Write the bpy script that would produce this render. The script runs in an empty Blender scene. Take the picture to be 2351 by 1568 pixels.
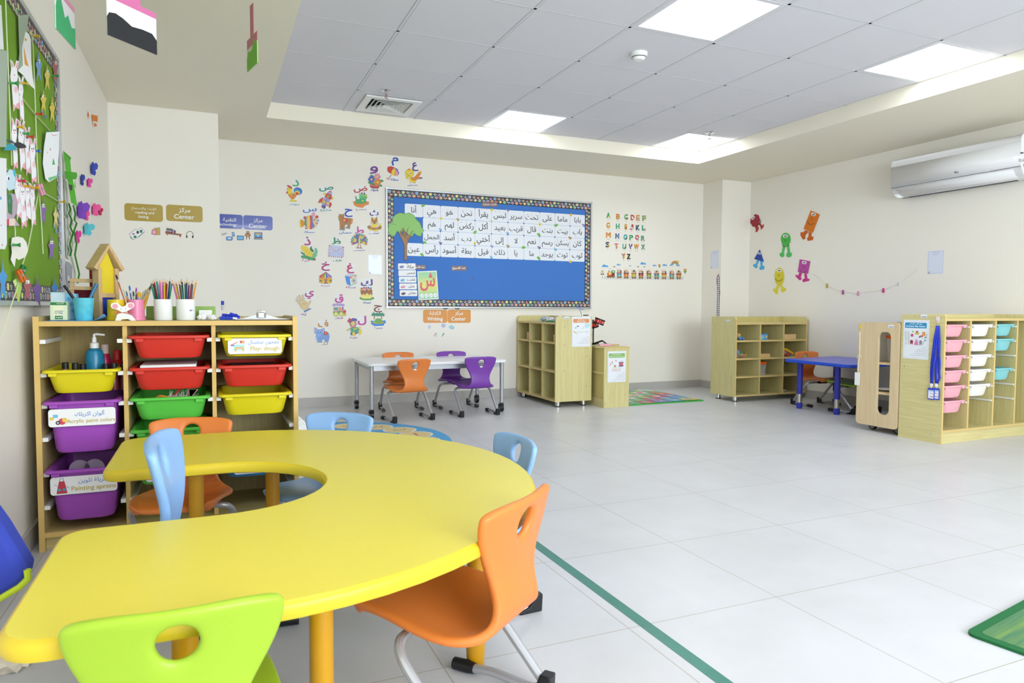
import bpy, bmesh, math, random
from math import sin, cos, pi, radians as rad
from mathutils import Vector as V, Matrix
from mathutils.geometry import tessellate_polygon, convex_hull_2d

# ---------------- camera, world, exposure ----------------
S = bpy.context.scene
COL = S.collection
YAW, PITCH, ROLL, FPX, HC = 0.41057, -0.050204, 0.004828, 1589.94, 0.9951
IW, IH = 2351, 1568
_f = V((sin(YAW)*cos(PITCH), cos(YAW)*cos(PITCH), sin(PITCH)))
_r = V((cos(YAW), -sin(YAW), 0)); _u = _r.cross(_f)
CR = cos(ROLL)*_r + sin(ROLL)*_u; CU = cos(ROLL)*_u - sin(ROLL)*_r; CF = _f
CAMP = V((0, 0, HC))
cd = bpy.data.cameras.new('camera'); cam = bpy.data.objects.new('camera', cd); COL.objects.link(cam)
cd.sensor_width = 36; cd.sensor_fit = 'HORIZONTAL'; cd.lens = 36*FPX/IW; cd.clip_start = .02; cd.clip_end = 60
_m = Matrix((CR, CU, -CF)).transposed().to_4x4(); _m.translation = CAMP
cam.matrix_world = _m; S.camera = cam
cd.dof.use_dof = True; cd.dof.focus_distance = 5.0; cd.dof.aperture_fstop = 9
S.view_settings.view_transform = 'Standard'; S.view_settings.look = 'None'
S.view_settings.gamma = 1; S.view_settings.use_curve_mapping = False
S.view_settings.exposure = 0.47
W = bpy.data.worlds.new('world'); S.world = W; W.use_nodes = True
W.node_tree.nodes['Background'].inputs[0].default_value = (.75, .87, 1, 1)
W.node_tree.nodes['Background'].inputs[1].default_value = 1.2
PANEL_STRENGTH = 7.0          # light given off by each ceiling panel
DAY_POWER = 190                # daylight entering by the windows behind the camera
dl = bpy.data.lights.new('daylight', 'AREA'); dl.shape = 'RECTANGLE'; dl.size = 3.6; dl.size_y = 1.5
dl.energy = DAY_POWER; dl.color = (.84, .93, 1)
dlo = bpy.data.objects.new('daylight', dl); COL.objects.link(dlo)
dlo.location = (2.6, -3.35, 1.65); dlo.rotation_euler = (rad(90), 0, 0)

# room planes (metres; camera stands over the origin)
XL, XR, YB, YR = -.69, 6.075, 7.02, -3.5
ZS, ZC = 2.525, 2.652                        # dropped border, tiled ceiling
TX0, TILE, TYB = .4426, .621, 6.053          # tiled field

# ---------------- helpers ----------------
def ray(u, v): return CF + CR*((u-IW/2)/FPX) + CU*(-(v-IH/2)/FPX)
def on_z(u, v, z): d = ray(u, v); return CAMP + d*((z-HC)/d.z)
def on_y(u, v, y): d = ray(u, v); return CAMP + d*(y/d.y)
def on_x(u, v, x): d = ray(u, v); return CAMP + d*(x/d.x)
def lin(h):
    if not isinstance(h, str): return tuple(h)
    h = h.lstrip('#'); c = [int(h[i:i+2], 16)/255 for i in (0, 2, 4)]
    return tuple(x/12.92 if x <= .04045 else ((x+.055)/1.055)**2.4 for x in c)
_M = {}
def mat(name, h, rough=.5, metal=0., spec=.5, coat=0., bump=0, bscale=200, alpha=1, trans=0, ior=1.45, var=0, vscale=3):
    if name in _M: return _M[name]
    m = bpy.data.materials.new(name); m.use_nodes = True; nt = m.node_tree; b = nt.nodes['Principled BSDF']
    b.inputs['Base Color'].default_value = (*lin(h), 1); b.inputs['Roughness'].default_value = rough
    b.inputs['Metallic'].default_value = metal; b.inputs['Specular IOR Level'].default_value = spec
    b.inputs['Coat Weight'].default_value = coat; b.inputs['Alpha'].default_value = alpha
    b.inputs['Transmission Weight'].default_value = trans; b.inputs['IOR'].default_value = ior
    m.diffuse_color = (*lin(h), 1)
    if bump or var:
        tc = nt.nodes.new('ShaderNodeTexCoord')
    if var:
        n2 = nt.nodes.new('ShaderNodeTexNoise'); n2.inputs['Scale'].default_value = vscale; n2.inputs['Detail'].default_value = 5
        nt.links.new(tc.outputs['Object'], n2.inputs['Vector'])
        hs = nt.nodes.new('ShaderNodeHueSaturation'); hs.inputs['Color'].default_value = (*lin(h), 1)
        mr = nt.nodes.new('ShaderNodeMapRange'); mr.inputs[3].default_value = 1-var; mr.inputs[4].default_value = 1+var
        nt.links.new(n2.outputs['Fac'], mr.inputs[0]); nt.links.new(mr.outputs[0], hs.inputs['Value'])
        nt.links.new(hs.outputs[0], b.inputs['Base Color'])
    if bump:
        n = nt.nodes.new('ShaderNodeTexNoise'); n.inputs['Scale'].default_value = bscale
        nt.links.new(tc.outputs['Object'], n.inputs['Vector'])
        bp = nt.nodes.new('ShaderNodeBump'); bp.inputs['Strength'].default_value = bump; bp.inputs['Distance'].default_value = .002
        nt.links.new(n.outputs['Fac'], bp.inputs['Height']); nt.links.new(bp.outputs[0], b.inputs['Normal'])
    _M[name] = m; return m
def wood(name, a, b_, axis=2, scale=9, rough=.45):
    if name in _M: return _M[name]
    m = bpy.data.materials.new(name); m.use_nodes = True; nt = m.node_tree; b = nt.nodes['Principled BSDF']
    tc = nt.nodes.new('ShaderNodeTexCoord'); mp = nt.nodes.new('ShaderNodeMapping')
    sc = [scale*4]*3; sc[axis] = scale*.22; mp.inputs['Scale'].default_value = sc
    nt.links.new(tc.outputs['Object'], mp.inputs['Vector'])
    n = nt.nodes.new('ShaderNodeTexNoise'); n.inputs['Scale'].default_value = 1.6; n.inputs['Detail'].default_value = 7
    n.inputs['Roughness'].default_value = .62; n.inputs['Distortion'].default_value = .5
    nt.links.new(mp.outputs[0], n.inputs['Vector'])
    r = nt.nodes.new('ShaderNodeValToRGB'); r.color_ramp.elements[0].position = .3; r.color_ramp.elements[1].position = .68
    r.color_ramp.elements[0].color = (*lin(b_), 1); r.color_ramp.elements[1].color = (*lin(a), 1)
    nt.links.new(n.outputs['Fac'], r.inputs[0]); nt.links.new(r.outputs[0], b.inputs['Base Color'])
    b.inputs['Roughness'].default_value = rough; m.diffuse_color = (*lin(a), 1)
    _M[name] = m; return m
def printmat():
    if 'print' in _M: return _M['print']
    m = bpy.data.materials.new('print'); m.use_nodes = True; nt = m.node_tree; b = nt.nodes['Principled BSDF']
    a = nt.nodes.new('ShaderNodeVertexColor'); a.layer_name = 'Col'
    nt.links.new(a.outputs['Color'], b.inputs['Base Color']); b.inputs['Roughness'].default_value = .45
    _M['print'] = m; return m

class M:                                     # collects shapes, then becomes ONE mesh object
    def __init__(s): s.v = []; s.f = []; s.mi = []; s.c = []; s.m = 0; s.col = None; s.T = None
    def add(s, vs, fs):
        b = len(s.v)
        if s.T is not None: vs = [s.T @ V(p) for p in vs]
        s.v += [tuple(p) for p in vs]
        for f in fs: s.f.append([b+i for i in f]); s.mi.append(s.m); s.c.append(s.col)
        return s
    def box(s, x0, y0, z0, x1, y1, z1):
        p = [(x, y, z) for z in (z0, z1) for y in (y0, y1) for x in (x0, x1)]
        return s.add(p, [(0, 2, 3, 1), (4, 5, 7, 6), (0, 1, 5, 4), (2, 6, 7, 3), (0, 4, 6, 2), (1, 3, 7, 5)])
    def loft(s, rings, cap0=True, cap1=True, closed=True):
        n = len(rings[0]); vs = [p for r in rings for p in r]; fs = []
        for i in range(len(rings)-1):
            for j in range(n if closed else n-1):
                k = (j+1) % n; fs.append((i*n+j, i*n+k, (i+1)*n+k, (i+1)*n+j))
        if cap0: fs.append(tuple(range(n-1, -1, -1)))
        if cap1: fs.append(tuple((len(rings)-1)*n+j for j in range(n)))
        return s.add(vs, fs)
    def tube(s, pts, r, n=10, cap=True):
        pts = [V(p) for p in pts]; rr = r if isinstance(r, (list, tuple)) else [r]*len(pts)
        t = (pts[1]-pts[0]).normalized(); up = V((0, 0, 1)) if abs(t.z) < .9 else V((1, 0, 0))
        nrm = t.cross(up).normalized(); rings = []
        for i, p in enumerate(pts):
            a = pts[max(i-1, 0)]; b = pts[min(i+1, len(pts)-1)]; t = (b-a).normalized()
            nrm = (nrm - t*nrm.dot(t)).normalized(); bi = t.cross(nrm)
            rings.append([p+(nrm*cos(2*pi*j/n)+bi*sin(2*pi*j/n))*rr[i] for j in range(n)])
        return s.loft(rings, cap, cap)
    def lathe(s, prof, n=24, c=(0, 0, 0), cap0=True, cap1=True):
        return s.loft([[(c[0]+r*cos(2*pi*j/n), c[1]+r*sin(2*pi*j/n), c[2]+z) for j in range(n)] for r, z in prof], cap0, cap1)
    def cyl(s, p0, p1, r, n=16): return s.tube([p0, p1], r, n)
    def prism(s, poly, z0, z1):
        n = len(poly)
        return s.loft([[(x, y, z0) for x, y in poly], [(x, y, z1) for x, y in poly]])
    def sphere(s, c, r, n=12, sc=(1, 1, 1)):
        rings = []
        for i in range(1, n//2+1):
            a = pi*i/(n//2+1); rings.append([(c[0]+r*sc[0]*sin(a)*cos(2*pi*j/n), c[1]+r*sc[1]*sin(a)*sin(2*pi*j/n), c[2]-r*sc[2]*cos(a)) for j in range(n)])
        return s.loft(rings)
    def build(s, name, mats, parent=None, ang=35, bevel=0, loc=None):
        me = bpy.data.meshes.new(name); me.from_pydata(s.v, [], s.f)
        for m in (mats if isinstance(mats, (list, tuple)) else [mats]): me.materials.append(m)
        me.polygons.foreach_set('material_index', s.mi)
        if any(c is not None for c in s.c):
            at = me.color_attributes.new('Col', 'FLOAT_COLOR', 'CORNER'); k = 0
            for p, c in zip(me.polygons, s.c):
                for _ in range(p.loop_total): at.data[k].color = (*(c or (1, 1, 1)), 1); k += 1
        bm = bmesh.new(); bm.from_mesh(me); bmesh.ops.recalc_face_normals(bm, faces=bm.faces); bm.to_mesh(me); bm.free()
        if ang:
            me.polygons.foreach_set('use_smooth', [True]*len(me.polygons)); me.set_sharp_from_angle(angle=rad(ang))
        o = bpy.data.objects.new(name, me); COL.objects.link(o)
        if parent: o.parent = parent
        if loc is not None: o.location = loc
        if bevel:
            b = o.modifiers.new('bevel', 'BEVEL'); b.width = bevel; b.segments = 2; b.limit_method = 'ANGLE'; b.angle_limit = rad(40)
        return o
def tag(o, label, cat=None, group=None, kind=None):
    if label: o['label'] = label
    if cat: o['category'] = cat
    if group: o['group'] = group
    if kind: o['kind'] = kind
    return o
def thing(name, label, cat, loc=(0, 0, 0), rz=0, group=None, mw=None):
    o = bpy.data.objects.new(name, None); COL.objects.link(o); o.empty_display_size = .05
    if mw is not None: o.matrix_world = mw
    else: o.location = loc; o.rotation_euler = (0, 0, rz)
    return tag(o, label, cat, group)
def dup(root, loc=None, rz=None, label=None, group=None):
    def rec(o, par):
        c = o.copy(); COL.objects.link(c)
        if par: c.parent = par
        for ch in list(o.children): rec(ch, c)
        return c
    r = rec(root, None)
    if loc is not None: r.location = loc
    if rz is not None: r.rotation_euler = (0, 0, rz)
    if label: r['label'] = label
    if group: r['group'] = group
    return r
def repaint(root, part, m):                  # give one copy's part its own colour
    for ch in root.children:
        if ch.name.split('.')[0] == part:
            ch.material_slots[0].link = 'OBJECT'; ch.material_slots[0].material = m
def rrect(x0, y0, x1, y1, r, n=4):
    out = []
    for cx, cy, a in ((x1-r, y1-r, 0), (x0+r, y1-r, 90), (x0+r, y0+r, 180), (x1-r, y0+r, 270)):
        for i in range(n+1): t = rad(a+90*i/n); out.append((cx+r*cos(t), cy+r*sin(t)))
    return out
def arc(cx, cy, r, a0, a1, n, ry=None): return [(cx+r*cos(rad(a0+(a1-a0)*i/n)), cy+(ry or r)*sin(rad(a0+(a1-a0)*i/n))) for i in range(n+1)]
def spline(pts, n=6):                        # Catmull-Rom through points
    pts = [V(p) for p in pts]; out = []
    P = [pts[0]*2-pts[1]]+pts+[pts[-1]*2-pts[-2]]
    for i in range(1, len(P)-2):
        for k in range(n):
            t = k/n; a, b, c, d = P[i-1:i+3]
            out.append(.5*((2*b)+(c-a)*t+(2*a-5*b+4*c-d)*t*t+(3*b-a-3*c+d)*t**3))
    return out+[pts[-1]]
def frame(o, u, v):                          # matrix whose local x,y,z run along u, v and out of the surface
    u = V(u).normalized(); v = V(v).normalized(); n = u.cross(v)
    m = Matrix((u, v, n)).transposed().to_4x4(); m.translation = V(o); return m
PL = mat('white_plastic', 'F2F2F0', .35); WHITE = mat('white_paper', 'F4F4F4', .6)
BLACK = mat('black_plastic', '17181B', .4); STEEL = mat('grey_steel', 'A9ACB2', .32, .55); CHROME = mat('chrome', 'D9D9DA', .12, 1)
# ---------------- the setting ----------------
def struct(name, m, mats, label=None, **k): return tag(m.build(name, mats, **k), label, kind='structure')
wallm = mat('cream_wall_paint', 'F6F1E7', .6, spec=.3, bump=.12, bscale=120)
ceilm = mat('cream_soffit_paint', 'F7F0DE', .65, spec=.2)
def floor_mat():
    m = bpy.data.materials.new('porcelain_floor_tiles'); m.use_nodes = True; nt = m.node_tree; b = nt.nodes['Principled BSDF']; L = nt.links.new
    tc = nt.nodes.new('ShaderNodeTexCoord'); sp = nt.nodes.new('ShaderNodeSeparateXYZ'); L(tc.outputs['Object'], sp.inputs[0])
    def line(out, off):
        a = nt.nodes.new('ShaderNodeMath'); a.operation = 'ADD'; a.inputs[1].default_value = -off+60; L(out, a.inputs[0])
        w = nt.nodes.new('ShaderNodeMath'); w.operation = 'PINGPONG'; w.inputs[1].default_value = .3; L(a.outputs[0], w.inputs[0])
        c = nt.nodes.new('ShaderNodeMath'); c.operation = 'LESS_THAN'; c.inputs[1].default_value = .0016; L(w.outputs[0], c.inputs[0]); return c.outputs[0]
    mx = nt.nodes.new('ShaderNodeMath'); mx.operation = 'MAXIMUM'; L(line(sp.outputs[0], 1.1748), mx.inputs[0]); L(line(sp.outputs[1], 1.7813), mx.inputs[1])
    n = nt.nodes.new('ShaderNodeTexNoise'); n.inputs['Scale'].default_value = 2.2; n.inputs['Detail'].default_value = 9; n.inputs['Roughness'].default_value = .65
    L(tc.outputs['Object'], n.inputs['Vector'])
    r = nt.nodes.new('ShaderNodeValToRGB'); r.color_ramp.elements[0].position = .3; r.color_ramp.elements[1].position = .7
    r.color_ramp.elements[0].color = (*lin('CBCBCE'), 1); r.color_ramp.elements[1].color = (*lin('D6D6DA'), 1); L(n.outputs['Fac'], r.inputs[0])
    mi = nt.nodes.new('ShaderNodeMix'); mi.data_type = 'RGBA'; L(mx.outputs[0], mi.inputs[0]); L(r.outputs[0], mi.inputs[6]); mi.inputs[7].default_value = (*lin('ADA496'), 1)
    L(mi.outputs[2], b.inputs['Base Color']); b.inputs['Roughness'].default_value = .34; b.inputs['Specular IOR Level'].default_value = .5
    return m
struct('floor', M().box(XL-.2, YR-.2, -.1, XR+.2, YB+.2, 0), floor_mat(), 'pale grey square floor tiles')
PX, PY = .08, 6.1                            # left pier right edge / front;  right pier
QX, QY = 5.64, 6.67
struct('wall_left', M().box(XL-.15, YR-.2, 0, XL, PY, ZC+.2), wallm)
struct('wall_right', M().box(XR, YR-.2, 0, XR+.15, QY, ZC+.2), wallm)
struct('wall_back', M().box(PX, YB, 0, QX, YB+.15, ZC+.2), wallm)
struct('wall_back_left', M().box(XL-.15, PY, 0, PX, YB+.15, ZC+.2), wallm, 'pier standing out of the back wall at the left corner')
struct('wall_back_right', M().box(QX, QY, 0, XR+.15, YB+.15, ZC+.2), wallm, 'pier standing out of the back wall at the right corner')
# rear wall behind the camera, with one wide window opening
m = M(); m.box(XL-.15, YR-.15, 0, XR+.15, YR, .9); m.box(XL-.15, YR-.15, 2.4, XR+.15, YR, ZC+.2)
m.box(XL-.15, YR-.15, .9, .8, YR, 2.4); m.box(4.4, YR-.15, .9, XR+.15, YR, 2.4); struct('wall_rear', m, wallm)
m = M(); m.box(.8, YR-.1, .9, 4.4, YR-.04, .95); m.box(.8, YR-.1, 2.35, 4.4, YR-.04, 2.4)
for x in (.8, 1.98, 3.17, 4.35): m.box(x, YR-.1, .95, x+.05, YR-.04, 2.35)
struct('window_1', m, PL)
bb = mat('grey_tile_skirting', 'BDB9B4', .4, var=.05, vscale=6)
h = .09; t = .014
struct('baseboard_back', M().box(PX, YB-t, 0, QX, YB, h), bb); struct('baseboard_left', M().box(XL, YR, 0, XL+t, PY, h), bb)
struct('baseboard_right', M().box(XR-t, YR, 0, XR, QY, h), bb)
struct('baseboard_back_left', M().box(XL+t, PY-t, 0, PX+t, PY, h).box(PX, PY, 0, PX+t, YB-t, h), bb)
struct('baseboard_back_right', M().box(QX-t, QY-t, 0, XR-t, QY, h).box(QX-t, QY, 0, QX, YB-t, h), bb)
# tiled ceiling field: metal grid + panels;  dropped plaster border round it
TX1 = TX0+7*TILE; NR = 14; TY0 = TYB-NR*TILE
LIGHTS = [(3, 4), (6, 4), (3, 0), (6, 0), (3, 8), (6, 8), (0, 8), (3, 12), (6, 12), (0, 12)]
VENT = (1, 0)
tilem = mat('ceiling_tile', 'E6E4EA', .8, spec=.1, bump=.2, bscale=300); gridm = mat('ceiling_grid', 'E0DFE4', .6)
m = M()
for i in range(7):
    for j in range(NR):
        if (i, j) in LIGHTS or (i, j) == VENT: continue
        x = TX0+i*TILE; y = TYB-(j+1)*TILE; m.box(x+.0115, y+.0115, ZC+.001, x+TILE-.0115, y+TILE-.0115, ZC+.02)
m.m = 1; g = .009
for i in range(8): m.box(TX0+i*TILE-g, TY0, ZC, TX0+i*TILE+g, TYB, ZC+.004)
for j in range(NR+1): m.box(TX0, TYB-j*TILE-g, ZC, TX1, TYB-j*TILE+g, ZC+.0039)
m.m = 2; m.box(XL-.1, YR-.1, ZC+.05, XR+.1, YB+.1, ZC+.1)
struct('ceiling', m, [tilem, gridm, ceilm], 'suspended grid ceiling of square white tiles', ang=0)
m = M(); m.box(XL, TYB, ZS, XR, YB, ZC+.05); m.box(XL, TY0, ZS, TX0, TYB, ZC+.05); m.box(TX1, TY0, ZS, XR, TYB, ZC+.05); m.box(XL, YR, ZS, XR, TY0, ZC+.05)
struct('trim_1', m, ceilm, 'dropped plaster border around the tiled ceiling', ang=0)
# ceiling fittings
em = bpy.data.materials.new('lit_diffuser'); em.use_nodes = True
b = em.node_tree.nodes['Principled BSDF']; b.inputs['Base Color'].default_value = (.9, .9, .9, 1)
b.inputs['Emission Color'].default_value = (.88, .945, 1, 1); b.inputs['Emission Strength'].default_value = PANEL_STRENGTH
LL = {(3, 4): 'square lit ceiling panel nearest the camera, cut by the top edge of the photo', (6, 4): 'square lit ceiling panel beside the right border, above the air conditioner',
      (3, 0): 'square lit ceiling panel at the back border, above the blue board', (6, 0): 'square lit ceiling panel in the back right corner of the tiled ceiling'}
src = None
for (i, j) in LIGHTS:
    c = (TX0+(i+.5)*TILE, TYB-(j+.5)*TILE, ZC)
    lb = LL.get((i, j), 'square lit ceiling panel behind the camera')
    if src is None:
        src = thing('ceiling_light', lb, 'ceiling light', c, 0, 'square light panels in the tiled ceiling')
        q = TILE/2-.008; w = .028; m = M(); m.box(-q, -q, -.001, q, -q+w, .03); m.box(-q, q-w, -.001, q, q, .03); m.box(-q, -q+w, -.001, -q+w, q-w, .03); m.box(q-w, -q+w, -.001, q, q-w, .03)
        m.build('frame', mat('light_frame', 'E4E4EC', .4), src)
        M().box(-q+w, -q+w, .004, q-w, q-w, .03).build('diffuser', em, src)
    else: dup(src, c, 0, lb)
# air diffuser set into a tile
t = thing('air_vent', 'square white air vent with stepped louvres in the ceiling', 'vent', (TX0+1.5*TILE, TYB-.5*TILE, ZC))
q = TILE/2-.006; a = .205
m = M(); m.box(-q, -q, .004, q, -a, .02); m.box(-q, a, .004, q, q, .02); m.box(-q, -a, .004, -a, a, .02); m.box(a, -a, .004, q, a, .02); m.build('tile', tilem, t)
m = M()
def sqring(m, r0, z0, r1, z1, r2, z2):
    def sq(r, z): return [(-r, -r, z), (r, -r, z), (r, r, z), (-r, r, z)]
    m.loft([sq(r0, z0), sq(r1, z1), sq(r2, z2)], False, False)
sqring(m, .225, 0, .225, -.012, .17, -.012); sqring(m, .17, -.012, .165, .0, .165, .03); m.build('frame', PL, t, ang=20)
for r in (.15, .115, .08, .045):
    m = M(); sqring(m, r, -.012, r-.03, .016, r-.032, .014); m.loft([[(-r, -r, -.012), (r, -r, -.012), (r, r, -.012), (-r, r, -.012)], [(-r+.004, -r+.004, -.013), (r-.004, -r+.004, -.013), (r-.004, r-.004, -.013), (-r+.004, r-.004, -.013)]], False, False); m.build('louvre', PL, t, ang=20)
M().box(-.16, -.16, .028, .16, .16, .03).build('plenum', mat('vent_dark', '1c1d1f', .8), t)
# smoke detector, two sprinklers
t = thing('smoke_detector', 'round white smoke detector on a ceiling tile', 'smoke detector', (*on_z(1467, 122, ZC).xy, ZC))
M().lathe([(.055, .004), (.055, -.018), (.05, -.022)], 28).build('base', PL, t)
M().lathe([(.046, -.022), (.046, -.03), (.03, -.046), (.012, -.048)], 28).build('sensor_dome', PL, t); M().lathe([(.0475, -.027), (.0475, -.031)], 28).build('slot', BLACK, t)
for (u, v, lb) in ((886, 208, 'chrome fire sprinkler in front of the square air vent'), (1629, 304, 'chrome fire sprinkler beside the back right light panel')):
    t = thing('fire_sprinkler', lb, 'sprinkler', (*on_z(u, v, ZC).xy, ZC), 0, 'sprinklers in the ceiling')
    M().lathe([(.04, .003), (.042, -.004), (.02, -.012), (.012, -.014)], 20).build('escutcheon', CHROME, t)
    m = M(); m.lathe([(.009, -.012), (.009, -.03)], 12); m.tube([(-.012, 0, -.028), (-.014, 0, -.045), (-.005, 0, -.058)], .0025, 6); m.tube([(.012, 0, -.028), (.014, 0, -.045), (.005, 0, -.058)], .0025, 6); m.lathe([(.004, -.055), (.02, -.06), (.02, -.062)], 16); m.build('nozzle', CHROME, t)
    M().lathe([(.0035, -.03), (.0035, -.055)], 8).build('bulb', mat('sprinkler_bulb', 'B03025', .2), t)
# ---------------- chairs ----------------
def plastic(name, h): return mat(name, h, .38, bump=.05, bscale=350)
ORANGE = plastic('orange_plastic', 'E2803A'); PURPLE = plastic('purple_plastic', '7B3FA8'); SKY = plastic('light_blue_plastic', '8FB8EA'); LIME = plastic('lime_plastic', '9DBE30')
def chair_shell():
    prof = [(.205, .262, .105), (.200, .279, .128), (.165, .287, .148), (.09, .280, .160), (.02, .268, .168), (-.05, .257, .172), (-.105, .254, .160),
            (-.145, .268, .125), (-.160, .298, .098), (-.157, .335, .088), (-.153, .375, .096), (-.156, .415, .118), (-.164, .455, .140), (-.172, .49, .153), (-.181, .522, .158), (-.190, .545, .150)]
    nc = 12; bm = bmesh.new(); g = []
    for i, (y, z, w) in enumerate(prof):
        row = []
        for j in range(nc+1):
            s = -1+2*j/nc; a = s*w
            back = max(0, (z-.30)/.25) if i > 7 else 0
            yy = y + (.030*back)*s*s                       # the back wraps gently round the sitter
            zz = z + (.010*s*s if 2 < i < 7 else 0) - (.012*s*s*s*s if i == len(prof)-1 else 0)
            if i == 0: yy -= .02*s*s
            row.append(bm.verts.new((a, yy, zz)))
        g.append(row)
    hc = None
    for i in range(len(prof)-1):
        for j in range(nc): bm.faces.new((g[i][j], g[i][j+1], g[i+1][j+1], g[i+1][j]))
    ci, cj = 13, nc//2
    ring = [g[ci+di][cj+dj] for di, dj in ((-1, -1), (-1, 0), (-1, 1), (0, 1), (1, 1), (1, 0), (1, -1), (0, -1))]
    c = g[ci][cj].co.copy()
    for k, v in enumerate(ring):
        a = rad(-135+45*k); x = .033*cos(a); z = .033*sin(a)+c.z-.003
        v.co = V((x, c.y-(z-c.z)*.26, z))
    bmesh.ops.delete(bm, geom=[g[ci][cj]], context='VERTS')
    bmesh.ops.recalc_face_normals(bm, faces=bm.faces)
    me = bpy.data.meshes.new('tmp'); bm.to_mesh(me); bm.free()
    o = bpy.data.objects.new('tmp', me); COL.objects.link(o)
    md = o.modifiers.new('s', 'SOLIDIFY'); md.thickness = .021; md.offset = 0; md.use_even_offset = True
    o.modifiers.new('u', 'SUBSURF').levels = 2
    bpy.context.view_layer.update()
    out = bpy.data.meshes.new_from_object(o.evaluated_get(bpy.context.evaluated_depsgraph_get())); out.name = 'chair_seat_shell'
    bpy.data.objects.remove(o)
    out.polygons.foreach_set('use_smooth', [True]*len(out.polygons)); out.materials.append(ORANGE)
    return out
SHELL = chair_shell()
FRAME = mat('silver_tube', 'B4B6BB', .3, .45)
def make_chair():
    t = thing('school_chair', '', 'chair')
    o = bpy.data.objects.new('seat_shell', SHELL); COL.objects.link(o); o.parent = t
    for s in (-1, 1):
        p = spline([(s*.05, .045, .243), (s*.12, .043, .243), (s*.158, .038, .238), (s*.176, .018, .215), (s*.178, -.03, .16), (s*.178, -.115, .065), (s*.178, -.147, .028), (s*.178, -.138, .014), (s*.178, -.10, .013), (s*.180, .0, .022), (s*.183, .07, .014), (s*.184, .10, .0125)], 6)
        M().tube(p, .0115, 10).build('leg_tube', FRAME, t)
        m = M(); m.loft([[(s*.178+x*.017, y, z) for x, y, z in ring] for ring in []] or [[(s*.178-.017, y, z) for y, z in ((-.165, 0), (-.085, 0), (-.085, .010), (-.118, .020), (-.13, .036), (-.138, .058), (-.168, .058))], [(s*.178+.017, y, z) for y, z in ((-.165, 0), (-.085, 0), (-.085, .010), (-.118, .020), (-.13, .036), (-.138, .058), (-.168, .058))]])
        m.build('rear_foot', BLACK, t, bevel=.004)
        M().tube([(s*.1825, .055, .0165), (s*.1835, .075, .0165), (s*.184, .118, .0155)], [.0135, .0165, .0155], 12).build('front_cap', BLACK, t)
    M().box(-.055, .015, .232, .055, .075, .252).build('mounting_plate', BLACK, t, bevel=.003)
    return t
CH0 = make_chair(); _first = [True]
def chair(x, y, face, m, label, group, sc=1.0):
    """face = heading in degrees the sitter looks (0 = +X, 90 = +Y)"""
    rz = rad(face-90)
    o = CH0 if _first[0] else dup(CH0)
    _first[0] = False
    o.location = (x, y, 0); o.rotation_euler = (0, 0, rz); o.scale = (sc, sc, sc); o['label'] = label; o['group'] = group
    if m is not ORANGE: repaint(o, 'seat_shell', m)
    return o
GW, GY, GB = 'chairs at the white writing table', 'chairs around the yellow table', 'chairs at the blue table'
CH = {}
CH['wo'] = chair(1.575, 5.93, 99, ORANGE, 'orange plastic chair with its back to the camera, nearer side of the white table', GW)
CH['wp'] = chair(2.226, 6.0, 93, PURPLE, 'purple plastic chair with its back to the camera, nearer side of the white table', GW)
CH['wof'] = chair(1.67, 6.50, -94, ORANGE, 'orange plastic chair on the far side of the white table, half hidden', GW)
CH['wpf'] = chair(2.217, 6.475, -91, PURPLE, 'purple plastic chair on the far side of the white table, half hidden', GW)
CH['bo'] = chair(5.695, 5.23, -92, ORANGE, 'orange plastic chair at the blue table in front of the toy shelf', GB)
CH['bg'] = chair(5.675, 4.785, 92, LIME, 'lime green chair at the blue table, half hidden behind the rolling wooden panel', GB)
CH['yb'] = chair(-.105, 2.875, -100, ORANGE, 'orange chair between the yellow table and the shelf of coloured bins', GY)
CH['yf'] = chair(.395, 2.815, -127, SKY, 'light blue chair at the far edge of the yellow table', GY)
CH['yr'] = chair(.806, 2.18, 183, SKY, 'light blue chair at the round right end of the yellow table', GY)
CH['yo'] = chair(.528, 1.548, 129, ORANGE, 'orange chair nearest the camera, pushed against the right of the yellow table', GY, 1.05)
CH['yg'] = chair(-.053, 1.308, 90, LIME, 'lime green chair in the foreground with its back to the camera', GY)
CH['yl'] = chair(.075, 2.005, -6, SKY, 'light blue chair seen edge on inside the notch of the yellow table', GY, 1.2)
for k in ('wo', 'wp'):
    M().box(-.011, -.1735, .447, .011, -.170, .457).build('price_sticker', WHITE, CH[k])

# ---------------- yellow horseshoe table ----------------
YT = mat('yellow_laminate', 'E3D348', .33, spec=.5, var=.02, vscale=2); YE = mat('yellow_edge', 'D9BE2C', .36); YL = mat('amber_yellow_leg', 'C9920E', .35)
def horseshoe(out, h):
    """outline of the U shaped top, inset by out; open end towards -X"""
    xc, yc = .06, 2.05; xe = -.305+out; a = .833-out; b = .864-out; ri = .286+out
    pts = []
    nn = 1.92
    top = [];
    for i in range(33):
        t = rad(-90+180*i/32); c, s_ = cos(t), sin(t)
        top.append((xc+a*abs(c)**(2/nn), yc+b*math.copysign(abs(s_)**(2/nn), s_)))
    pts = top[:]                                     # near edge -> right end -> far edge
    r = .07
    pts += [(xe+r+.02, yc+b)] + arc(xe+r, yc+b-r, r, 90, 180, 5)[1:]
    r2 = .05
    pts += arc(xe+r2, yc+ri+r2, r2, 180, 270, 5)
    pts += arc(.294-.286, yc, ri, 90, -90, 20)
    pts += arc(xe+r2, yc-ri-r2, r2, 90, 180, 5)
    pts += arc(xe+r, yc-b+r, r, 180, 270, 5)
    return pts
t = thing('horseshoe_table', 'large yellow horseshoe shaped activity table in the foreground', 'table', (-.05, 2.05, 0))
def rel(p, o=(-.05, 2.05)): return [(x-o[0], y-o[1]) for x, y in p]
ZT = .5
rings = []
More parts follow.
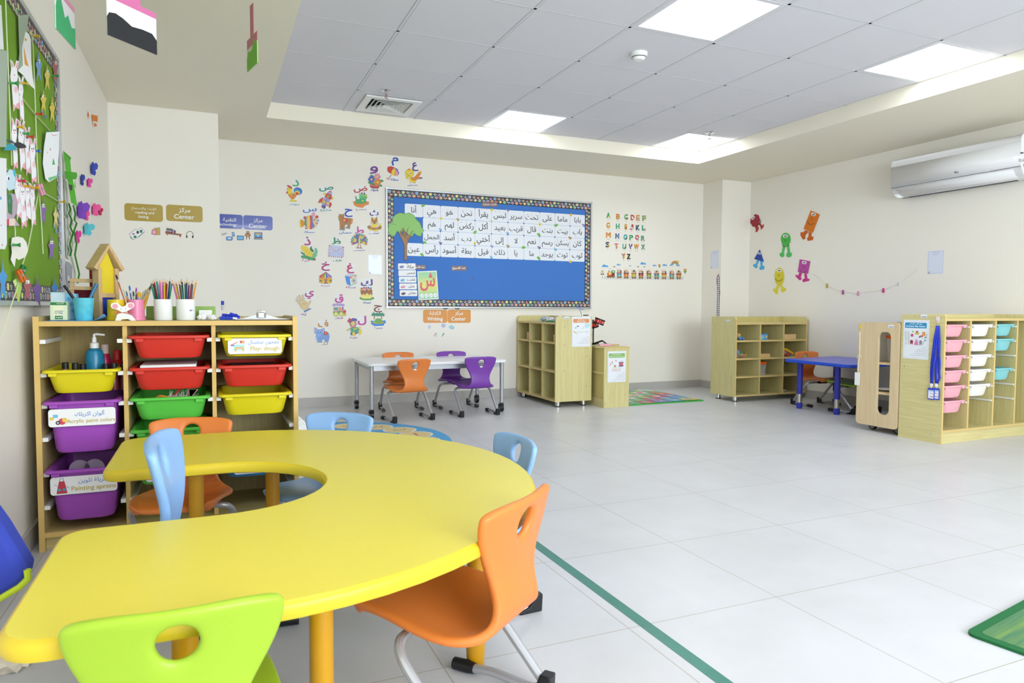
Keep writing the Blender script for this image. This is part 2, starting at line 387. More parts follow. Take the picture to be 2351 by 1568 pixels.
for ins, z in ((.012, ZT-.036), (.003, ZT-.032), (0, ZT-.024), (0, ZT-.010), (.003, ZT-.004), (.009, ZT)):
    rings.append([(x, y, z) for x, y in rel(horseshoe(ins, 0))])
m = M(); m.loft(rings, True, False); m.build('edge_band', YE, t)
m = M(); pl = rel(horseshoe(.009, 0)); m.loft([[(x, y, ZT-.004) for x, y in pl], [(x, y, ZT) for x, y in pl]], False, True); m.build('table_top', YT, t, ang=20)
for (x, y) in ((.655, 1.746), (.655, 2.354), (.2, 1.44), (.2, 2.66), (-.055, 1.46), (-.055, 2.62)):
    X, Y = x+.05, y-2.05
    l = M().lathe([(.0245, .17), (.0245, .455), (.04, .455), (.04, .4645)], 24, (X, Y, 0)).build('leg', YL, t)
    M().lathe([(.019, .06), (.019, .172)], 20, (X, Y, 0)).build('leg_insert', CHROME, l)
    M().lathe([(.018, .0), (.024, .012), (.026, .06), (.026, .078), (.019, .082)], 22, (X, Y, 0)).build('leg_foot', YL, l)

# ---------------- storage trays ----------------
def tray(name, w, d, h, mt, parent=None, lug=True, loc=(0, 0, 0), bow=0, taper=.018):
    """open tub with a flanged rim; origin at the middle of its front rim, top of rim at z=0, runs back along +Y"""
    m = M()
    def ring(ix, iy, z, r):
        p = rrect(-w/2+ix, iy, w/2-ix, d-iy, r, 5)
        if bow: p = [(x, y-bow*(1-(2*x/w)**2)*max(0, 1-y/(d*.5)) ) for x, y in p]
        return [(x, y, z) for x, y in p]
    t_ = .004; ov = .016
    m.loft([ring(ov+taper+.02, ov+taper+.02, -h, .03), ring(ov+taper+.004, ov+taper+.004, -h+.003, .045), ring(ov+taper-.003, ov+taper-.003, -h+.018, .045), ring(ov, ov, -.013, .035), ring(.003, .003, -.013, .022),
            ring(0, 0, -.010, .022), ring(0, 0, -.003, .022), ring(.003, .003, 0, .022), ring(ov+.002, ov+.002, 0, .03), ring(ov+t_, ov+t_, -.008, .03), ring(ov+taper+t_, ov+taper+t_, -h+.02, .04), ring(ov+taper+.02, ov+taper+.02, -h+.006, .03)])
    if lug:
        for x in (-w*.36, w*.36): m.box(x-.014, .004-(bow*.3), -.024, x+.014, ov+.004, -.010)
    o = m.build(name, mt, parent, ang=40, loc=loc); return o
BEECH = 'E6D3A4'
W1 = wood('pale_oak_board', 'D9C68C', 'C2AC6C', 2); W1X = wood('pale_oak_board_x', 'D9C68C', 'C2AC6C', 0); EDG = mat('beech_edging', 'DDB970', .45)
# ---------- shelf of coloured bins (left)
SX, SY, SD = -.645, 3.262, .42
t = thing('bin_shelf', 'pale wood shelf of red, yellow, green and purple bins against the left wall', 'shelf', (SX, SY, 0))
SW = 1.005; bay = [(.022, .305), (.325, .645), (.665, .983)]; SHT = .915
m = M(); m.box(0, .006, 0, .02, SD, .947); m.m = 1; m.box(0, 0, 0, .02, .006, .947); m.build('side_panel', [W1, EDG], t)
m = M(); m.box(SW-.02, .006, 0, SW, SD, .947); m.m = 1; m.box(SW-.02, 0, 0, SW, .006, .947); m.build('side_panel', [W1, EDG], t)
for x in (.308, .647):
    m = M(); m.box(x, .026, .075, x+.017, SD-.012, .908); m.m = 1; m.box(x, .02, .075, x+.017, .026, .908); m.build('divider', [W1, EDG], t)
m = M(); m.box(.02, .012, .908, SW-.02, SD, .928); m.m = 1; m.box(.02, .004, .908, SW-.02, .012, .928); m.build('top_board', [W1X, EDG], t)
m = M(); m.box(.02, .012, .055, SW-.02, SD, .075); m.m = 1; m.box(.02, .004, .055, SW-.02, .012, .075); m.build('bottom_board', [W1X, EDG], t)
M().box(.02, .03, 0, SW-.02, .045, .055).build('plinth', W1X, t)
m = M(); m.box(.02, SD-.012, .075, SW-.02, SD, .942); m.build('back_panel', wood('oak_back', 'C9B57A', 'B49D5C', 2), t)
RZ = [.855, .721, .595, .461, .318, .184]
for bi, (a, b) in enumerate(bay):
    for z in RZ:
        for x, s in ((a-.002, 1), (b+.003, -1)):
            q = M(); q.box(min(x, x+s*.019), .012, z-.017, max(x, x+s*.019), .34, z-.001); q.build('tray_rail', PL, t)
TR, TY_, TG, TP, TB = plastic('red_tray', 'D6362C'), plastic('yellow_tray', 'E4D51B'), plastic('green_tray', '5DC94A'), plastic('purple_tray', 'A650BE'), plastic('blue_tray', '2C8FD8')
def bin_(bi, z, h, mt, label, out=.03):
    a, b = bay[bi]; cx = SX+(a+b)/2
    r = thing('storage_bin', label, 'bin', (cx, SY-out, z+.012), 0, 'plastic bins in the bin shelf')
    tray('tub', b-a-.012, .40, h, mt, r); return r
B = {}
B['y1'] = bin_(0, .721, .098, TY_, 'shallow yellow bin holding a blue pump bottle and paint bottles')
B['p1'] = bin_(0, .595, .215, TP, 'deep purple bin labelled Acrylic paint colors')
B['p2'] = bin_(0, .318, .215, TP, 'deep purple bin labelled Painting aprons, lowest in the left column')
B['r1'] = bin_(1, .855, .098, TR, 'red bin at the top of the middle column')
B['r2'] = bin_(1, .721, .098, TR, 'red bin with a stack of papers, second in the middle column')
B['g1'] = bin_(1, .595, .098, TG, 'green bin with pink feathers and craft scraps')
B['g2'] = bin_(1, .461, .098, TG, 'green bin seen through the hole of the orange chair')
B['g3'] = bin_(1, .318, .098, TG, 'green bin with a white label below the yellow table edge')
B['y2'] = bin_(2, .855, .098, TY_, 'yellow bin labelled Play-dough at the top of the right column')
B['r3'] = bin_(2, .721, .098, TR, 'red bin below the Play-dough bin in the right column')
B['y3'] = bin_(2, .595, .098, TY_, 'empty yellow bin, third down in the right column')
B['b1'] = bin_(2, .318, .098, TB, 'blue bin with a white label low in the right column')

# ---------------- white writing table ----------------
t = thing('writing_table', 'white folding table on grey legs with casters below the blue board', 'table', (1.9, 6.36, 0))
WT = mat('white_laminate', 'F1F2F4', .3)
pl = [(-.655, -.29)]
# the short left edge curves inwards
pl = rrect(-.66, -.385, .66, .40, .05, 4)
cut = [p for p in pl if not (p[0] < -.5 and -.30 < p[1] < .32)]
m = M(); m.prism(pl, .471, .495); m.build('table_top', WT, t, bevel=.003)
M().box(-.60, -.325, .425, .60, -.295, .471).build('apron', STEEL, t); M().box(-.60, .31, .425, .60, .34, .471).build('apron', STEEL, t)
M().box(-.615, -.30, .425, -.585, .33, .471).build('apron', STEEL, t); M().box(.585, -.30, .425, .615, .33, .471).build('apron', STEEL, t)
for (x, y, cs) in ((-.615, -.325, 1), (-.615, .35, 1), (.62, -.33, 1), (.62, .33, 1)):
    l = M().lathe([(.019, .085), (.0195, .471)], 20, (x, y, 0)).build('leg', FRAME, t)
    m = M(); m.lathe([(.017, .078), (.02, .092)], 16, (x, y, 0)); m.box(x-.022, y-.006, .05, x+.022, y+.03, .075); m.build('caster_fork', BLACK, l, bevel=.003)
    m = M(); m.tube([(x-.016, y+.012, .036), (x+.016, y+.012, .036)], .036, 20); m.m = 1; m.tube([(x-.0175, y+.012, .036), (x+.0175, y+.012, .036)], .024, 20); m.build('caster_wheel', [BLACK, mat('caster_grey', '8D9096', .5)], l)
t['label'] = 'white rectangular table on grey legs with casters below the blue board'

# ---------------- cubby cabinets ----------------
G1, G2 = 'DFD49A', 'CDC084'
CW = wood('ash_green_board', G1, G2, 2); CWX = wood('ash_green_board_x', G1, G2, 0); CWY = wood('ash_green_board_y', G1, G2, 1); CED = mat('maple_edging', 'D8BE7C', .45); CBK = wood('ash_back', 'D3C687', 'C1B26E', 2)
SCREW = mat('screw_cap', '8f8a78', .4, .3)
def cubby(name, label, loc, rz, w, d, H, zb, rows, ncol, lip=True, legs=.0):
    """open front along local -Y, x from 0..w, y from 0 (front) ..d"""
    t = thing(name, label, 'shelf', loc, rz)
    th = .018
    def side(x):
        m = M(); r = .03; pr = [(.004, zb), (d, zb), (d, H)] + [(.004+r, H)] + [(.004+r-r*sin(rad(a)), H-r+r*cos(rad(a))) for a in range(15, 91, 15)]
        m.loft([[(x, y, z) for y, z in pr], [(x+th, y, z) for y, z in pr]])
        m.m = 1; m.box(x, 0, zb, x+th, .004, H-r)
        m.build('side_panel', [CW, CED], t, ang=25)
    side(0); side(w-th)
    zt = rows[0]
    for k, z in enumerate(rows):
        m = M(); m.box(th, .006, z-th, w-th, d-.014, z); m.m = 1; m.box(th, .001, z-th, w-th, .006, z); m.build('top_board' if k == 0 else ('bottom_board' if k == len(rows)-1 else 'shelf_board'), [CWX, CED], t)
    M().box(th, d-.014, zb, w-th, d-.002, H-.002).build('back_panel', CBK, t)
    m = M()
    cw = (w-2*th-(ncol-1)*th)/ncol; xs = []
    for c in range(1, ncol): xs.append(th+c*cw+(c-1)*th)
    for x in xs:
        m = M(); m.box(x, .008, rows[-1], x+th, d-.014, zt-th); m.m = 1; m.box(x, .003, rows[-1], x+th, .008, zt-th); m.build('divider', [CW, CED], t)
    if legs:
        for x in (.06, w-.06):
            for y in (.06, d-.06):
                l = M().lathe([(.024, .006), (.024, legs)], 18, (x, y, 0)).build('leg', CHROME, t); M().lathe([(.027, 0), (.027, .008)], 18, (x, y, 0)).build('leg_pad', BLACK, l)
    return t, th, cw
zz = [on_y(x, y, 6.065).z for x, y in ((1276, 741), (1276, 787), (1276, 853), (1276, 919))]
WS, th, wcw = cubby('cubby_shelf', 'nine-hole pale wood cubby shelf with a writing poster on its end', (3.105, 6.99, 0), rad(-90), .93, .41, .90, .055, [.84, .645, .36, .073], 3, legs=.055)
S2, th, scw = cubby('cubby_shelf', 'twelve-hole pale wood cubby shelf holding toys, right of the ladder drawing', (5.045, 5.715, 0), 0, 1.005, .385, .90, .055, [.835, .652, .462, .27, .073], 3, legs=.055)
for (t, pts) in ((WS, [(.912, .1, .8), (.912, .1, .62), (.912, .1, .36), (.93, .35, .82), (.93, .35, .5), (.93, .35, .2)]),):
    for (x, y, z) in pts: M().cyl((.928, y, z), (.931, y, z), .005, 10).build('screw', SCREW, t)
for (y, z) in ((.06, .80), (.06, .62), (.06, .45), (.06, .26), (.33, .8), (.33, .6), (.33, .46), (.33, .3), (.37, .83), (.37, .55), (.37, .12)): M().cyl((-.001, y, z), (.002, y, z), .004, 10).build('screw', SCREW, S2)
# music cabinet behind the writing shelf
t = thing('low_cabinet', 'low pale wood cabinet with a music poster, drum and tambourine on top', 'cabinet', (3.545, 5.868, 0))
d, L, H = .29, 1.05, .605
m = M(); m.box(0, 0, 0, d, .018, H-.018); m.build('end_panel', CW, t); M().box(0, L-.018, 0, d, L, H-.018).build('end_panel', CW, t)
m = M(); m.box(-.002, -.002, H-.018, d+.003, L, H-.003); m.m = 1; m.box(-.002, -.004, H-.018, d+.003, -.002, H-.003); m.build('top_board', [CWY, CED], t)
M().box(.012, .018, .06, .026, L-.018, H-.018).build('back_panel', CBK, t); M().box(.002, .018, .33, .014, L-.018, .35).build('rail', CWY, t); M().box(.002, .018, .06, .014, L-.018, .085).build('rail', CWY, t)
M().box(.004, .018, 0, .02, L-.018, .06).build('plinth', CWY, t); M().box(.03, .018, .30, d, L-.018, .318).build('shelf_board', CWY, t); M().box(.03, .018, .06, d, L-.018, .078).build('bottom_board', CWY, t)
for (x, z) in ((.05, .10), (.24, .12), (.02, .04), (.275, .06)): M().cyl((x, -.002, z), (x, .001, z), .0035, 8).build('screw', SCREW, t)

# ---------------- blue table ----------------
t = thing('blue_table', 'blue topped children\'s table on blue adjustable legs by the right wall', 'table', (5.6, 4.85, 0))
BT = mat('blue_laminate', '5B63D6', .3, var=.02); BE = mat('blue_edge', '1F4FD2', .35); BL = mat('blue_leg', '3A3FB4', .4)
def poly_round(P, r, n=5):
    out = []; N = len(P)
    for i in range(N):
        p = V(P[i]); a = (V(P[i-1])-p).normalized(); b = (V(P[(i+1) % N])-p).normalized()
        ang = a.angle(b); dd = r/math.tan(ang/2); c = p+(a+b).normalized()*(r/sin(ang/2)); s0 = p+a*dd-c; s1 = p+b*dd-c
        a0 = math.atan2(s0.y, s0.x); a1 = math.atan2(s1.y, s1.x); da = (a1-a0+pi) % (2*pi)-pi
        out += [(c.x+r*cos(a0+da*k/n), c.y+r*sin(a0+da*k/n)) for k in range(n+1)]
    return out
BP = [(5.205-5.6, 5.215-4.85), (5.19-5.6, 4.42-4.85), (6.03-5.6, 4.42-4.85), (6.03-5.6, 5.31-4.85)][::-1]
def inset(P, d):
    c = V((0, 0)); return [((x-c.x)*(1-d/.42), (y-c.y)*(1-d/.42)) for x, y in P]
rings = [[(x, y, z) for x, y in poly_round(inset(BP, i), .06)] for i, z in ((.01, .462), (.0, .466), (0, .486), (.004, .492), (.014, .494))]
m = M(); m.loft(rings, True, False); m.build('edge_band', BE, t)
pl = poly_round(inset(BP, .014), .06); m = M(); m.loft([[(x, y, .49) for x, y in pl], [(x, y, .494) for x, y in pl]], False, True); m.build('table_top', BT, t, ang=20)
for (x, y) in ((5.351, 5.133), (5.368, 4.70), (5.91, 5.194), (5.93, 4.55)):
    X, Y = x-5.6, y-4.85
    l = M().lathe([(.027, .145), (.027, .462)], 20, (X, Y, 0)).build('leg', BL, t)
    M().lathe([(.0235, .05), (.0235, .147)], 18, (X, Y, 0)).build('leg_insert', mat('nickel', 'C9C5BC', .25, .9), l); M().lathe([(.024, 0), (.028, .012), (.028, .056), (.0235, .06)], 20, (X, Y, 0)).build('leg_foot', BL, l)

# ---------------- rolling wooden display stand ----------------
t = thing('display_stand', 'rolling wooden display stand with a tall slot in its end panel', 'stand', (4.895, 3.80, 0))
DW = wood('birch_panel', 'E3CDA6', 'D6BC90', 2, 7)
def slotpanel(x0, x1, mt, y0):
    out = poly_round([(y0, .048), (.293, .048), (.293, .884), (y0, .884)], .03); n = len(out)
    inn = rrect(-.008, .148, .104, .811, .045, 5); k = len(inn)
    m = M()
    polys = tessellate_polygon([[V((a, b, 0)) for a, b in out], [V((a, b, 0)) for a, b in inn]])
    al = out+inn
    for x in (x0, x1): m.add([(x, a, b) for a, b in al], [tuple(f) for f in polys])
    m.loft([[(x0, a, b) for a, b in out], [(x1, a, b) for a, b in out]], False, False); m.loft([[(x0, a, b) for a, b in inn], [(x1, a, b) for a, b in inn]], False, False)
    return m.build('end_panel', mt, t, ang=30)
slotpanel(0, .02, DW, -.082); slotpanel(.43, .45, DW, -.06)
DWY = wood('birch_board', 'E3CDA6', 'CFAE78', 0, 7)
for z in (.565, .325): M().box(.02, -.06, z-.018, .43, .28, z).build('shelf_board', DWY, t)
M().box(.02, -.06, .078, .43, .28, .096).build('bottom_board', DWY, t); M().box(.02, .06, .865, .43, .28, .877).build('top_board', mat('grey_top', '8b8e94', .5), t)
for (x, y) in ((.10, -.02), (.10, .21), (.39, -.02), (.39, .21)):
    l = M().box(x-.02, y-.02, .055, x+.02, y+.02, .079).build('caster', BLACK, t); m = M(); m.tube([(x-.012, y, .031), (x+.012, y, .031)], .031, 18); m.m = 1; m.tube([(x-.0135, y, .031), (x+.0135, y, .031)], .023, 18); m.build('caster_wheel', [BLACK, mat('caster_grey', '8D9096', .5)], l)

# ---------------- cabinet of pastel trays (right) ----------------
TW, TD, TH = 1.10, .345, .952
t = thing('tray_cabinet', 'pale wood cabinet of pink, white and teal trays at the right edge', 'cabinet', (4.90, 3.364, 0)); TC = t
# its near end leans a little off the room's axes
m = M(); m.box(0, .004, 0, .018, TD, TH); m.m = 1; m.box(0, 0, 0, .018, .004, TH-.01); m.build('side_panel', [CWY, CED], t); M().box(TW-.018, 0, 0, TW, TD, TH).build('side_panel', CW, t)
m = M(); m.box(.018, .006, .905, TW-.018, TD, .923); m.m = 1; m.box(.018, 0, .905, TW-.018, .006, .923); m.build('top_board', [CWX, CED], t)
M().box(.018, TD-.02, .923, TW-.018, TD-.004, TH).build('upstand', CWX, t)
m = M(); m.box(.018, .006, .082, TW-.018, TD, .10); m.m = 1; m.box(.018, 0, .082, TW-.018, .006, .10); m.build('bottom_board', [CWX, CED], t); M().box(.018, .012, 0, TW-.018, .026, .082).build('plinth', CWX, t)
M().box(.018, TD-.012, .10, TW-.018, TD, .905).build('back_panel', CBK, t)
cols = [(.018, .292), (.310, .584), (.602, .85), (.868, TW-.018)]
for x in (.292, .584, .85):
    m = M(); m.box(x, .012, .10, x+.018, TD-.012, .905); m.m = 1; m.box(x, .006, .10, x+.018, .012, .905); m.build('divider', [CW, CED], t)
PINK, IVORY, TEAL = plastic('pink_tray', 'F0AEBB'), plastic('ivory_tray', 'EFECE6'), plastic('teal_tray', '84CBD0')
TZ = [.868, .755, .64, .528, .415, .303]
for ci, n in ((0, 6), (1, 6), (2, 6)):
    a, b = cols[ci]
    for z in TZ[:n]:
        for x in (a, b-.008): M().box(x, .01, z-.014, x+.008, TD-.03, z-.002).build('tray_rail', PL, t)
def ptray(ci, k, mt, label):
    a, b = cols[ci]
    r = thing('storage_tray', label, 'tray', (4.90+(a+b)/2, 3.364+.012, TZ[k]+.011), 0, 'pastel trays in the tray cabinet')
    tray('tub', b-a-.018, .28, .094, mt, r, bow=.02 if not (ci == 0 and k == 0) else 0, taper=.012); return r
ordn = ['top', 'second', 'third', 'fourth', 'fifth', 'lowest']
for k in range(6): ptray(0, k, PINK, f'pink tray, {ordn[k]} from the top of the left column' if 0 < k < 5 else f'pink tray at the {"top" if k == 0 else "bottom"} of the left column')
for k in range(5): ptray(1, k, IVORY, ['ivory white tray at the top of the middle column', 'ivory white tray second from the top of the middle column', 'ivory white tray third from the top of the middle column', 'ivory white tray fourth from the top of the middle column', 'ivory white tray above the empty bottom slot of the middle column'][k])
for k, lb in ((0, 'teal tray at the top of the right column'), (1, 'teal tray directly under the top teal tray'), (3, 'teal tray on its own below an empty slot')): ptray(2, k, TEAL, lb)
for (x, y, z) in ((-.001, .03, .93), (-.001, .30, .915), (-.001, .30, .65), (-.001, .31, .55), (-.001, .31, .14), (-.001, .25, .09), (-.001, .08, .06), (-.001, .02, .04), (-.001, .24, .935)): M().cyl((x, y, z), (.001, y, z), .0045, 10).build('screw', CHROME, TC)
for (x, z) in ((.54, .90-.03), (.53, .17)): M().cyl((x, TD-.014, z), (x, TD-.011, z), .006, 10).build('screw', mat('vent_dark', '1c1d1f', .8), TC)
# ---------------- flat prints: lettering and pictures on real surfaces ----------------
PM = printmat()
PAL = dict(r='D23B33', o='E8892B', y='F0D430', g='3FA05A', G='1D7A4A', b='3F6FC0', B='2E4A9E', p='8E4FB0', P='F2A0B4', k='222326', w='FBFBFB', n='B07A3A', N='6B4423', t='E4C896', c='58C0D6', m='C9327C', l='9A86C8', e='8C9096', L='C4CAEC', d='4A3A2A', s='8FB4EC', A='C9A05A', C='1F9AD6', a='A6D06A')
PAL = {k: lin(v) for k, v in PAL.items()}
def pc(c): return PAL[c] if len(c) == 1 else lin(c)
_FB = dict(zip('ءآأؤإئابةتثجحخدذرزسشصضطظعغ', [0xFE80, 0xFE81, 0xFE83, 0xFE85, 0xFE87, 0xFE89, 0xFE8D, 0xFE8F, 0xFE93, 0xFE95, 0xFE99, 0xFE9D, 0xFEA1, 0xFEA5, 0xFEA9, 0xFEAB, 0xFEAD, 0xFEAF, 0xFEB1, 0xFEB5, 0xFEB9, 0xFEBD, 0xFEC1, 0xFEC5, 0xFEC9, 0xFECD]))
_FB.update(dict(zip('فقكلمنهوىي', [0xFED1, 0xFED5, 0xFED9, 0xFEDD, 0xFEE1, 0xFEE5, 0xFEE9, 0xFEED, 0xFEEF, 0xFEF1])))
_RJ = set('اأإآدذرزوؤةىء')
def shape(s):                                # joined Arabic letter forms, left to right for drawing
    base = []
    for ch in s:
        if '\u064b' <= ch <= '\u0652': base[-1][1] += ch
        else: base.append([ch, ''])
    out = []; i = 0
    while i < len(base):
        ch, mk = base[i]
        if ch not in _FB: out.append(ch); i += 1; continue
        pj_ = i > 0 and base[i-1][0] in _FB and base[i-1][0] not in _RJ
        if ch == 'ل' and i+1 < len(base) and base[i+1][0] in 'اأإ':
            out.append(chr({'ا': 0xFEFB, 'أ': 0xFEF7, 'إ': 0xFEF9}[base[i+1][0]]+(1 if pj_ else 0))); i += 2; continue
        nj = i+1 < len(base) and base[i+1][0] in _FB and base[i+1][0] != 'ء' and ch not in _RJ
        out.append(chr(_FB[ch] + (3 if pj_ and nj else 2 if nj else 1 if pj_ else 0))); i += 1
    return ''.join(reversed(out))
_TX = {}; _EM = {}
def glyphs(s, bold):
    k = (s, bold)
    if k not in _TX:
        if any(c in _FB for c in s):
            s = ' '.join(reversed([shape(w_) if any(c in _FB for c in w_) else w_ for w_ in s.split(' ')]))
        cu = bpy.data.curves.new('lettering', 'FONT'); cu.body = s; cu.resolution_u = 3
        o = bpy.data.objects.new('lettering', cu); me = bpy.data.meshes.new_from_object(o)
        vs = [v.co.copy() for v in me.vertices]; fs = [tuple(p.vertices) for p in me.polygons]
        bpy.data.objects.remove(o); bpy.data.curves.remove(cu); bpy.data.meshes.remove(me)
        x0 = min(v.x for v in vs); x1 = max(v.x for v in vs); y0 = min(v.y for v in vs); y1 = max(v.y for v in vs)
        _TX[k] = ([((v.x-x0)/(x1-x0), (v.y-y0)/(y1-y0)) for v in vs], fs, (x1-x0)/(y1-y0)); _EM[k] = (x1-x0, y0, y1)
    return _TX[k]
class Pr:
    """pictures on a plane. With zoom=(ox,oy,scale) the coordinates are read off an enlarged view and cast on to the plane; without it they are metres."""
    def __init__(s, o, u, v, zoom=None, base=.0, step=.00006):
        s.fr = frame(o, u, v); s.inv = s.fr.inverted(); s.o = V(o); s.n = s.fr.to_3x3().col[2].copy(); s.zoom = zoom; s.base = base; s.step = step; s.k = 0; s.m = M(); s.out = []
    def pt(s, x, y):
        if s.zoom is None: return (x, y)
        ox, oy, sc = s.zoom; d = ray(ox+x/sc, oy+y/sc); p = CAMP + d*((s.o-CAMP).dot(s.n)/d.dot(s.n)); q = s.inv @ p; return (q.x, q.y)
    def z(s): s.k += 1; return s.base+s.k*s.step
    def raw(s, c, pts, hull=True):
        z = s.z(); s.m.col = pc(c); s.m.add([(x, y, z) for x, y in pts], [tuple(range(len(pts)))])
        if hull: s.out.append(pts)
        return s
    def poly(s, c, a, line=None, hull=True):
        pts = [(a[i], a[i+1]) for i in range(0, len(a), 2)] if not isinstance(a[0], (tuple, list)) else a
        s.raw(c, [s.pt(*p) for p in pts], hull)
        if line: s.line(line, pts+[pts[0]], s.lw)
        return s
    lw = 2.5
    def ell(s, c, cx, cy, rx, ry=None, rot=0, n=16, line=None, hull=True, a0=0, a1=360):
        ry = rx if ry is None else ry; r = rad(rot)
        pts = [(cx+rx*cos(t)*cos(r)-ry*sin(t)*sin(r), cy+rx*cos(t)*sin(r)+ry*sin(t)*cos(r)) for t in [rad(a0+(a1-a0)*i/n) for i in range(n if a1-a0 == 360 else n+1)]]
        return s.poly(c, pts, line, hull)
    def rect(s, c, x0, y0, x1, y1, r=0, line=None, hull=True): return s.poly(c, rrect(min(x0, x1), min(y0, y1), max(x0, x1), max(y0, y1), r) if r else [(x0, y0), (x1, y0), (x1, y1), (x0, y1)], line, hull)
    def line(s, c, pts, w):
        if not isinstance(pts[0], (tuple, list)): pts = [(pts[i], pts[i+1]) for i in range(0, len(pts), 2)]
        z = s.z(); s.m.col = pc(c); L = []; R = []
        for i, p in enumerate(pts):
            a = V(pts[max(0, i-1)]); b = V(pts[min(len(pts)-1, i+1)]); d = b-a
            d = d.normalized() if d.length > 1e-9 else V((1, 0)); n = V((-d.y, d.x))*w/2
            L.append(s.pt(p[0]+n.x, p[1]+n.y)); R.append(s.pt(p[0]-n.x, p[1]-n.y))
        s.m.loft([[(x, y, z) for x, y in L], [(x, y, z) for x, y in R]], False, False, False); return s
    def text(s, c, t, x0, y0, x1, y1, bold=0., fit=False, hull=True):
        """lettering filling the box; (x0,y0) is its top left, (x1,y1) its bottom right as seen. fit keeps its own width, centred"""
        vs, fs, asp = glyphs(t, 0); s.m.col = pc(c)
        if fit:
            w = abs(y1-y0)*asp; cx = (x0+x1)/2; w = min(w, abs(x1-x0)); h = w/asp; cy = (y0+y1)/2; sg = 1 if y1 > y0 else -1
            x0, x1 = cx-w/2, cx+w/2; y0, y1 = cy-sg*h/2, cy+sg*h/2
        e = bold*(y1-y0)
        for dx, dy in ([(0, 0)] if not bold else [(-e, -e), (e, -e), (-e, e), (e, e), (0, 0)]):
            z = s.z(); s.m.add([(*s.pt(x0+abs(e)*.5+dx+(x1-x0-abs(e))*a, y1-e*.5+dy+(y0-y1+e)*b), z) for a, b in vs], fs)
        if hull: s.out.append([s.pt(x0, y0), s.pt(x1, y0), s.pt(x1, y1), s.pt(x0, y1)])
        return s
    def center(s):
        P = [p for o in s.out for p in o] or [(v[0], v[1]) for v in s.m.v]
        return ((min(p[0] for p in P)+max(p[0] for p in P))/2, (min(p[1] for p in P)+max(p[1] for p in P))/2)
    def shift(s, c): s.m.v = [(x-c[0], y-c[1], z) for x, y, z in s.m.v]; s.out = [[(x-c[0], y-c[1]) for x, y in o] for o in s.out]
    def world(s, c, n=0): return s.fr @ Matrix.Translation((c[0], c[1], n))
    def mesh(s, name, parent): return s.m.build(name, PM, parent, ang=0)
def hullpoly(pts, d):
    h = [V(pts[i]) for i in convex_hull_2d([V(p) for p in pts])]; out = []
    if sum(h[i-1].x*h[i].y-h[i].x*h[i-1].y for i in range(len(h))) < 0: h.reverse()
    for i, p in enumerate(h):
        a = h[i-1]; b = h[(i+1) % len(h)]; e0 = (p-a).normalized(); e1 = (b-p).normalized(); n0 = V((e0.y, -e0.x)); n1 = V((e1.y, -e1.x))
        t0 = math.atan2(n0.y, n0.x); da = (math.atan2(n1.y, n1.x)-t0) % (2*pi); da = da if da < pi*1.2 else 0
        k = 1 if da < .3 else 3
        for j in range(k+1): out.append((p.x+d*cos(t0+da*j/k), p.y+d*sin(t0+da*j/k)))
    return out
def cutout(pr, name, label, cat, group, d=.006, t=.0014, back=WHITE, neck=False, n0=0.0004):
    """die-cut card: white backing following the picture, the picture itself"""
    c = pr.center(); pr.shift(c); root = thing(name, label, cat, group=group, mw=pr.world(c, n0))
    m = M()
    P = pr.out; cx = [sum(q[0] for q in o)/len(o) for o in P]; cy = [sum(q[1] for q in o)/len(o) for o in P]
    if neck:
        ht = P[cy.index(max(cy))]; lb = P[-1]; w = .022
        a = (sum(q[0] for q in P[-2])/len(P[-2]), sum(q[1] for q in P[-2])/len(P[-2])); b = (sum(q[0] for q in lb)/len(lb), sum(q[1] for q in lb)/len(lb))
        P = P+[[(a[0]-w, a[1]), (a[0]+w, a[1]), (b[0]+w, b[1]), (b[0]-w, b[1])]]
    for i, o in enumerate(P):
        h = hullpoly(o, d); m.prism(h, 0, t-.0005*i/len(P))
    m.build('backing', back, root, ang=0)
    pr.m.v = [(x, y, z+t) for x, y, z in pr.m.v]; pr.mesh('picture', root); return root
def decal(pr, name, label, cat, group=None, n0=.0004):
    c = pr.center(); pr.shift(c); o = pr.mesh(name, None); o.matrix_world = pr.world(c, n0); return tag(o, label, cat, group)
def sheet(name, label, cat, o, u, v, w, h, group=None, r=0, t=.001, mt=WHITE, n0=.0006, draw=None, rot=0, edge=None):
    """a card of w x h metres centred on o; draw(pr) prints on it in metres, y up"""
    fr = frame(o, u, v) @ Matrix.Translation((0, 0, n0)) @ Matrix.Rotation(rad(rot), 4, 'Z')
    p = rrect(-w/2, -h/2, w/2, h/2, r, 4) if r else [(-w/2, -h/2), (w/2, -h/2), (w/2, h/2), (-w/2, h/2)]
    root = M().prism(p, 0, t).build(name, mt, None, ang=0); root.matrix_world = fr; tag(root, label, cat, group)
    if draw:
        pr = Pr((0, 0, 0), (1, 0, 0), (0, 1, 0), base=t); draw(pr)
        if pr.m.v: pr.mesh('print', root)
    return root
BU, BV = (1, 0, 0), (0, 0, 1)                # axes of the back wall seen from the room
RU = (0, -1, 0); LU = (0, 1, 0)              # right wall, left wall
def back(zoom=None, n=.0): return Pr((0, YB-n, 0), BU, BV, zoom)

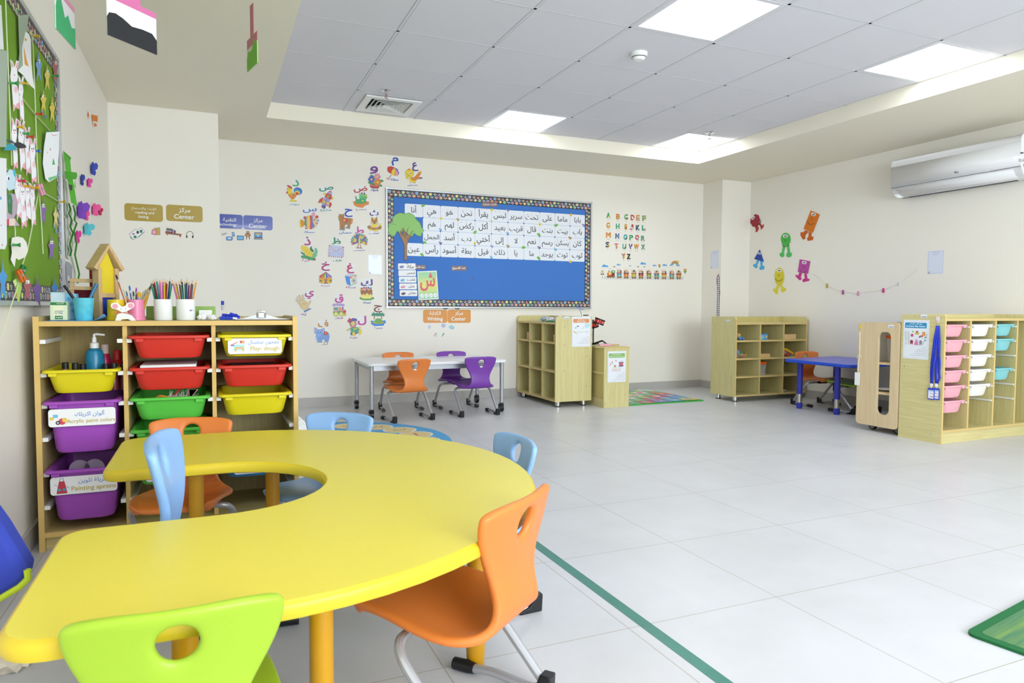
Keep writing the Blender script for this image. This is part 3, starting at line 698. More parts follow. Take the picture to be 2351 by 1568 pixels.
# ---------------- picture-letter stickers left of the blue board ----------------
ZA, ZB, ZD = (650, 380, 6.533), (800, 350, 6.533), (660, 560, 6.533)
GS = 'Arabic letter stickers on the back wall'; OL = '6A5238'
def stk(zoom, label, f):
    p = back(zoom); p.lw = 2.2; f(p); return cutout(p, 'letter_sticker', label, 'sticker', GS, neck=True)
def f(p):
    p.ell('b', 222, 385, 66, 55, 20, line=OL).ell('C', 215, 398, 52, 42, 20).ell('y', 212, 412, 40, 32, 20).ell('r', 208, 422, 28, 22, 20)
    p.poly('y', [72, 340, 112, 328, 135, 365, 132, 405, 185, 412, 200, 440, 160, 500, 115, 490, 78, 450, 66, 395], OL).poly('o', [82, 432, 150, 440, 205, 425, 196, 462, 160, 508, 118, 498, 88, 462], OL)
    p.poly('r', [52, 300, 85, 296, 130, 322, 137, 358, 112, 338, 76, 325], OL).poly('r', [42, 408, 66, 376, 74, 420, 52, 424]).poly('o', [46, 340, 76, 342, 74, 362, 60, 360]).ell('k', 98, 348, 5, 7)
    p.ell('y', 140, 432, 36, 14, 5, line=OL).ell('p', 150, 436, 26, 7, 5).poly('y', [118, 500, 160, 500, 150, 518, 205, 522, 198, 548, 150, 538, 130, 552, 92, 522, 126, 518], OL)
    p.text('4FB06A', 'د', 140, 218, 237, 312, .03).text('2C8A50', 'ديك', 100, 568, 242, 600, .02)
stk(ZA, 'sticker of a rooster with a blue tail under a green letter', f)
def f(p):
    p.poly('r', [590, 480, 605, 478, 580, 552, 522, 562, 545, 510], OL).poly('y', [522, 562, 580, 552, 575, 566, 520, 570]).poly('r', [722, 556, 730, 590, 694, 646, 682, 600, 700, 550], OL).poly('y', [682, 606, 694, 646, 670, 608])
    p.poly('v' if 'v' in PAL else 'B79AD2', [627, 462, 712, 500, 668, 612, 600, 604, 575, 580, 594, 528], OL).poly('r', [640, 440, 662, 410, 728, 448, 728, 500, 700, 512, 622, 462], OL).poly('B79AD2', [658, 415, 690, 384, 720, 380, 728, 412, 730, 446], OL).poly('r', [692, 384, 714, 378, 722, 394, 700, 392])
    p.ell('y', 675, 462, 20, line=OL).ell('g', 675, 462, 14).ell('L', 700, 417, 14, line=OL).poly('y', [598, 432, 612, 410, 652, 418, 632, 446], OL).poly('y', [738, 470, 748, 480, 742, 522, 720, 508], OL)
    p.poly('y', [590, 524, 688, 560, 680, 586, 584, 548], OL).line('4A6A5A', [655, 505, 640, 560, 620, 600], 9).poly('B', [578, 600, 612, 598, 636, 606, 634, 644, 606, 648, 574, 622], OL).poly('r', [590, 612, 620, 622, 612, 640, 592, 632]).ell('k', 604, 542, 4).ell('k', 630, 552, 4).ell('k', 655, 566, 4)
    p.text('0E8A6A', 'ص', 542, 320, 752, 390, .03).text('1C7A5A', 'صاروخ', 556, 652, 724, 690, .02)
stk(ZA, 'sticker of a lilac and red rocket', f)
def f(p):
    p.poly('y', [250, 812, 275, 806, 262, 868, 282, 930, 252, 928, 245, 870], OL).poly('o', [272, 808, 320, 842, 322, 896, 282, 930, 262, 868], OL).poly('r', [306, 772, 335, 758, 345, 790, 310, 808], OL)
    p.ell('t', 420, 852, 96, 104, line=OL).poly('g', [322, 800, 340, 770, 352, 760, 350, 850, 354, 930, 336, 922, 320, 880]).poly('P', [350, 758, 372, 752, 372, 850, 376, 950, 354, 932]).poly('y', [372, 752, 396, 748, 402, 852, 398, 956, 376, 950, 384, 850]).poly('r', [396, 748, 420, 752, 428, 852, 426, 956, 398, 956, 406, 850]).poly('6A72C8', [420, 752, 440, 762, 446, 850, 474, 914, 426, 950, 430, 850])
    p.poly('r', [325, 930, 352, 935, 372, 955, 335, 950], OL).ell('k', 466, 815, 7, 12).poly('r', [486, 862, 512, 852, 492, 880]).ell('P', 454, 731, 28, line=OL).ell('r', 506, 771, 23, line=OL).ell('A8B4EC', 523, 826, 17, line=OL).ell('A8B4EC', 520, 870, 8, line=OL)
    p.text('4A78C0', 'س', 296, 640, 502, 710, .03).text('5A74B0', 'سمكة', 322, 978, 468, 1012, .02)
stk(ZA, 'sticker of a striped tropical fish with bubbles', f)
def f(p):
    p.poly('n', [838, 745, 880, 728, 912, 742, 918, 788, 985, 788, 1035, 800, 1038, 860, 1010, 880, 1004, 935, 962, 930, 960, 876, 925, 900, 924, 962, 850, 960, 848, 850, 830, 800], OL).poly('e', [848, 944, 925, 948, 926, 972, 842, 968], OL).poly('e', [936, 920, 1004, 926, 1004, 950, 934, 942], OL)
    p.poly('y', [822, 770, 862, 736, 905, 732, 880, 752, 858, 768, 830, 800], OL).ell('n', 875, 775, 46, 38, 25).poly('n', [836, 740, 848, 722, 856, 742], OL).poly('n', [892, 740, 908, 720, 916, 746], OL).ell('d', 878, 778, 4, 6).poly('o', [1018, 790, 1045, 800, 1040, 850, 1028, 888, 1010, 870], OL)
    p.ell('r', 930, 822, 38, 34, line=OL).ell('o', 918, 822, 22, line=OL).ell('y', 918, 822, 8).line('6A6AA8', [946, 852, 948, 888], 9).line(OL, [885, 905, 888, 960], 3).text('2F4AB0', 'ح', 922, 650, 1040, 772, .03).text('3A52A0', 'حصان', 840, 988, 1030, 1030, .02)
stk(ZA, 'sticker of a brown pony with a red saddle', f)
def f(p):
    p.poly('G', [398, 1235, 432, 1206, 430, 1240, 470, 1290, 440, 1300, 410, 1268], OL).poly('2E8A5A', [262, 1290, 320, 1320, 330, 1345, 290, 1335, 264, 1310], OL)
    p.poly('y', [270, 1210, 305, 1198, 350, 1215, 400, 1258, 452, 1330, 440, 1370, 400, 1375, 330, 1330, 280, 1268], OL)
    for i in range(5): p.line('C8A820', [290+i*34, 1200+i*26, 270+i*36, 1262+i*26], 2.5)
    for i in range(3): p.line('C8A820', [276+i*18, 1216+i*18 if i else 1236, 420+i*10, 1368-i*26], 2.5)
    p.poly('6AC08A', [470, 1240, 500, 1240, 518, 1290, 500, 1360, 470, 1400, 430, 1380, 450, 1320, 480, 1290], OL).poly('3A9A5A', [265, 1358, 320, 1342, 400, 1370, 470, 1395, 458, 1425, 390, 1415, 340, 1395, 280, 1390], OL).poly('A0522A', [455, 1400, 478, 1390, 492, 1406, 476, 1426, 452, 1420], OL)
    p.text('C02A7A', 'ذ', 318, 1070, 412, 1196, .03).text('B83A6A', 'ذرة', 284, 1402, 392, 1448, .02)
stk(ZA, 'sticker of a yellow corn cob in green leaves', f)
def f(p):
    p.poly('L', [688, 1194, 912, 1216, 904, 1388, 676, 1362], OL)
    a = [(690, 1197), (788, 1290), (908, 1218)]
    def stripe(q0, q1, n):
        for i in range(n):
            t0 = i/n; t1 = (i+.5)/n; x = lambda t: (q0[0]+(q1[0]-q0[0])*t, q0[1]+(q1[1]-q0[1])*t)
            p.line('r' if i % 2 else '4A5098', [x(t0), x(t1)], 16); p.line('w', [x(t1), x((i+1)/n)], 16)
    stripe(a[0], a[1], 6); stripe(a[1], a[2], 6); stripe((694, 1202), (682, 1356), 6); stripe((906, 1222), (898, 1382), 6); stripe((682, 1358), (898, 1384), 7)
    p.line('8088B0', [770, 1288, 696, 1348], 2.5).line('8088B0', [808, 1292, 888, 1366], 2.5).text('0E8A5A', 'ظ', 732, 1080, 862, 1184, .03).text('2A8A6A', 'ظرف', 750, 1408, 880, 1444, .02)
stk(ZA, 'sticker of a white envelope with a striped border', f)
def f(p):
    p.poly('A83A3A', [318, 480, 340, 470, 440, 488, 468, 500, 452, 540, 360, 538, 326, 520], OL).ell('D06A6A', 395, 500, 70, 14, 8).poly('y', [322, 474, 352, 488, 340, 500], OL)
    for (x, y) in ((352, 352), (318, 455), (498, 425), (480, 496), (365, 470)): p.ell('2E9A5A', x, y, 28, 15, 20, line=OL)
    def fl(cx, cy, c, r):
        for i in range(6): p.ell(c, cx+r*.62*cos(i*pi/3), cy+r*.62*sin(i*pi/3), r*.42, line=OL)
        p.ell('y', cx, cy, r*.34, line=OL)
    fl(430, 366, 'E89AC0', 50); fl(345, 405, '4A62C8', 50); fl(436, 450, 'o', 52)
    p.text('7A2F8A', 'و', 322, 210, 440, 322, .03).text('6A4A8A', 'ورود', 332, 545, 446, 586, .02)
stk(ZB, 'sticker of a basket of pink, blue and orange flowers', f)
def f(p):
    p.poly('r', [590, 216, 640, 206, 690, 226, 640, 322, 588, 290, 580, 246], OL).poly('y', [690, 226, 700, 270, 688, 346, 640, 326, 650, 270], OL).poly('E89AA8', [690, 226, 738, 256, 756, 320, 735, 350, 688, 346, 704, 280], OL).poly('6A62B8', [690, 226, 735, 248, 760, 306, 752, 340, 745, 300]).poly('y', [640, 322, 690, 346, 735, 350, 700, 356, 650, 340])
    p.line('7A6AA0', [642, 336, 606, 392], 9).line('r', [612, 384, 602, 402, 586, 398, 576, 378], 11).text('2A52B0', 'م', 648, 76, 746, 196, .03).text('2F4AA0', 'مظلة', 630, 388, 750, 424, .02)
stk(ZB, 'sticker of a red and yellow umbrella, highest on the wall', f)
def f(p):
    p.poly('o', [980, 380, 1060, 290, 1092, 276, 1096, 296, 1076, 340, 1050, 365, 1108, 376, 1104, 392, 1040, 402, 990, 408], OL).poly('y', [1070, 292, 1092, 278, 1090, 300, 1076, 320]).poly('5A3A7A', [1070, 380, 1110, 378, 1104, 392, 1070, 394])
    p.ell('y', 918, 312, 62, 66, line=OL).ell('y', 965, 415, 52, 42, 20, line=OL).poly('y', [856, 275, 872, 330, 880, 370, 915, 405, 870, 398, 850, 340], OL).poly('o', [940, 380, 1000, 370, 1040, 402, 985, 425, 940, 405], OL).poly('o', [880, 260, 900, 240, 920, 246, 926, 262, 900, 272])
    p.ell('w', 890, 326, 10, 15).ell('k', 890, 328, 6, 10).ell('w', 935, 312, 10, 15).ell('k', 937, 314, 6, 10).poly('B0482A', [900, 340, 916, 346, 908, 366]).line(OL, [935, 455, 920, 466], 6).line(OL, [990, 455, 1000, 466], 6).text('6A3A8A', 'ع', 958, 152, 1046, 280, .03).text('6A4A8A', 'عصفور', 876, 480, 1040, 506, .02)
stk(ZB, 'sticker of a yellow chick with orange wings, above the board corner', f)
def f(p):
    p.poly('o', [68, 742, 120, 720, 260, 728, 312, 744, 300, 780, 250, 796, 210, 830, 130, 818, 84, 790], OL).poly('4AA86A', [100, 660, 116, 656, 130, 700, 165, 700, 165, 620, 190, 592, 240, 600, 262, 630, 280, 640, 280, 680, 262, 700, 258, 735, 280, 760, 220, 756, 200, 775, 150, 765, 100, 770, 110, 720], OL)
    p.ell('6AC87A', 215, 655, 58, 42, line=OL).ell('w', 198, 612, 20, 26, line=OL).ell('k', 200, 616, 10, 18).ell('w', 236, 614, 20, 26, line=OL).ell('k', 236, 618, 10, 18).line('2A6A3A', [172, 668, 215, 684, 262, 664], 4).ell('y', 270, 652, 10, 14).ell('y', 160, 640, 8, 14).ell('C8E060', 212, 726, 16, 10)
    p.text('C03A3A', 'ض', 80, 508, 282, 605, .03).text('B04848', 'ضفدع', 112, 845, 268, 874, .02)
stk(ZB, 'sticker of a green frog on an orange lily pad', f)
def f(p):
    p.poly('n', [282, 1110, 320, 1090, 350, 1130, 430, 1130, 470, 1090, 498, 1100, 490, 1150, 430, 1162, 330, 1162, 290, 1140], OL).poly('t', [330, 1040, 360, 1000, 430, 1000, 450, 1060, 420, 1130, 350, 1130], OL).poly('y', [340, 1075, 430, 1075, 415, 1110, 385, 1130, 355, 1110]).poly('n', [345, 965, 362, 985, 410, 984, 428, 960, 432, 1020, 410, 1060, 390, 1072, 365, 1060, 342, 1020], OL)
    p.poly('y', [368, 985, 405, 985, 396, 1010, 375, 1010]).ell('k', 374, 1026, 5).ell('k', 404, 1026, 5).ell('k', 390, 1062, 9, 6).poly('y', [310, 1150, 345, 1140, 350, 1170, 320, 1176], OL).poly('y', [372, 1160, 440, 1150, 438, 1184, 380, 1184], OL).poly('y', [452, 1090, 478, 1062, 492, 1104, 470, 1112], OL)
    p.text('5A3A9A', 'ث', 318, 866, 450, 950, .03).text('5A4A9A', 'ثعلب', 306, 1198, 456, 1230, .02)
stk(ZB, 'sticker of a sitting fox with a bushy tail', f)
def f(p):
    cs = ['o', 'P', 'p', 'b', '4A9A8A', 'y', 'g', 'o', 'y', 'c', 'p', 'b']
    for k, (r, n) in enumerate(((92, 13), (62, 10))):
        for i in range(n):
            a = rad(-205+230*i/(n-1)); x, y = 163+r*1.12*cos(a), 1330+r*sin(a); p.ell(cs[(i*3+k*2) % 12], x, y, 17, 26, math.degrees(a)+90, line=OL); p.ell(cs[(i*5+3) % 12], x, y, 8)
    p.ell('5A5AB8', 162, 1330, 46, 42).poly('y', [158, 1260, 172, 1260, 176, 1310, 178, 1385, 146, 1385, 150, 1310], OL).ell('y', 166, 1268, 12, line=OL).ell('g', 190, 1330, 14, 24).line('9A5A2A', [146, 1385, 140, 1430], 8).line('9A5A2A', [178, 1385, 184, 1430], 8).line('9A5A2A', [114, 1430, 206, 1436], 10)
    p.text('D04AA0', 'ط', 100, 1112, 230, 1218, .03).text('A84A8A', 'طاووس', 70, 1456, 248, 1480, .02)
stk(ZB, 'sticker of a peacock with a fan of coloured feathers', f)
def f(p):
    p.poly('E8A02A', [472, 510, 520, 500, 630, 500, 668, 512, 664, 580, 628, 596, 520, 594, 474, 576], OL)
    T = [(472, 485), (490, 512), (520, 512), (550, 500), (576, 522), (602, 500), (632, 512), (650, 508), (668, 490)]
    for i, c in enumerate(['r', 'o', 'g', 'y', 'b', 'l', 'P', '6A62C8']): p.poly(c, [(575, 418), T[i], T[i+1]], OL)
    p.poly('A07060', [556, 530, 594, 530, 606, 596, 545, 596], OL).poly('y', [545, 540, 520, 590, 540, 598, 562, 560], OL).poly('y', [604, 540, 634, 590, 610, 598, 588, 560], OL).rect('G', 484, 540, 510, 560).rect('G', 634, 540, 660, 560)
    p.text('B02A6A', 'خ', 512, 268, 634, 402, .03).text('A84A7A', 'خيمة', 500, 614, 644, 640, .02)
stk(ZD, 'sticker of a striped circus tent', f)
def f(p):
    p.poly('C4D0F0', [862, 478, 920, 448, 1036, 460, 930, 492], OL).poly('3A8AE8', [862, 478, 930, 492, 946, 628, 890, 600], OL).poly('D8E0F4', [930, 492, 1036, 460, 1040, 590, 946, 628], OL).poly('E8B060', [930, 496, 1034, 466, 1034, 490, 934, 520], OL)
    p.ell('y', 994, 552, 30, 38, line=OL).ell('B4C8F0', 994, 552, 20, 27, line=OL).ell('5A6AB0', 996, 550, 10, 14).ell('r', 948, 505, 7).rect('w', 972, 488, 1000, 500).line('3A9A5A', [890, 598, 946, 626, 1040, 590], 7)
    p.text('C02A6A', 'غ', 892, 290, 1000, 440, .03).text('B04A80', 'غسالة', 872, 632, 1028, 664, .02)
stk(ZD, 'sticker of a blue and white washing machine', f)
def f(p):
    p.ell('5AA84A', 1190, 814, 112, 32, line=OL).poly('EFE078', [1100, 745, 1272, 745, 1272, 800, 1240, 822, 1140, 822, 1104, 806], OL).poly('A0622A', [1094, 690, 1130, 668, 1240, 664, 1270, 690, 1272, 765, 1250, 760, 1240, 735, 1222, 770, 1206, 738, 1180, 740, 1160, 772, 1146, 740, 1124, 765, 1098, 742], OL).ell('E8A08A', 1180, 682, 66, 18)
    for x, y, c in ((1112, 668, 'r'), (1146, 656, 'b'), (1180, 660, 'r'), (1212, 656, 'b'), (1250, 664, 'g'), (1190, 694, 'b'), (1098, 690, 'y')): p.ell(c, x, y, 13, line=OL)
    p.line('F8F0A0', [1104, 792, 1190, 806, 1272, 790], 7).text('5A3A9A', 'ك', 1100, 530, 1276, 630, .03).text('5A4A9A', 'كعكة', 1134, 866, 1256, 894, .02)
stk(ZD, 'sticker of a birthday cake with dripping icing', f)
def f(p):
    p.poly('t', [165, 895, 240, 865, 276, 850, 300, 890, 322, 858, 340, 846, 356, 852, 350, 876, 320, 930, 318, 965, 258, 1005, 236, 988, 200, 960], OL)
    for q in ([124, 840, 140, 834, 175, 885, 165, 902], [140, 800, 156, 795, 206, 868, 182, 885], [166, 775, 186, 770, 232, 850, 206, 872], [214, 768, 232, 766, 262, 840, 236, 862]): p.poly('t', q, OL); p.ell('t', (q[0]+q[2])/2, (q[1]+q[3])/2+2, 11, line=OL)
    p.poly('t', [180, 890, 262, 850, 270, 880, 220, 920]).line(OL, [205, 920, 250, 878], 2.5).line(OL, [250, 920, 282, 876], 2.5).poly('5A8AC8', [242, 1010, 320, 972, 346, 962, 356, 976, 300, 1006, 250, 1030], OL)
    p.text('B83A8A', 'ي', 262, 706, 396, 822, .03).text('B04A80', 'يد', 190, 1038, 280, 1076, .02)
stk(ZD, 'sticker of an open hand, leftmost above the bin shelf', f)
def f(p):
    for x, y, r in ((700, 915, 26), (745, 910, 30), (790, 912, 28), (830, 918, 26)): p.ell('B4A4E0', x, y, r, 20, line=OL)
    p.poly('E8B0B0', [690, 948, 768, 944, 770, 1010, 690, 1018], OL).rect('3AA8A0', 700, 958, 756, 994, 0, OL).poly('E08A3A', [776, 950, 800, 945, 804, 990, 776, 994], OL).poly('E8B04A', [770, 992, 860, 986, 864, 1020, 772, 1026], OL).ell('r', 858, 1016, 20, 26, line=OL).poly('8A6AC0', [812, 950, 842, 948, 838, 986, 818, 988], OL).poly('9A6AC8', [740, 1012, 840, 1006, 846, 1044, 742, 1048], OL).poly('3A9A6A', [684, 1016, 770, 1012, 770, 1040, 690, 1044], OL)
    for x in (728, 806): p.ell('C8D84A', x, 1052, 36, line=OL).ell('F0F0A0', x, 1052, 18, line=OL)
    p.ell('E8B83A', 862, 1058, 18, line=OL).text('C03A9A', 'ق', 714, 758, 836, 882, .03).text('B04A80', 'قطار', 710, 1096, 832, 1130, .02)
stk(ZD, 'sticker of a small steam engine under a smoke cloud', f)
def f(p):
    p.poly('4AA88A', [935, 1262, 1000, 1240, 1060, 1256, 1084, 1276, 1060, 1310, 1080, 1330, 1010, 1360, 940, 1350, 950, 1310], OL).poly('E8C87A', [880, 1296, 925, 1262, 942, 1262, 935, 1290, 900, 1306], OL).poly('E8D88A', [1050, 1246, 1100, 1244, 1102, 1262, 1066, 1276], OL).poly('6A6AC0', [940, 1340, 1000, 1320, 1050, 1330, 1000, 1375, 950, 1370], OL)
    p.ell('y', 992, 1350, 22, 38, line=OL).ell('y', 1090, 1322, 22, 42, 15, line=OL).ell('y', 1006, 1276, 18, 10).ell('y', 1036, 1268, 10, 8).poly('A0703A', [930, 1180, 960, 1150, 1020, 1156, 1036, 1210, 1010, 1236, 940, 1232], OL).ell('F0D0A0', 984, 1196, 34, 36, line=OL).ell('k', 974, 1188, 4, 7).ell('k', 1000, 1190, 4, 7).line('B04A3A', [968, 1210, 986, 1220, 1004, 1210], 3)
    p.poly('6A4AB0', [915, 1170, 930, 1140, 980, 1112, 1040, 1124, 1046, 1160, 1010, 1150, 960, 1156, 936, 1184], OL).poly('r', [894, 1160, 930, 1108, 952, 1130, 924, 1186], OL).poly('E88A8A', [944, 1228, 1030, 1232, 1020, 1252, 946, 1246], OL)
    p.text('C84AA0', 'ل', 1054, 1080, 1180, 1216, .04).text('B0508A', 'لعبة', 934, 1390, 1042, 1424, .02)
stk(ZD, 'sticker of a rag doll in a purple hat', f)
def f(p):
    p.poly('3A8AE0', [1250, 1150, 1330, 1160, 1470, 1146, 1474, 1180, 1450, 1200, 1440, 1226, 1300, 1232, 1256, 1200], OL).ell('A8B84A', 1360, 1176, 88, 24, line=OL).ell('6AB04A', 1362, 1150, 52, 34, line=OL)
    for x, dx in ((1310, -8), (1402, 8)):
        p.line('B07A3A', [x+dx*1.6, 1130, x+dx*.3, 1080], 14)
        for a in (-150, -110, -60, -20, 20, 165): p.ell('2E9A7A', x-dx*.3+30*cos(rad(a)), 1066+18*sin(rad(a)), 28, 11, a*.5 if abs(a) < 90 else (180-abs(a))*.6*(-1 if a > 0 else 1)+20, line=OL)
    p.text('8A4A32', 'ج', 1296, 918, 1418, 1024, .03).text('6A4A4A', 'جزيرة', 1300, 1248, 1430, 1276, .02)
stk(ZD, 'sticker of a palm island, lowest beside the board corner', f)
def f(p):
    p.poly('7AA0E0', [470, 1330, 560, 1310, 610, 1330, 628, 1400, 612, 1470, 560, 1470, 552, 1430, 520, 1440, 516, 1480, 450, 1478, 446, 1400], OL).poly('8AB0EC', [402, 1250, 425, 1262, 460, 1285, 500, 1282, 548, 1255, 560, 1290, 545, 1345, 510, 1350, 505, 1390, 470, 1400, 440, 1420, 420, 1400, 430, 1360, 404, 1330], OL).line('8AB0EC', [455, 1380, 452, 1420, 430, 1440], 20)
    p.poly('P', [410, 1268, 430, 1280, 428, 1320, 410, 1318]).poly('P', [528, 1282, 546, 1272, 545, 1320, 526, 1330]).ell('k', 455, 1325, 5, 8).ell('k', 492, 1328, 5, 8).poly('r', [552, 1320, 590, 1312, 606, 1350, 570, 1372, 548, 1360], OL).ell('y', 576, 1340, 10).line('6A8AC8', [612, 1330, 632, 1380, 620, 1430], 5)
    for x in (445, 485, 550, 596): p.ell('E8E0A0', x, 1474, 14, 6, line=OL)
    p.text('D08A2A', 'ف', 458, 1140, 612, 1248, .03).text('B86A3A', 'فيل', 512, 1484, 608, 1514, .02)
stk(ZD, 'sticker of a blue elephant, lowest beside the bin shelf', f)
# ---------------- blue notice board on the back wall ----------------
g = back((860, 410, 4.521))
bx0, bz1 = g.pt(112, 92); bx1 = g.pt(2250, 235)[0]; bz0 = g.pt(112, 1343)[1]
bw, bh = bx1-bx0, bz1-bz0; bcx, bcz = (bx0+bx1)/2, (bz0+bz1)/2
t = thing('notice_board', 'long blue notice board framed in aluminium on the back wall', 'notice board', mw=frame((bcx, YB-.0005, bcz), BU, BV))
ALU = mat('aluminium_frame', 'C6C9CE', .3, .6); fw = .018
BLUE = mat('blue_felt', '4E80CE', .9, spec=.1, bump=.2, bscale=500)
M().box(-bw/2+fw, -bh/2+fw, .0, bw/2-fw, bh/2-fw, .010).build('felt_panel', BLUE, t)
m = M(); m.box(-bw/2, -bh/2, 0, bw/2, -bh/2+fw, .022); m.box(-bw/2, bh/2-fw, 0, bw/2, bh/2, .022); m.box(-bw/2, -bh/2+fw, 0, -bw/2+fw, bh/2-fw, .022); m.box(bw/2-fw, -bh/2+fw, 0, bw/2, bh/2-fw, .022); m.build('frame', ALU, t, bevel=.003)
m = M()
for sx in (-1, 1):
    for sy in (-1, 1): m.cyl((sx*(bw/2-.009), sy*(bh/2-.009), .02), (sx*(bw/2-.009), sy*(bh/2-.009), .026), .012, 14)
m.build('frame_corner', ALU, t)
SHC = ['2FA0E8', 'F0943A', 'E8404A', 'F0E04A', '52C272', 'B64FA8', 'F0A0B8']
def motif(p, kind, x, y, r, c, base='w'):
    def star(rr): return [(x+rr*(1 if i % 2 == 0 else .45)*sin(i*pi/5), y+rr*(1 if i % 2 == 0 else .45)*cos(i*pi/5)) for i in range(10)]
    def heart(rr): return [(x-rr*.95*sin(a)**3, y+rr*(.72*cos(a)-.3*cos(2*a)-.12*cos(3*a))) for a in [2*pi*i/14 for i in range(14)]]
    for cc, k in ((base, 1.0), (c, .74)):
        if cc is None: continue
        rr = r*k
        if kind == 0: p.rect(cc, x-rr*.85, y-rr*.85, x+rr*.85, y+rr*.85)
        elif kind == 1: p.raw(cc, star(rr*1.15))
        elif kind == 2: p.raw(cc, [(x, y+rr), (x-rr*.95, y-rr*.75), (x+rr*.95, y-rr*.75)])
        elif kind == 3: p.ell(cc, x, y, rr*.92, n=12)
        else: p.raw(cc, heart(rr))
SEQ = [(0, 0), (1, 1), (2, 2), (0, 3), (1, 4), (2, 5)]; SEQ2 = [(4, 2), (3, 3), (0, 4), (4, 0), (3, 5), (0, 1)]
def trimband(p, x0, y0, x1, y1, along):
    """black printed strip with two rows of small coloured shapes"""
    p.rect('2C282B', x0, y0, x1, y1); z0 = p.k
    if along == 'x': L = x1-x0; w = y1-y0
    else: L = y1-y0; w = x1-x0
    n = int(L/(w*.66)); st = L/n
    for row in (0, 1):
        for i in range(n):
            s_ = (i+.5+(.25 if row else -.1))*st
            if s_ > L-.2*st: continue
            b_ = w*(.3 if row else .72)
            x, y = (x0+s_, y0+b_) if along == 'x' else (x0+b_, y0+s_)
            kd, co = (SEQ if row == 0 else SEQ2)[i % 6]; p.k = z0+1; motif(p, kd, x, y, w*.205, SHC[co])
            p.k = z0+1; x2, y2 = (x+st*.5, y+w*.02) if along == 'x' else (x+w*.02, y+st*.5)
            if s_+st*.5 < L-.1*st: motif(p, (i*2+row) % 5, x2, y2, w*.125, '2C282B', 'B8B4B8')
p = Pr((0, 0, 0), (1, 0, 0), (0, 1, 0), base=.0106); iw, ih = bw/2-fw, bh/2-fw; tb = .072
trimband(p, -iw, ih-tb, iw, ih, 'x'); trimband(p, -iw, -ih, iw, -ih+tb, 'x'); trimband(p, -iw, -ih+tb, -iw+.066, ih-tb, 'y'); trimband(p, iw-.066, -ih+tb, iw, ih-tb, 'y')
p.mesh('border_trim', t)
# word cards
NB = YB-.0115
def nbz(zoom=(860, 410, 4.521), n=0): return Pr((0, NB-n, 0), BU, BV, zoom)
g = nbz(); cx0 = g.pt(312, 255)[0]; cx1 = g.pt(2183, 380)[0]; cz1 = (g.pt(312, 256)[1]+g.pt(2183, 380)[1])/2; cz0 = (g.pt(345, 800)[1]+g.pt(2183, 867)[1])/2
CWD = (cx1-cx0)/11; CHT = (cz1-cz0)/4
ROWS = [['بابا', 'ماما', 'عَلَى', 'تَحْتَ', 'سرير', 'لَبَسَ', 'يَقْرَأ', 'نَحْنُ', 'هُوَ', 'هِيَ', 'أنا'], ['بَاب', 'بَيْت', 'بَنْت', 'قَال', 'قَرِيب', 'بَعِيد', 'أَكَلَ', 'رَكَضَ', 'لهم', 'هُمَ'],
        ['كَان', 'يَسْكُنُ', 'رسم', 'نعم', 'لا', 'إلى', 'أختي', 'دب', 'أسد', 'الجمل'], ['ثوب', 'توت', 'يوجد', 'ما', 'يا', 'ذلك', 'فيل', 'بطة', 'أسود', 'رأس', 'عين']]
CARD = mat('laminated_card', 'ECEFF6', .35)
ON = ['first', 'second', 'third', 'fourth', 'fifth', 'sixth', 'seventh', 'eighth', 'ninth', 'tenth', 'eleventh']; RN = ['top', 'second', 'third', 'bottom']
MK = {'\u064e': 1, '\u064f': 2, '\u0650': 3, '\u0652': 4}
def word(p, w, x0, y0, x1, y1):
    """Arabic word with its vowel marks above or below its letters, kept in proportion"""
    plain = ''.join(c for c in w if c not in MK); glyphs(plain, 0); ew, e0, e1 = _EM[(plain, 0)]
    k_ = min(CHT*.60, abs(x1-x0)/ew); wd = ew*k_; hh = (e1-e0)*k_; X = (x0+x1)/2; Y = k_*((e0+e1)/2-.27); a, b = X-wd/2, X+wd/2; sg = -1; h = CHT*.44
    p.text('3A3B40', plain, a, Y+hh/2, b, Y-hh/2, .008)
    n = len(plain); i = -1
    for c in w:
        if c not in MK: i += 1; continue
        x = b-(i+.55)/n*(b-a); k = MK[c]; e = h*.11; yy = Y+sg*(hh/2+e*.9) if k == 3 else Y-sg*(hh/2+e*.7)
        if k in (1, 3): p.line('3A3B40', [x-e, yy+sg*e*.4, x+e, yy-sg*e*.4], e*.42)
        elif k == 4: p.ell('3A3B40', x, yy, e*.55, n=8); p.ell('ECEFF6', x, yy, e*.26, n=6)
        else: p.ell('3A3B40', x+e*.3, yy, e*.5, n=7); p.line('3A3B40', [x+e*.4, yy, x-e*.8, yy+sg*e*.7], e*.4)
for r, ws in enumerate(ROWS):
    for c, w in enumerate(ws):
        x = cx1-(c+.5)*CWD; z = cz1-(r+.5)*CHT
        def dr(p, w=w): word(p, w, -CWD*.42, CHT*.22, CWD*.42, -CHT*.22)
        plain = ''.join(q for q in w if q not in MK)
        sheet('word_card', f'white word card reading {plain}, {ON[c]} from the right in the {RN[r]} row', 'card', (x, NB, z), BU, BV, CWD-.002, CHT-.002, 'word cards on the blue board', r=.014, t=.0008, mt=CARD, draw=dr, n0=.0003)
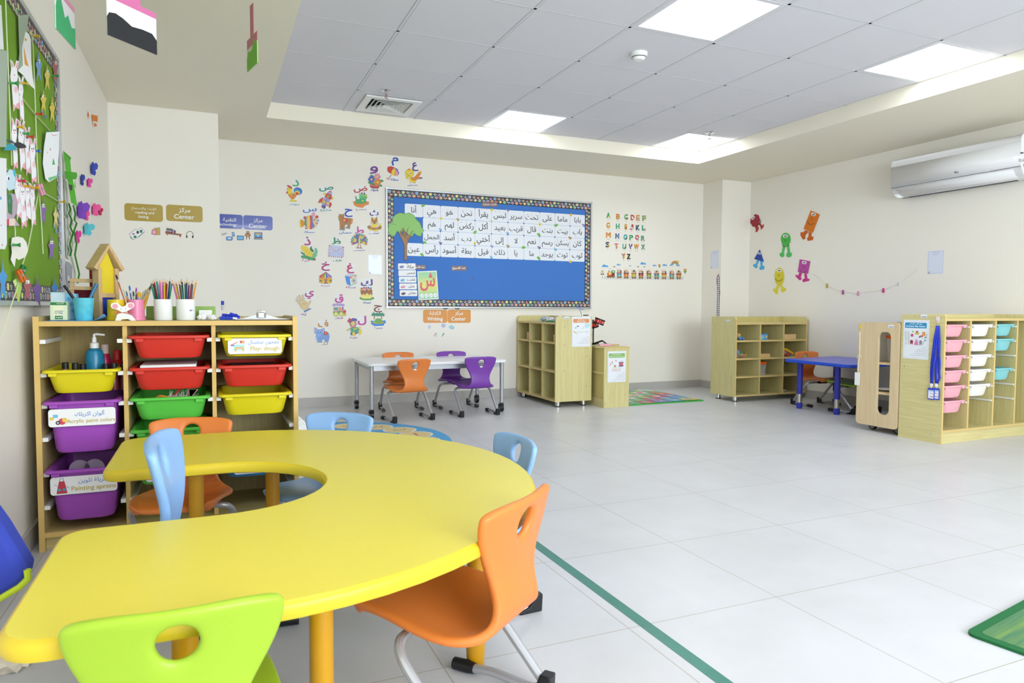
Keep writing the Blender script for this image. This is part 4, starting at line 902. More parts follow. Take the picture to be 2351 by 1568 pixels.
# tree cut-out
p = nbz(n=.0016); p.lw = 5
p.poly('A07850', [300, 845, 312, 820, 308, 690, 270, 600, 235, 535, 250, 540, 290, 590, 300, 520, 318, 520, 325, 600, 385, 535, 410, 545, 350, 640, 336, 690, 336, 820, 345, 845, 322, 835], '6A4A2E')
p.poly('8FC66A', [140, 520, 150, 465, 190, 450, 185, 410, 215, 375, 260, 355, 320, 365, 360, 355, 405, 380, 430, 420, 470, 460, 490, 510, 512, 540, 490, 570, 480, 600, 440, 590, 410, 565, 390, 600, 350, 580, 300, 530, 270, 560, 235, 545, 205, 600, 165, 585, 140, 550], '4E8A3C')
for a in ([305, 600, 262, 535], [312, 610, 302, 505], [322, 610, 345, 520], [330, 640, 400, 540], [318, 620, 282, 515]): p.line('8A6440', a, 9)
p.line('4E8A3C', [160, 470, 200, 472, 220, 484], 4).line('4E8A3C', [350, 500, 365, 515], 4).line('4E8A3C', [430, 420, 445, 440], 4)
decal(p, 'paper_tree', 'green paper tree with a brown trunk on the blue board', 'paper tree', n0=.0002)
# small cut-outs placed over the card joints:  kind, x, y (enlarged view), angle
LEAF = [(505, 280, 25, 'first and second cards from the left, top row'), (1885, 485, 30, 'seventh and eighth cards'), (1043, 556, 40, 'x'), (1705, 582, -35, 'x'), (520, 663, -20, 'x'), (1547, 715, 10, 'x'), (492, 790, -35, 'x'), (1703, 826, -40, 'x')]
LL_ = ['top row, beside the card reading هِيَ', 'second row, above the card reading بيت', 'second row, below the word ركض', 'second row, below the word قال', 'third row, below the word الجمل', 'bottom row, above the word ما', 'bottom row, below the word عين', 'bottom row, below the word ما']
def leaf_sticker(i, x, y, a):
    p = nbz(n=.0018); r = rad(a); q = lambda u, v: (x+u*cos(r)+v*sin(r), y-u*sin(r)+v*cos(r))
    p.poly('7CBB52', [q(-24, 0), q(-14, -13), (q(4, -15)), q(24, 0), q(8, 13), q(-12, 12)]); p.line('5A9A3A', [q(-20, 0), q(20, 0)], 3); decal(p, 'leaf_sticker', 'small green leaf on the blue board, '+LL_[i], 'leaf sticker', 'leaves on the blue board', n0=.0002)
for i, (x, y, a, _) in enumerate(LEAF): leaf_sticker(i, x, y, a)
FL = [(1215, 325, 'above the word يقرأ'), (2038, 378, 'at the top edge beside the word بابا'), (692, 415, 'below the word هو'), (1716, 475, 'below the word على'), (1040, 673, 'right of the word دب'), (2032, 860, 'at the bottom edge beside the word ثوب')]
for x, y, lb in FL:
    p = nbz(n=.0018)
    for i in range(8): p.ell('F0D84A', x+9*cos(i*pi/4), y+9*sin(i*pi/4), 6, n=8)
    p.ell('D08A2A', x, y, 6, n=8); decal(p, 'daisy_sticker', 'tiny yellow daisy on the blue board '+lb, 'flower sticker', 'daisies on the blue board', n0=.0002)
BF = [(1383, 328, '9A8AC8', 'lilac', 'above the word سرير'), (2172, 483, '8A7ABA', 'purple', 'right of the word بابا'), (866, 425, 'C8A86A', 'tan', 'below the word نحن'), (1213, 440, 'D8E8C0', 'pale green', 'below the word لبس'), (686, 530, '7AB8E0', 'pale blue', 'beside the word هم'), (1383, 568, '7AB8E0', 'sky blue', 'below the word قريب'), (686, 668, '7A6AA8', 'dark purple', 'beside the word الجمل'), (1387, 700, 'B8923A', 'brown', 'above the word يا'),
      (1710, 715, '7A6AA8', 'violet', 'below the word رسم'), (2030, 616, 'B8923A', 'golden', 'beside the word كان'), (1880, 735, '7AB8E0', 'light blue', 'below the word يسكن'), (1213, 815, '8AC8E8', 'aqua', 'beside the word ذلك'), (1220, 703, '9AA0D8', 'lavender', 'below the word إلى')]
for x, y, c, cn, lb in BF:
    p = nbz(n=.0018); p.poly(c, [x-2, y-4, x-16, y-20, x-20, y-2, x-8, y+4, x-14, y+16, x, y+10]).poly(c, [x, y-2, x+8, y-12, x+16, y+2, x+6, y+18, x, y+10]).line('5A4A3A', [x-4, y-8, x+3, y+12], 3); decal(p, 'butterfly_sticker', f'tiny {cn} butterfly on the blue board {lb}', 'butterfly sticker', 'butterflies on the blue board', n0=.0002)
# brown headings, letter strips, big letter card, push pins
for (x0, y0, x1, y1, tx, lb) in ((1115, 242, 1275, 292, 'الكلمات الشائعة', 'brown heading strip pinned at the top centre of the blue board'), (797, 905, 955, 955, 'عدد الاسبوع', 'brown heading strip alone in the lower middle of the blue board'), (400, 897, 532, 942, 'حرف الأسبوع', 'brown heading strip beside the topmost picture word strip')):
    p = nbz(n=.0012); p.rect('8A706E', x0, y0, x1, y1); p.text('w', tx, x0+12, y0+10, x1-12, y1-8, .02, True); decal(p, 'heading_strip', lb, 'heading', 'headings on the blue board', n0=.0003)
ST = [('مكة', 880, 945, 'B0404A', 'with a small building'), ('شمس', 950, 1012, 'D06A9A', 'second from the top'), ('عشب', 1018, 1080, 'D06A9A', 'with a small blue picture'), ('عش', 1088, 1150, 'D06A9A', 'with a pink picture'), ('خفاش', 1158, 1220, 'D06A9A', 'with a small bat, lowest of the stack')]
for i, (w, y0, y1, c, lb) in enumerate(ST):
    x0 = 243+i*4.5; p = nbz(n=.0026+.0002*i); p.rect('F4F4F6', x0, y0, x0+182, y1, 8); p.text('3A3B40', w, x0+85, y0+16, x0+172, y1-14, .015, True)
    if i != 1: p.ell(['6A7AB8', '', '6AB0E0', 'E08AA8', '4A3A4A'][i], x0+38, y0+36, 24, 14, -10, n=9).rect(['8A98D0', '', '8AC8F0', 'F0B0C4', '6A5A6A'][i], x0+24, y0+26, x0+50, y0+36)
    decal(p, 'word_strip', f'white picture word strip reading {w}, {lb}', 'word strip', 'picture word strips on the blue board', n0=.0003)
p = nbz(n=.003); p.poly('F4F6F6', [443, 963, 645, 955, 665, 1252, 457, 1262]); a = [(452, 973), (638, 965), (656, 1242), (465, 1252)]
cols = ['A6DCB0', 'B8DFA4', 'CFE394', 'E4E486', 'E6E284', 'D2E28E', 'B4DC98', '9AD4A8']; 
for i, c in enumerate(cols):
    L = lambda q0, q1, t: (q0[0]+(q1[0]-q0[0])*t, q0[1]+(q1[1]-q0[1])*t); p.poly(c, [L(a[0], a[3], i/8), L(a[1], a[2], i/8), L(a[1], a[2], (i+1)/8), L(a[0], a[3], (i+1)/8)])
p.text('E2606A', 'ش', 475, 982, 625, 1165, .015)
for i, w in enumerate(['ش', 'ش', 'ش', 'ش']): p.ell('F4F6F6', 492+i*46, 1217-i*2, 20, 24, n=14); p.text('8AB0C8', w, 480+i*46, 1205-i*2, 504+i*46, 1228-i*2)
decal(p, 'letter_card', 'green and yellow card with one large pink Arabic letter', 'card', n0=.0003)
def pin(x, y, c, cn, lb, fr=None):
    P_ = nbz().pt(x, y); t = thing('push_pin', f'{cn} push pin {lb}', 'push pin', mw=frame((P_[0], NB-.0035, P_[1]), BU, BV), group='push pins on the blue board')
    M().lathe([(.0045, .0), (.003, .003), (.003, .009), (.0055, .012)], 10).build('head', mat('pin_'+c, c, .3), t)
for a in ((237, 347, 'C83040', 'red', 'on the blue felt left of the top row'), (1018, 1033, 'C83040', 'red', 'alone in the empty lower half of the board'), (1195, 247, 'B03038', 'dark red', 'holding the top heading strip'), (336, 882, 'D84848', 'red', 'at the top of the word strips')): pin(*a)

# ---------------- centre signs ----------------
GOLD, BLU, ORG = mat('gold_laminate', 'B59A3E', .28, coat=.3), mat('blue_laminate_sign', '3A4FB0', .2, coat=.5), mat('orange_card', 'E39A4C', .4)
def sign(label, group, plane_y, zoom, corners, mt, lines):
    """corners (x0,y0,x1,y1) in the enlarged view; lines = (text, x0,y0,x1,y1)"""
    p = Pr((0, plane_y, 0), BU, BV, zoom); x0, y0, x1, y1 = corners
    a = p.pt(x0, (y0[0])) if isinstance(y0, tuple) else p.pt(x0, y0)
    b = p.pt(x1, y1[1]) if isinstance(y1, tuple) else p.pt(x1, y1)
    w, h = b[0]-a[0], a[1]-b[1]; c = ((a[0]+b[0])/2, (a[1]+b[1])/2)
    def dr(q):
        for tx, u0, v0, u1, v1, bo in lines: q.text('F6F6F4', tx, -w/2+w*u0, h/2-h*v0, -w/2+w*u1, h/2-h*v1, bo, True)
    return sheet('centre_sign', label, 'sign', (c[0], plane_y, c[1]), BU, BV, w, h, group, r=.022, t=.001, mt=mt, draw=dr)
ZC_ = (130, 230, 4.2377)
sign('gold sign reading reading and listing, on the left pier', 'gold signs', PY, ZC_, (658, 1000, 1036, 1186), GOLD, [('القراءة والاستماع', .1, .18, .9, .40, .0), ('reading and', .2, .42, .84, .62, .012), ('listing', .3, .66, .68, .87, .012)])
sign('gold sign reading Center, on the left pier', 'gold signs', PY, ZC_, (1064, 1014, 1422, 1190), GOLD, [('مركز', .3, .14, .7, .50, .012), ('Center', .16, .56, .82, .84, .02)])
sign('glossy blue sign reading Technology, cut off by the left pier', 'blue signs', YB, ZC_, (1555, 1104, 1812, 1254), BLU, [('التقنية', .24, .22, .74, .58, .012), ('Technology', .02, .62, .76, .88, .012)])
sign('glossy blue sign reading Center, right of the left pier', 'blue signs', YB, ZC_, (1816, 1118, 2102, 1268), BLU, [('مركز', .32, .18, .68, .52, .012), ('Center', .18, .58, .80, .88, .02)])
ZW = (780, 700, 5.2275)
sign('orange sign reading Writing, under the blue board', 'orange signs', YB, ZW, (1000, 58, 1290, 214), ORG, [('الكتابة', .22, .10, .76, .46, .012), ('Writing', .14, .56, .84, .92, .02)])
sign('orange sign reading Center, under the blue board', 'orange signs', YB, ZW, (1294, 58, 1572, 214), ORG, [('مركز', .3, .10, .68, .46, .012), ('Center', .16, .54, .78, .84, .02)])
def pic(zoom, plane_y, name, label, cat, group, f, cut=True, d=.003):
    p = Pr((0, plane_y, 0), BU, BV, zoom); p.lw = 3; f(p)
    return cutout(p, name, label, cat, group, d=d, t=.0008) if cut else decal(p, name, label, cat, group)
GP = 'small picture stickers under the gold signs'
def f(p):
    p.poly('F4F4F2', [705, 1302, 770, 1252, 785, 1260, 820, 1240, 858, 1278, 800, 1330, 745, 1358], 'k').rect('2A7A6A', 810, 1262, 834, 1290).rect('k', 778, 1272, 800, 1298).rect('2A7A6A', 750, 1318, 776, 1340).rect('9A6AA8', 735, 1294, 758, 1308).line('2A7A6A', [790, 1335, 850, 1285], 6).line('2A7A6A', [715, 1330, 745, 1356], 6)
pic(ZC_, PY, 'picture_sticker', 'sticker of an open picture book under the gold signs', 'sticker', GP, f)
def f(p): p.poly('C8A84A', [948, 1246, 1005, 1240, 1008, 1310, 955, 1312], OL).poly('E08AA0', [930, 1256, 976, 1262, 970, 1312, 922, 1304], OL).rect('F0C0CC', 938, 1272, 962, 1296).line('7AA8D8', [990, 1238, 1004, 1250], 6)
pic(ZC_, PY, 'picture_sticker', 'sticker of a pink and a gold book under the gold signs', 'sticker', GP, f)
def f(p):
    p.poly('A0603A', [1058, 1284, 1216, 1304, 1214, 1318, 1058, 1298], OL)
    for i, c in enumerate(['C83A50', 'F0F0F0', '3A8AA8', 'D8A04A']): p.poly(c, [1062+i*3, 1284-i*11, 1120+i*2, 1292-i*10, 1120+i*2, 1283-i*10, 1062+i*3, 1275-i*11], 'k')
    for i, c in enumerate(['3A6AB0', 'E8E8E8', 'C84A6A', '6A4A8A']): p.poly(c, [1120+i*10, 1256+i*4, 1129+i*10, 1257+i*4, 1132+i*8, 1294, 1122+i*8, 1293], 'k')
    p.ell('r', 1078, 1308, 7).ell('r', 1202, 1326, 8)
pic(ZC_, PY, 'picture_sticker', 'sticker of books on a brown shelf under the gold signs', 'sticker', GP, f)
def f(p): p.line('4A4A52', [(1262, 1330)]+[(1296-33*cos(rad(a)), 1310-34*sin(rad(a))) for a in range(0, 181, 15)]+[(1330, 1330)], 5); p.ell('2A2A30', 1266, 1328, 8, 13).ell('2A2A30', 1324, 1330, 8, 13)
pic(ZC_, PY, 'picture_sticker', 'sticker of black headphones under the gold signs', 'sticker', GP, f, False)
GT = 'small picture stickers under the blue signs'
for lb, f in (('sticker of a pale grey camera stick under the blue signs', lambda p: p.poly('C8D0D8', [1606, 1302, 1650, 1290, 1658, 1300, 1612, 1316], OL)), ('sticker of a small blue telephone under the blue signs', lambda p: p.poly('5A8AC8', [1704, 1288, 1726, 1284, 1734, 1322, 1712, 1328], 'B').poly('8AC0F0', [1709, 1294, 1724, 1291, 1728, 1310, 1713, 1314])),
              ('sticker of a blue game console under the blue signs', lambda p: p.rect('4A8AC8', 1650, 1328, 1712, 1364, 12, 'B').rect('BFE0F4', 1664, 1334, 1698, 1354)), ('sticker of a blue tablet under the blue signs', lambda p: p.poly('5A6A9A', [1756, 1318, 1822, 1320, 1820, 1360, 1756, 1360], 'k').poly('6AC0F0', [1762, 1323, 1816, 1325, 1814, 1354, 1762, 1354])),
              ('sticker of a brown robot under the blue signs', lambda p: p.rect('A05A3A', 1846, 1276, 1874, 1296, 0, 'k').rect('C88A5A', 1840, 1298, 1880, 1326, 0, 'k').line('8A4A3A', [1838, 1302, 1832, 1322], 6).line('8A4A3A', [1882, 1302, 1886, 1322], 6).line('8A4A3A', [1850, 1326, 1846, 1354], 8).line('8A4A3A', [1872, 1326, 1878, 1354], 8).ell('w', 1854, 1285, 4).ell('w', 1866, 1285, 4)),
              ('sticker of an open laptop under the blue signs', lambda p: p.rect('4A72A8', 1924, 1288, 2000, 1336, 0, 'k').rect('5A9AD8', 1930, 1293, 1994, 1331).rect('E8B84A', 1934, 1296, 1988, 1308).ell('9ADCF4', 1960, 1318, 14, 8).poly('9AA0A8', [1922, 1338, 2002, 1338, 2008, 1354, 1918, 1354], 'k'))): pic(ZC_, YB, 'picture_sticker', lb, 'sticker', GT, f)
GWS = 'small picture stickers under the orange signs'
for lb, f in (('pale round speech bubble sticker under the Writing sign', lambda p: p.ell('C8D4EC', 1076, 264, 19, 25)), ('lilac speech bubble sticker between the orange signs', lambda p: p.ell('B4BCE4', 1244, 248, 26, 22).poly('B4BCE4', [1232, 264, 1256, 262, 1240, 280])), ('pale blue speech cloud sticker under the Center sign', lambda p: p.ell('A8D0E0', 1330, 266, 20, 20).ell('A8D0E0', 1352, 276, 26, 20).ell('A8D0E0', 1345, 260, 18)),
              ('sticker of a red and green pen on paper', lambda p: p.poly('EDEFF0', [1120, 388, 1140, 350, 1160, 388]).line('C84A50', [1130, 376, 1150, 336], 6).line('2A9A8A', [1152, 384, 1162, 334], 6)), ('sticker of a small green marker', lambda p: p.line('2A9A8A', [1230, 374, 1250, 338], 12).line('A8C8C0', [1222, 384, 1232, 368], 9))): pic(ZW, YB, 'picture_sticker', lb, 'sticker', GWS, f, False)
for x, lb in ((1268, 'dark leaf sprig half hidden below the board, above the Writing sign'), (1410, 'dark leaf sprig half hidden below the board, above the Center sign')):
    pic(ZW, YB, 'leaf_sprig', lb, 'sticker', 'leaf sprigs', lambda p: p.ell('1E4A32', x-18, 44, 18, 6, 20).ell('1E4A32', x+16, 46, 18, 6, -20).ell('2A6A3A', x, 42, 10, 6), False)

# ---------------- alphabet letters and number train ----------------
ZL = (1360, 460, 4.9)
AL = [('A', 180, 168, '3FA05A', 'Alligator'), ('B', 288, 182, 'E0802B', 'Bear'), ('C', 380, 187, '4FA84A', 'Cat'), ('D', 452, 193, 'C8333A', 'Dog'), ('E', 513, 197, 'E0902A', 'Elephant'), ('F', 582, 202, '6A9A3A', 'Fox'), ('G', 178, 280, 'E08A2A', 'Giraffe'), ('H', 285, 292, '2F9E86', 'Hippo'), ('I', 375, 298, 'D9A02A', 'Iguana'), ('J', 440, 300, 'C83A50', 'Jaguar'), ('K', 510, 308, '2A2326', 'Koala'), ('L', 578, 310, '1F9A8A', 'Lion'), ('M', 180, 390, 'E08A2A', 'Mouse'), ('N', 280, 402, '2F3FA8', 'Narwhal'),
      ('O', 372, 414, '1FA09A', 'Octopus'), ('P', 437, 420, '4A9A62', 'Panda'), ('Q', 503, 420, 'C8333A', 'Quail'), ('R', 568, 428, '3F9A72', 'Raccoon'), ('S', 170, 498, '2A2326', 'Snail'), ('T', 270, 515, 'E0707A', 'Tortoise'), ('U', 360, 520, '5AAA7A', 'Unicorn'), ('V', 430, 520, '4A3A8A', 'Vulture'), ('W', 495, 522, 'E08A2A', 'Whale'), ('X', 570, 525, '4A9A8A', 'X-ray'), ('Y', 350, 628, 'D9702A', 'Yak'), ('Z', 408, 632, '3A1F26', 'Zebra')]
ACC = ['F0D04A', 'E89AA8', '8AC8E8', 'F4F0E4', '7A4A2A', '9AD07A']
for i, (ch, x, y, c, cap) in enumerate(AL):
    p = back(ZL); w = 26 if ch in 'MW' else (12 if ch == 'I' else 20); p.text(c, ch, x-w, y-29, x+w, y+29, .055); a = ACC[(i*5) % 6]; p.ell(a, x+w*.45, y+12, 8, 11, n=9).ell(ACC[(i*3+2) % 6], x-w*.5, y-8, 5, 7, n=8).ell('k', x+w*.45, y+9, 2, n=6); p.text('8A8A8C', cap, x-16, y+42, x+16, y+51, 0, True)
    decal(p, 'alphabet_sticker', f'animal alphabet wall sticker of the letter {ch}', 'sticker', 'animal alphabet on the back wall')
GTN = 'number train stickers on the back wall'
p = back(ZL); p.line('8A8C92', [130, 862, 1022, 868], 2.5).line('8A8C92', [130, 882, 1022, 888], 2.5)
for i in range(60): p.line('A0A2A8', [134+i*15, 850, 134+i*15, 884], 1.6)
decal(p, 'track_sticker', 'long grey railway track sticker under the number train', 'sticker', GTN)
p = back(ZL); p.poly('E86A3A', [165, 815, 220, 812, 222, 858, 168, 858]).rect('F0B83A', 180, 798, 214, 838).rect('5AA04A', 214, 788, 254, 820).rect('9A2A3A', 218, 820, 250, 858).rect('BFE0EC', 226, 794, 246, 810).line('4A6A8A', [186, 812, 186, 788], 7).ell('C8CCD0', 198, 770, 12, 5).ell('3A2A2E', 177, 860, 12).ell('3A2A2E', 203, 860, 12).ell('3A2A2E', 234, 854, 17).ell('D8A84A', 234, 854, 8).ell('D8A84A', 177, 860, 5).ell('D8A84A', 203, 860, 5).text('F4F0E0', '1', 192, 804, 202, 834, .03); decal(p, 'train_sticker', 'orange and green engine numbered 1 leading the number train', 'sticker', GTN, n0=.0012)
CARS = [(302, 835, '3AA8B8', 'C83A3A'), (380, 838, 'E06A3A', '3A2A3A'), (466, 840, 'B8B83A', 'C85A3A'), (546, 842, 'B03A4A', '3A3A3A'), (635, 842, '7AA03A', 'C83A3A'), (722, 846, '3AA0A8', '8A2A3A'), (806, 845, 'D8A83A', '8A2A3A'), (893, 846, '3AA0B0', 'C85A3A'), (970, 846, 'C87A2A', '7A2A3A')]
for i, (x, y, c, c2) in enumerate(CARS):
    p = back(ZL); an = ['D8A04A', '8A6A4A', 'C8C8CC', 'E8B86A', '6A4A3A', 'E8A0A8']
    for k, dx in enumerate((-16, 0, 17)): p.ell(an[(i+k*2) % 6], x+dx, y-36-(k % 2)*8, 9, 14, n=9).ell('k', x+dx-2, y-40-(k % 2)*8, 1.5, n=5).line(an[(i+k*2+1) % 6], [x+dx-5, y-50-(k % 2)*8, x+dx-8, y-64], 4)
    p.poly(c, [x-28, y-22, x+28, y-22, x+25, y+24, x-25, y+24]).rect(c2, x-30, y-24, x+30, y-14).rect('F0D84A' if i % 2 else 'E8E0C8', x-22, y+14, x+22, y+20).ell('3A2A2E', x-13, y+30, 11).ell('3A2A2E', x+13, y+30, 11).ell('C8A04A', x-13, y+30, 5).ell('C8A04A', x+13, y+30, 5).text('F4E08A', str(i+2), x-10, y-10, x+10, y+12, .03, True)
    decal(p, 'train_sticker', f'train wagon numbered {i+2} carrying animals', 'sticker', GTN, n0=.0012)
for i, (x, y, s, lb) in enumerate(((143, 740, 1.2, 'leftmost of the blue cloud stickers, above the engine'), (295, 725, .75, 'small blue cloud sticker above wagon 2'), (572, 712, 1.1, 'highest blue cloud sticker, above wagon 5'), (700, 734, .75, 'small blue cloud sticker left of the little balloon'), (815, 730, .9, 'blue cloud sticker above wagon 8'))):
    p = back(ZL); p.ell('5AA0DC', x-8*s, y, 20*s, 14*s, a0=180, a1=360).ell('7AB8EC', x+12*s, y, 15*s, 9*s, a0=180, a1=360).rect('6AACE4', x-30*s, y-2, x+30*s, y+9*s); decal(p, 'cloud_sticker', lb, 'sticker', 'blue clouds over the number train')
for (x, y, c, cn) in ((245, 748, '4A4A52', 'grey bird sticker above the engine'), (424, 737, '4A8ACC', 'blue bird sticker above wagon 3'), (513, 748, '5A5A66', 'dark bird sticker above wagon 5'), (584, 748, '4A9A6A', 'green bird sticker above wagon 6')):
    p = back(ZL); p.ell(c, x, y, 9, 5, 10, n=9).poly(c, [x-12, y-8, x-2, y-2, x-4, y+4]).poly(c, [x+4, y-4, x+14, y-8, x+8, y+2]); decal(p, 'bird_sticker', cn, 'sticker', 'birds over the number train')
for (x, y, r, lb) in ((754, 732, 15, 'small rainbow balloon sticker above the number train'), (1043, 790, 20, 'large rainbow balloon sticker right of the number train')):
    p = back(ZL)
    for k, c in enumerate(['E0504A', 'E8943A', 'E8D04A', '6AB84A', '3A9AA8']): p.ell(c, x, y-r*.5+k*r*.34, r*cos((k-1.6)*.42), r*.42, n=12)
    p.rect('C8A04A', x-5, y+r*1.35, x+5, y+r*1.9).line('8A7A5A', [x-r*.5, y+r, x-4, y+r*1.35], 1.5).line('8A7A5A', [x+r*.5, y+r, x+4, y+r*1.35], 1.5); decal(p, 'balloon_sticker', lb, 'sticker', 'balloons by the number train')
p = back(ZL); p.ell('F0D04A', 958, 692, 16)
for k, c in enumerate(['D8604A', 'E8A84A', '6AA86A', '5A8AC0', 'E4E0D4']): p.ell(c, 928, 722, 42-k*7, 42-k*7, a0=180, a1=360, n=14)
p.ell('7AB0DC', 888, 728, 20, 9).ell('7AB0DC', 962, 732, 24, 10); decal(p, 'rainbow_sticker', 'rainbow with sun and clouds sticker above wagon 10', 'sticker')
p = back(ZL); p.line('4A4A4A', [112, 882, 112, 785], 3.5).line('D8A83A', [96, 790, 128, 815], 6).line('D8A83A', [128, 790, 96, 815], 6).ell('3A3A3A', 100, 830, 8).ell('3A3A3A', 124, 830, 8).ell('r', 100, 830, 4).ell('r', 124, 830, 4); decal(p, 'crossing_sticker', 'railway crossing sign sticker at the left end of the track', 'sticker')

# ---------------- notices on walls, ladder drawing ----------------
def notice(label, o, u, w, h, pic=None):
    def dr(p):
        p.text('6A8AD0', 'قائمة الانتظار', -w*.28, h*.46, w*.28, h*.40, 0, True).text('6A8AD0', 'Waiting list', -w*.28, h*.36, w*.28, h*.31, 0, True)
        p.line('A8B4E8', [(-w*.47, -h*.48), (w*.47, -h*.48), (w*.47, h*.48), (-w*.47, h*.48), (-w*.47, -h*.48)], .002); p.ell('E8C8A0', -w*.38, -h*.40, .007); p.rect('C85A5A', -w*.42, -h*.47, -w*.34, -h*.43)
    return sheet('notice_sheet', label, 'notice', o, u, BV, w, h, 'waiting list notices', t=.0008, mt=mat('notice_paper', 'E2E8F8', .3, coat=.3), draw=dr)
def box_px(plane, zoom, x0, y0, x1, y1):
    a = plane.pt(x0, y0); b = plane.pt(x1, y1); return ((a[0]+b[0])/2, (a[1]+b[1])/2, abs(b[0]-a[0]), abs(a[1]-b[1]))
p = back(ZD); cx, cz, w, h = box_px(p, None, 1208, 160, 1418, 458); notice('white notice sheet just left of the blue board', (cx, YB, cz), BU, w, h)
p = Pr((QX, 0, 0), RU, BV, (1590, 540, 7.84)); cx, cz, w, h = box_px(p, None, 330, 290, 465, 590); notice('white notice sheet on the right pier', (QX, -cx, cz), RU, w, h)
p = Pr((XR, 0, 0), RU, BV, (1700, 460, 3.611)); cx, cz, w, h = box_px(p, None, 1556, 422, 1680, 606); notice('white notice sheet on the right wall above the trays', (XR, -cx, cz), RU, w, h)
p = Pr((QX, 0, 0), RU, BV, (1590, 540, 7.84)); p.poly('F0EEF2', [442, 735, 488, 740, 486, 1100, 478, 1560, 432, 1560, 440, 1100]).line('4E4A50', [444, 735, 448, 1100, 436, 1560], 9).line('4E4A50', [484, 738, 484, 1100, 474, 1560], 9)
for i in range(22): p.line('4E4A50', [444-(i > 12)*(i-12)*.9, 752+i*37.5, 486-(i > 12)*(i-12)*.9, 754+i*37.5], 10)
p.poly('A04A6A', [446, 735, 480, 690, 478, 725, 465, 745]).line('9A4A7A', [440, 770, 438, 850, 448, 930, 490, 990, 496, 1050, 486, 1090], 7); decal(p, 'ladder_drawing', 'tall narrow paper ladder drawing taped on the right pier', 'drawing')

# ---------------- foam shape people on the right wall ----------------
ZR = (1700, 460, 3.611)
def mr(label, colb, coll, body, legs, hands, face):
    """body polygon, two leg polygons, glove centres, face (eyes x,y, nose, mouth radius, tilt) in the enlarged view"""
    p = Pr((XR, 0, 0), RU, BV, ZR); c = p.pt(*face[:2]); root = thing('shape_figure', label, 'wall decoration', mw=p.world(c, .0004), group='foam shape figures on the right wall')
    T = lambda L: [(a[0]-c[0], a[1]-c[1]) for a in (p.pt(*q) for q in L)]
    for L in legs: M().prism(T([(L[i], L[i+1]) for i in range(0, len(L), 2)]), 0, .0025).build('leg', mat('foam_'+coll, coll, .7), root, ang=0)
    for (x, y, a) in hands:
        q = [(x+r*cos(rad(t_))*14, y+r*sin(rad(t_))*20) for t_, r in ((0, 1), (40, .8), (80, 1), (120, .75), (160, 1), (200, .8), (240, 1), (285, .8), (330, .9))]; M().prism(T(q), 0, .0012).build('glove', WHITE, root, ang=0)
    M().prism(T(body), .0025, .0055).build('body', mat('foam_'+colb, colb, .7), root, ang=0)
    x, y, s, tl = face; q = Pr((XR, 0, 0), RU, BV, ZR); ct = cos(rad(tl)); st = sin(rad(tl)); R_ = lambda u, v: (x+(u*ct-v*st)*s, y+(u*st+v*ct)*s)
    for u in (-9, 9): q.ell('w', *R_(u, 0), 11*s, 13*s, tl)
    for u in (-5, 7): q.ell('k', *R_(u, 1), 5*s, 6*s, tl)
    q.line('3A2A20', [R_(-6, 48), R_(-5, 34), R_(5, 34), R_(6, 48)], 3); q.line('3A2A20', [R_(28*cos(rad(a)), 60+28*sin(rad(a))) for a in range(10, 171, 16)], 4)
    q.shift(c); q.m.v = [(a, b, z+.0055) for a, b, z in q.m.v]; q.mesh('face', root)
mr('red octagon foam figure with legs on the right wall', 'A83242', 'B8403C', [(88, 150), (125, 114), (152, 122), (165, 162), (158, 195), (140, 220), (105, 218), (84, 185)], [[120, 215, 145, 212, 155, 232, 140, 262, 126, 264, 128, 240], [150, 190, 162, 186, 178, 208, 196, 196, 192, 222, 172, 244, 168, 222]], [(68, 155, 0)], (108, 145, .85, -50))
mr('tall orange rectangle foam figure on the right wall', 'DE7A1C', 'CE6420', [(586, 84), (660, 118), (602, 270), (526, 236)], [[540, 248, 566, 258, 540, 290, 540, 318, 520, 326, 498, 290, 500, 264, 522, 264], [566, 260, 592, 268, 590, 296, 608, 305, 600, 330, 560, 336, 552, 318, 566, 296]], [(655, 222, 0), (528, 170, 0)], (608, 116, 1.0, 20))
mr('green oval foam figure on the right wall', '4EBE4E', '5CC46A', [(378+40*cos(2*pi*i/20), 322+53*sin(2*pi*i/20)) for i in range(20)], [[352, 370, 376, 374, 362, 432, 366, 456, 350, 474, 326, 460, 328, 440, 344, 430], [384, 374, 406, 368, 412, 428, 428, 440, 422, 466, 396, 474, 380, 462, 384, 440, 392, 428]], [(318, 368, 0), (442, 344, 0)], (376, 296, 1.0, 0))
mr('dark blue triangle foam figure with light blue legs on the right wall', '2A50B4', '54B4E8', [(162, 408), (196, 508), (116, 486)], [[140, 492, 158, 498, 142, 535, 142, 558, 128, 564, 104, 542, 110, 528, 126, 528], [164, 500, 186, 506, 184, 538, 202, 550, 196, 572, 164, 577, 156, 560, 168, 545]], [], (160, 440, .62, 10))
mr('yellow oval foam figure, lowest on the right wall', 'E0D038', 'E6DA4A', [(325+40*cos(2*pi*i/20), 632+75*sin(2*pi*i/20)) for i in range(20)], [[304, 702, 326, 708, 314, 740, 312, 770, 298, 780, 272, 750, 274, 730, 292, 732], [326, 708, 346, 702, 360, 722, 380, 730, 376, 752, 346, 766, 332, 744, 340, 730]], [(262, 645, 0), (396, 645, 0)], (324, 582, 1.0, 3))
mr('magenta square foam figure on the right wall', 'BE4FA6', 'CC3C90', [(494, 489), (581, 504), (562, 608), (478, 594)], [[490, 598, 512, 602, 502, 634, 508, 656, 490, 662, 458, 630, 460, 614, 478, 624], [530, 606, 550, 608, 556, 648, 574, 652, 570, 668, 520, 678, 512, 660, 534, 646]], [(455, 500, 0), (620, 508, 0)], (532, 516, .95, 8))

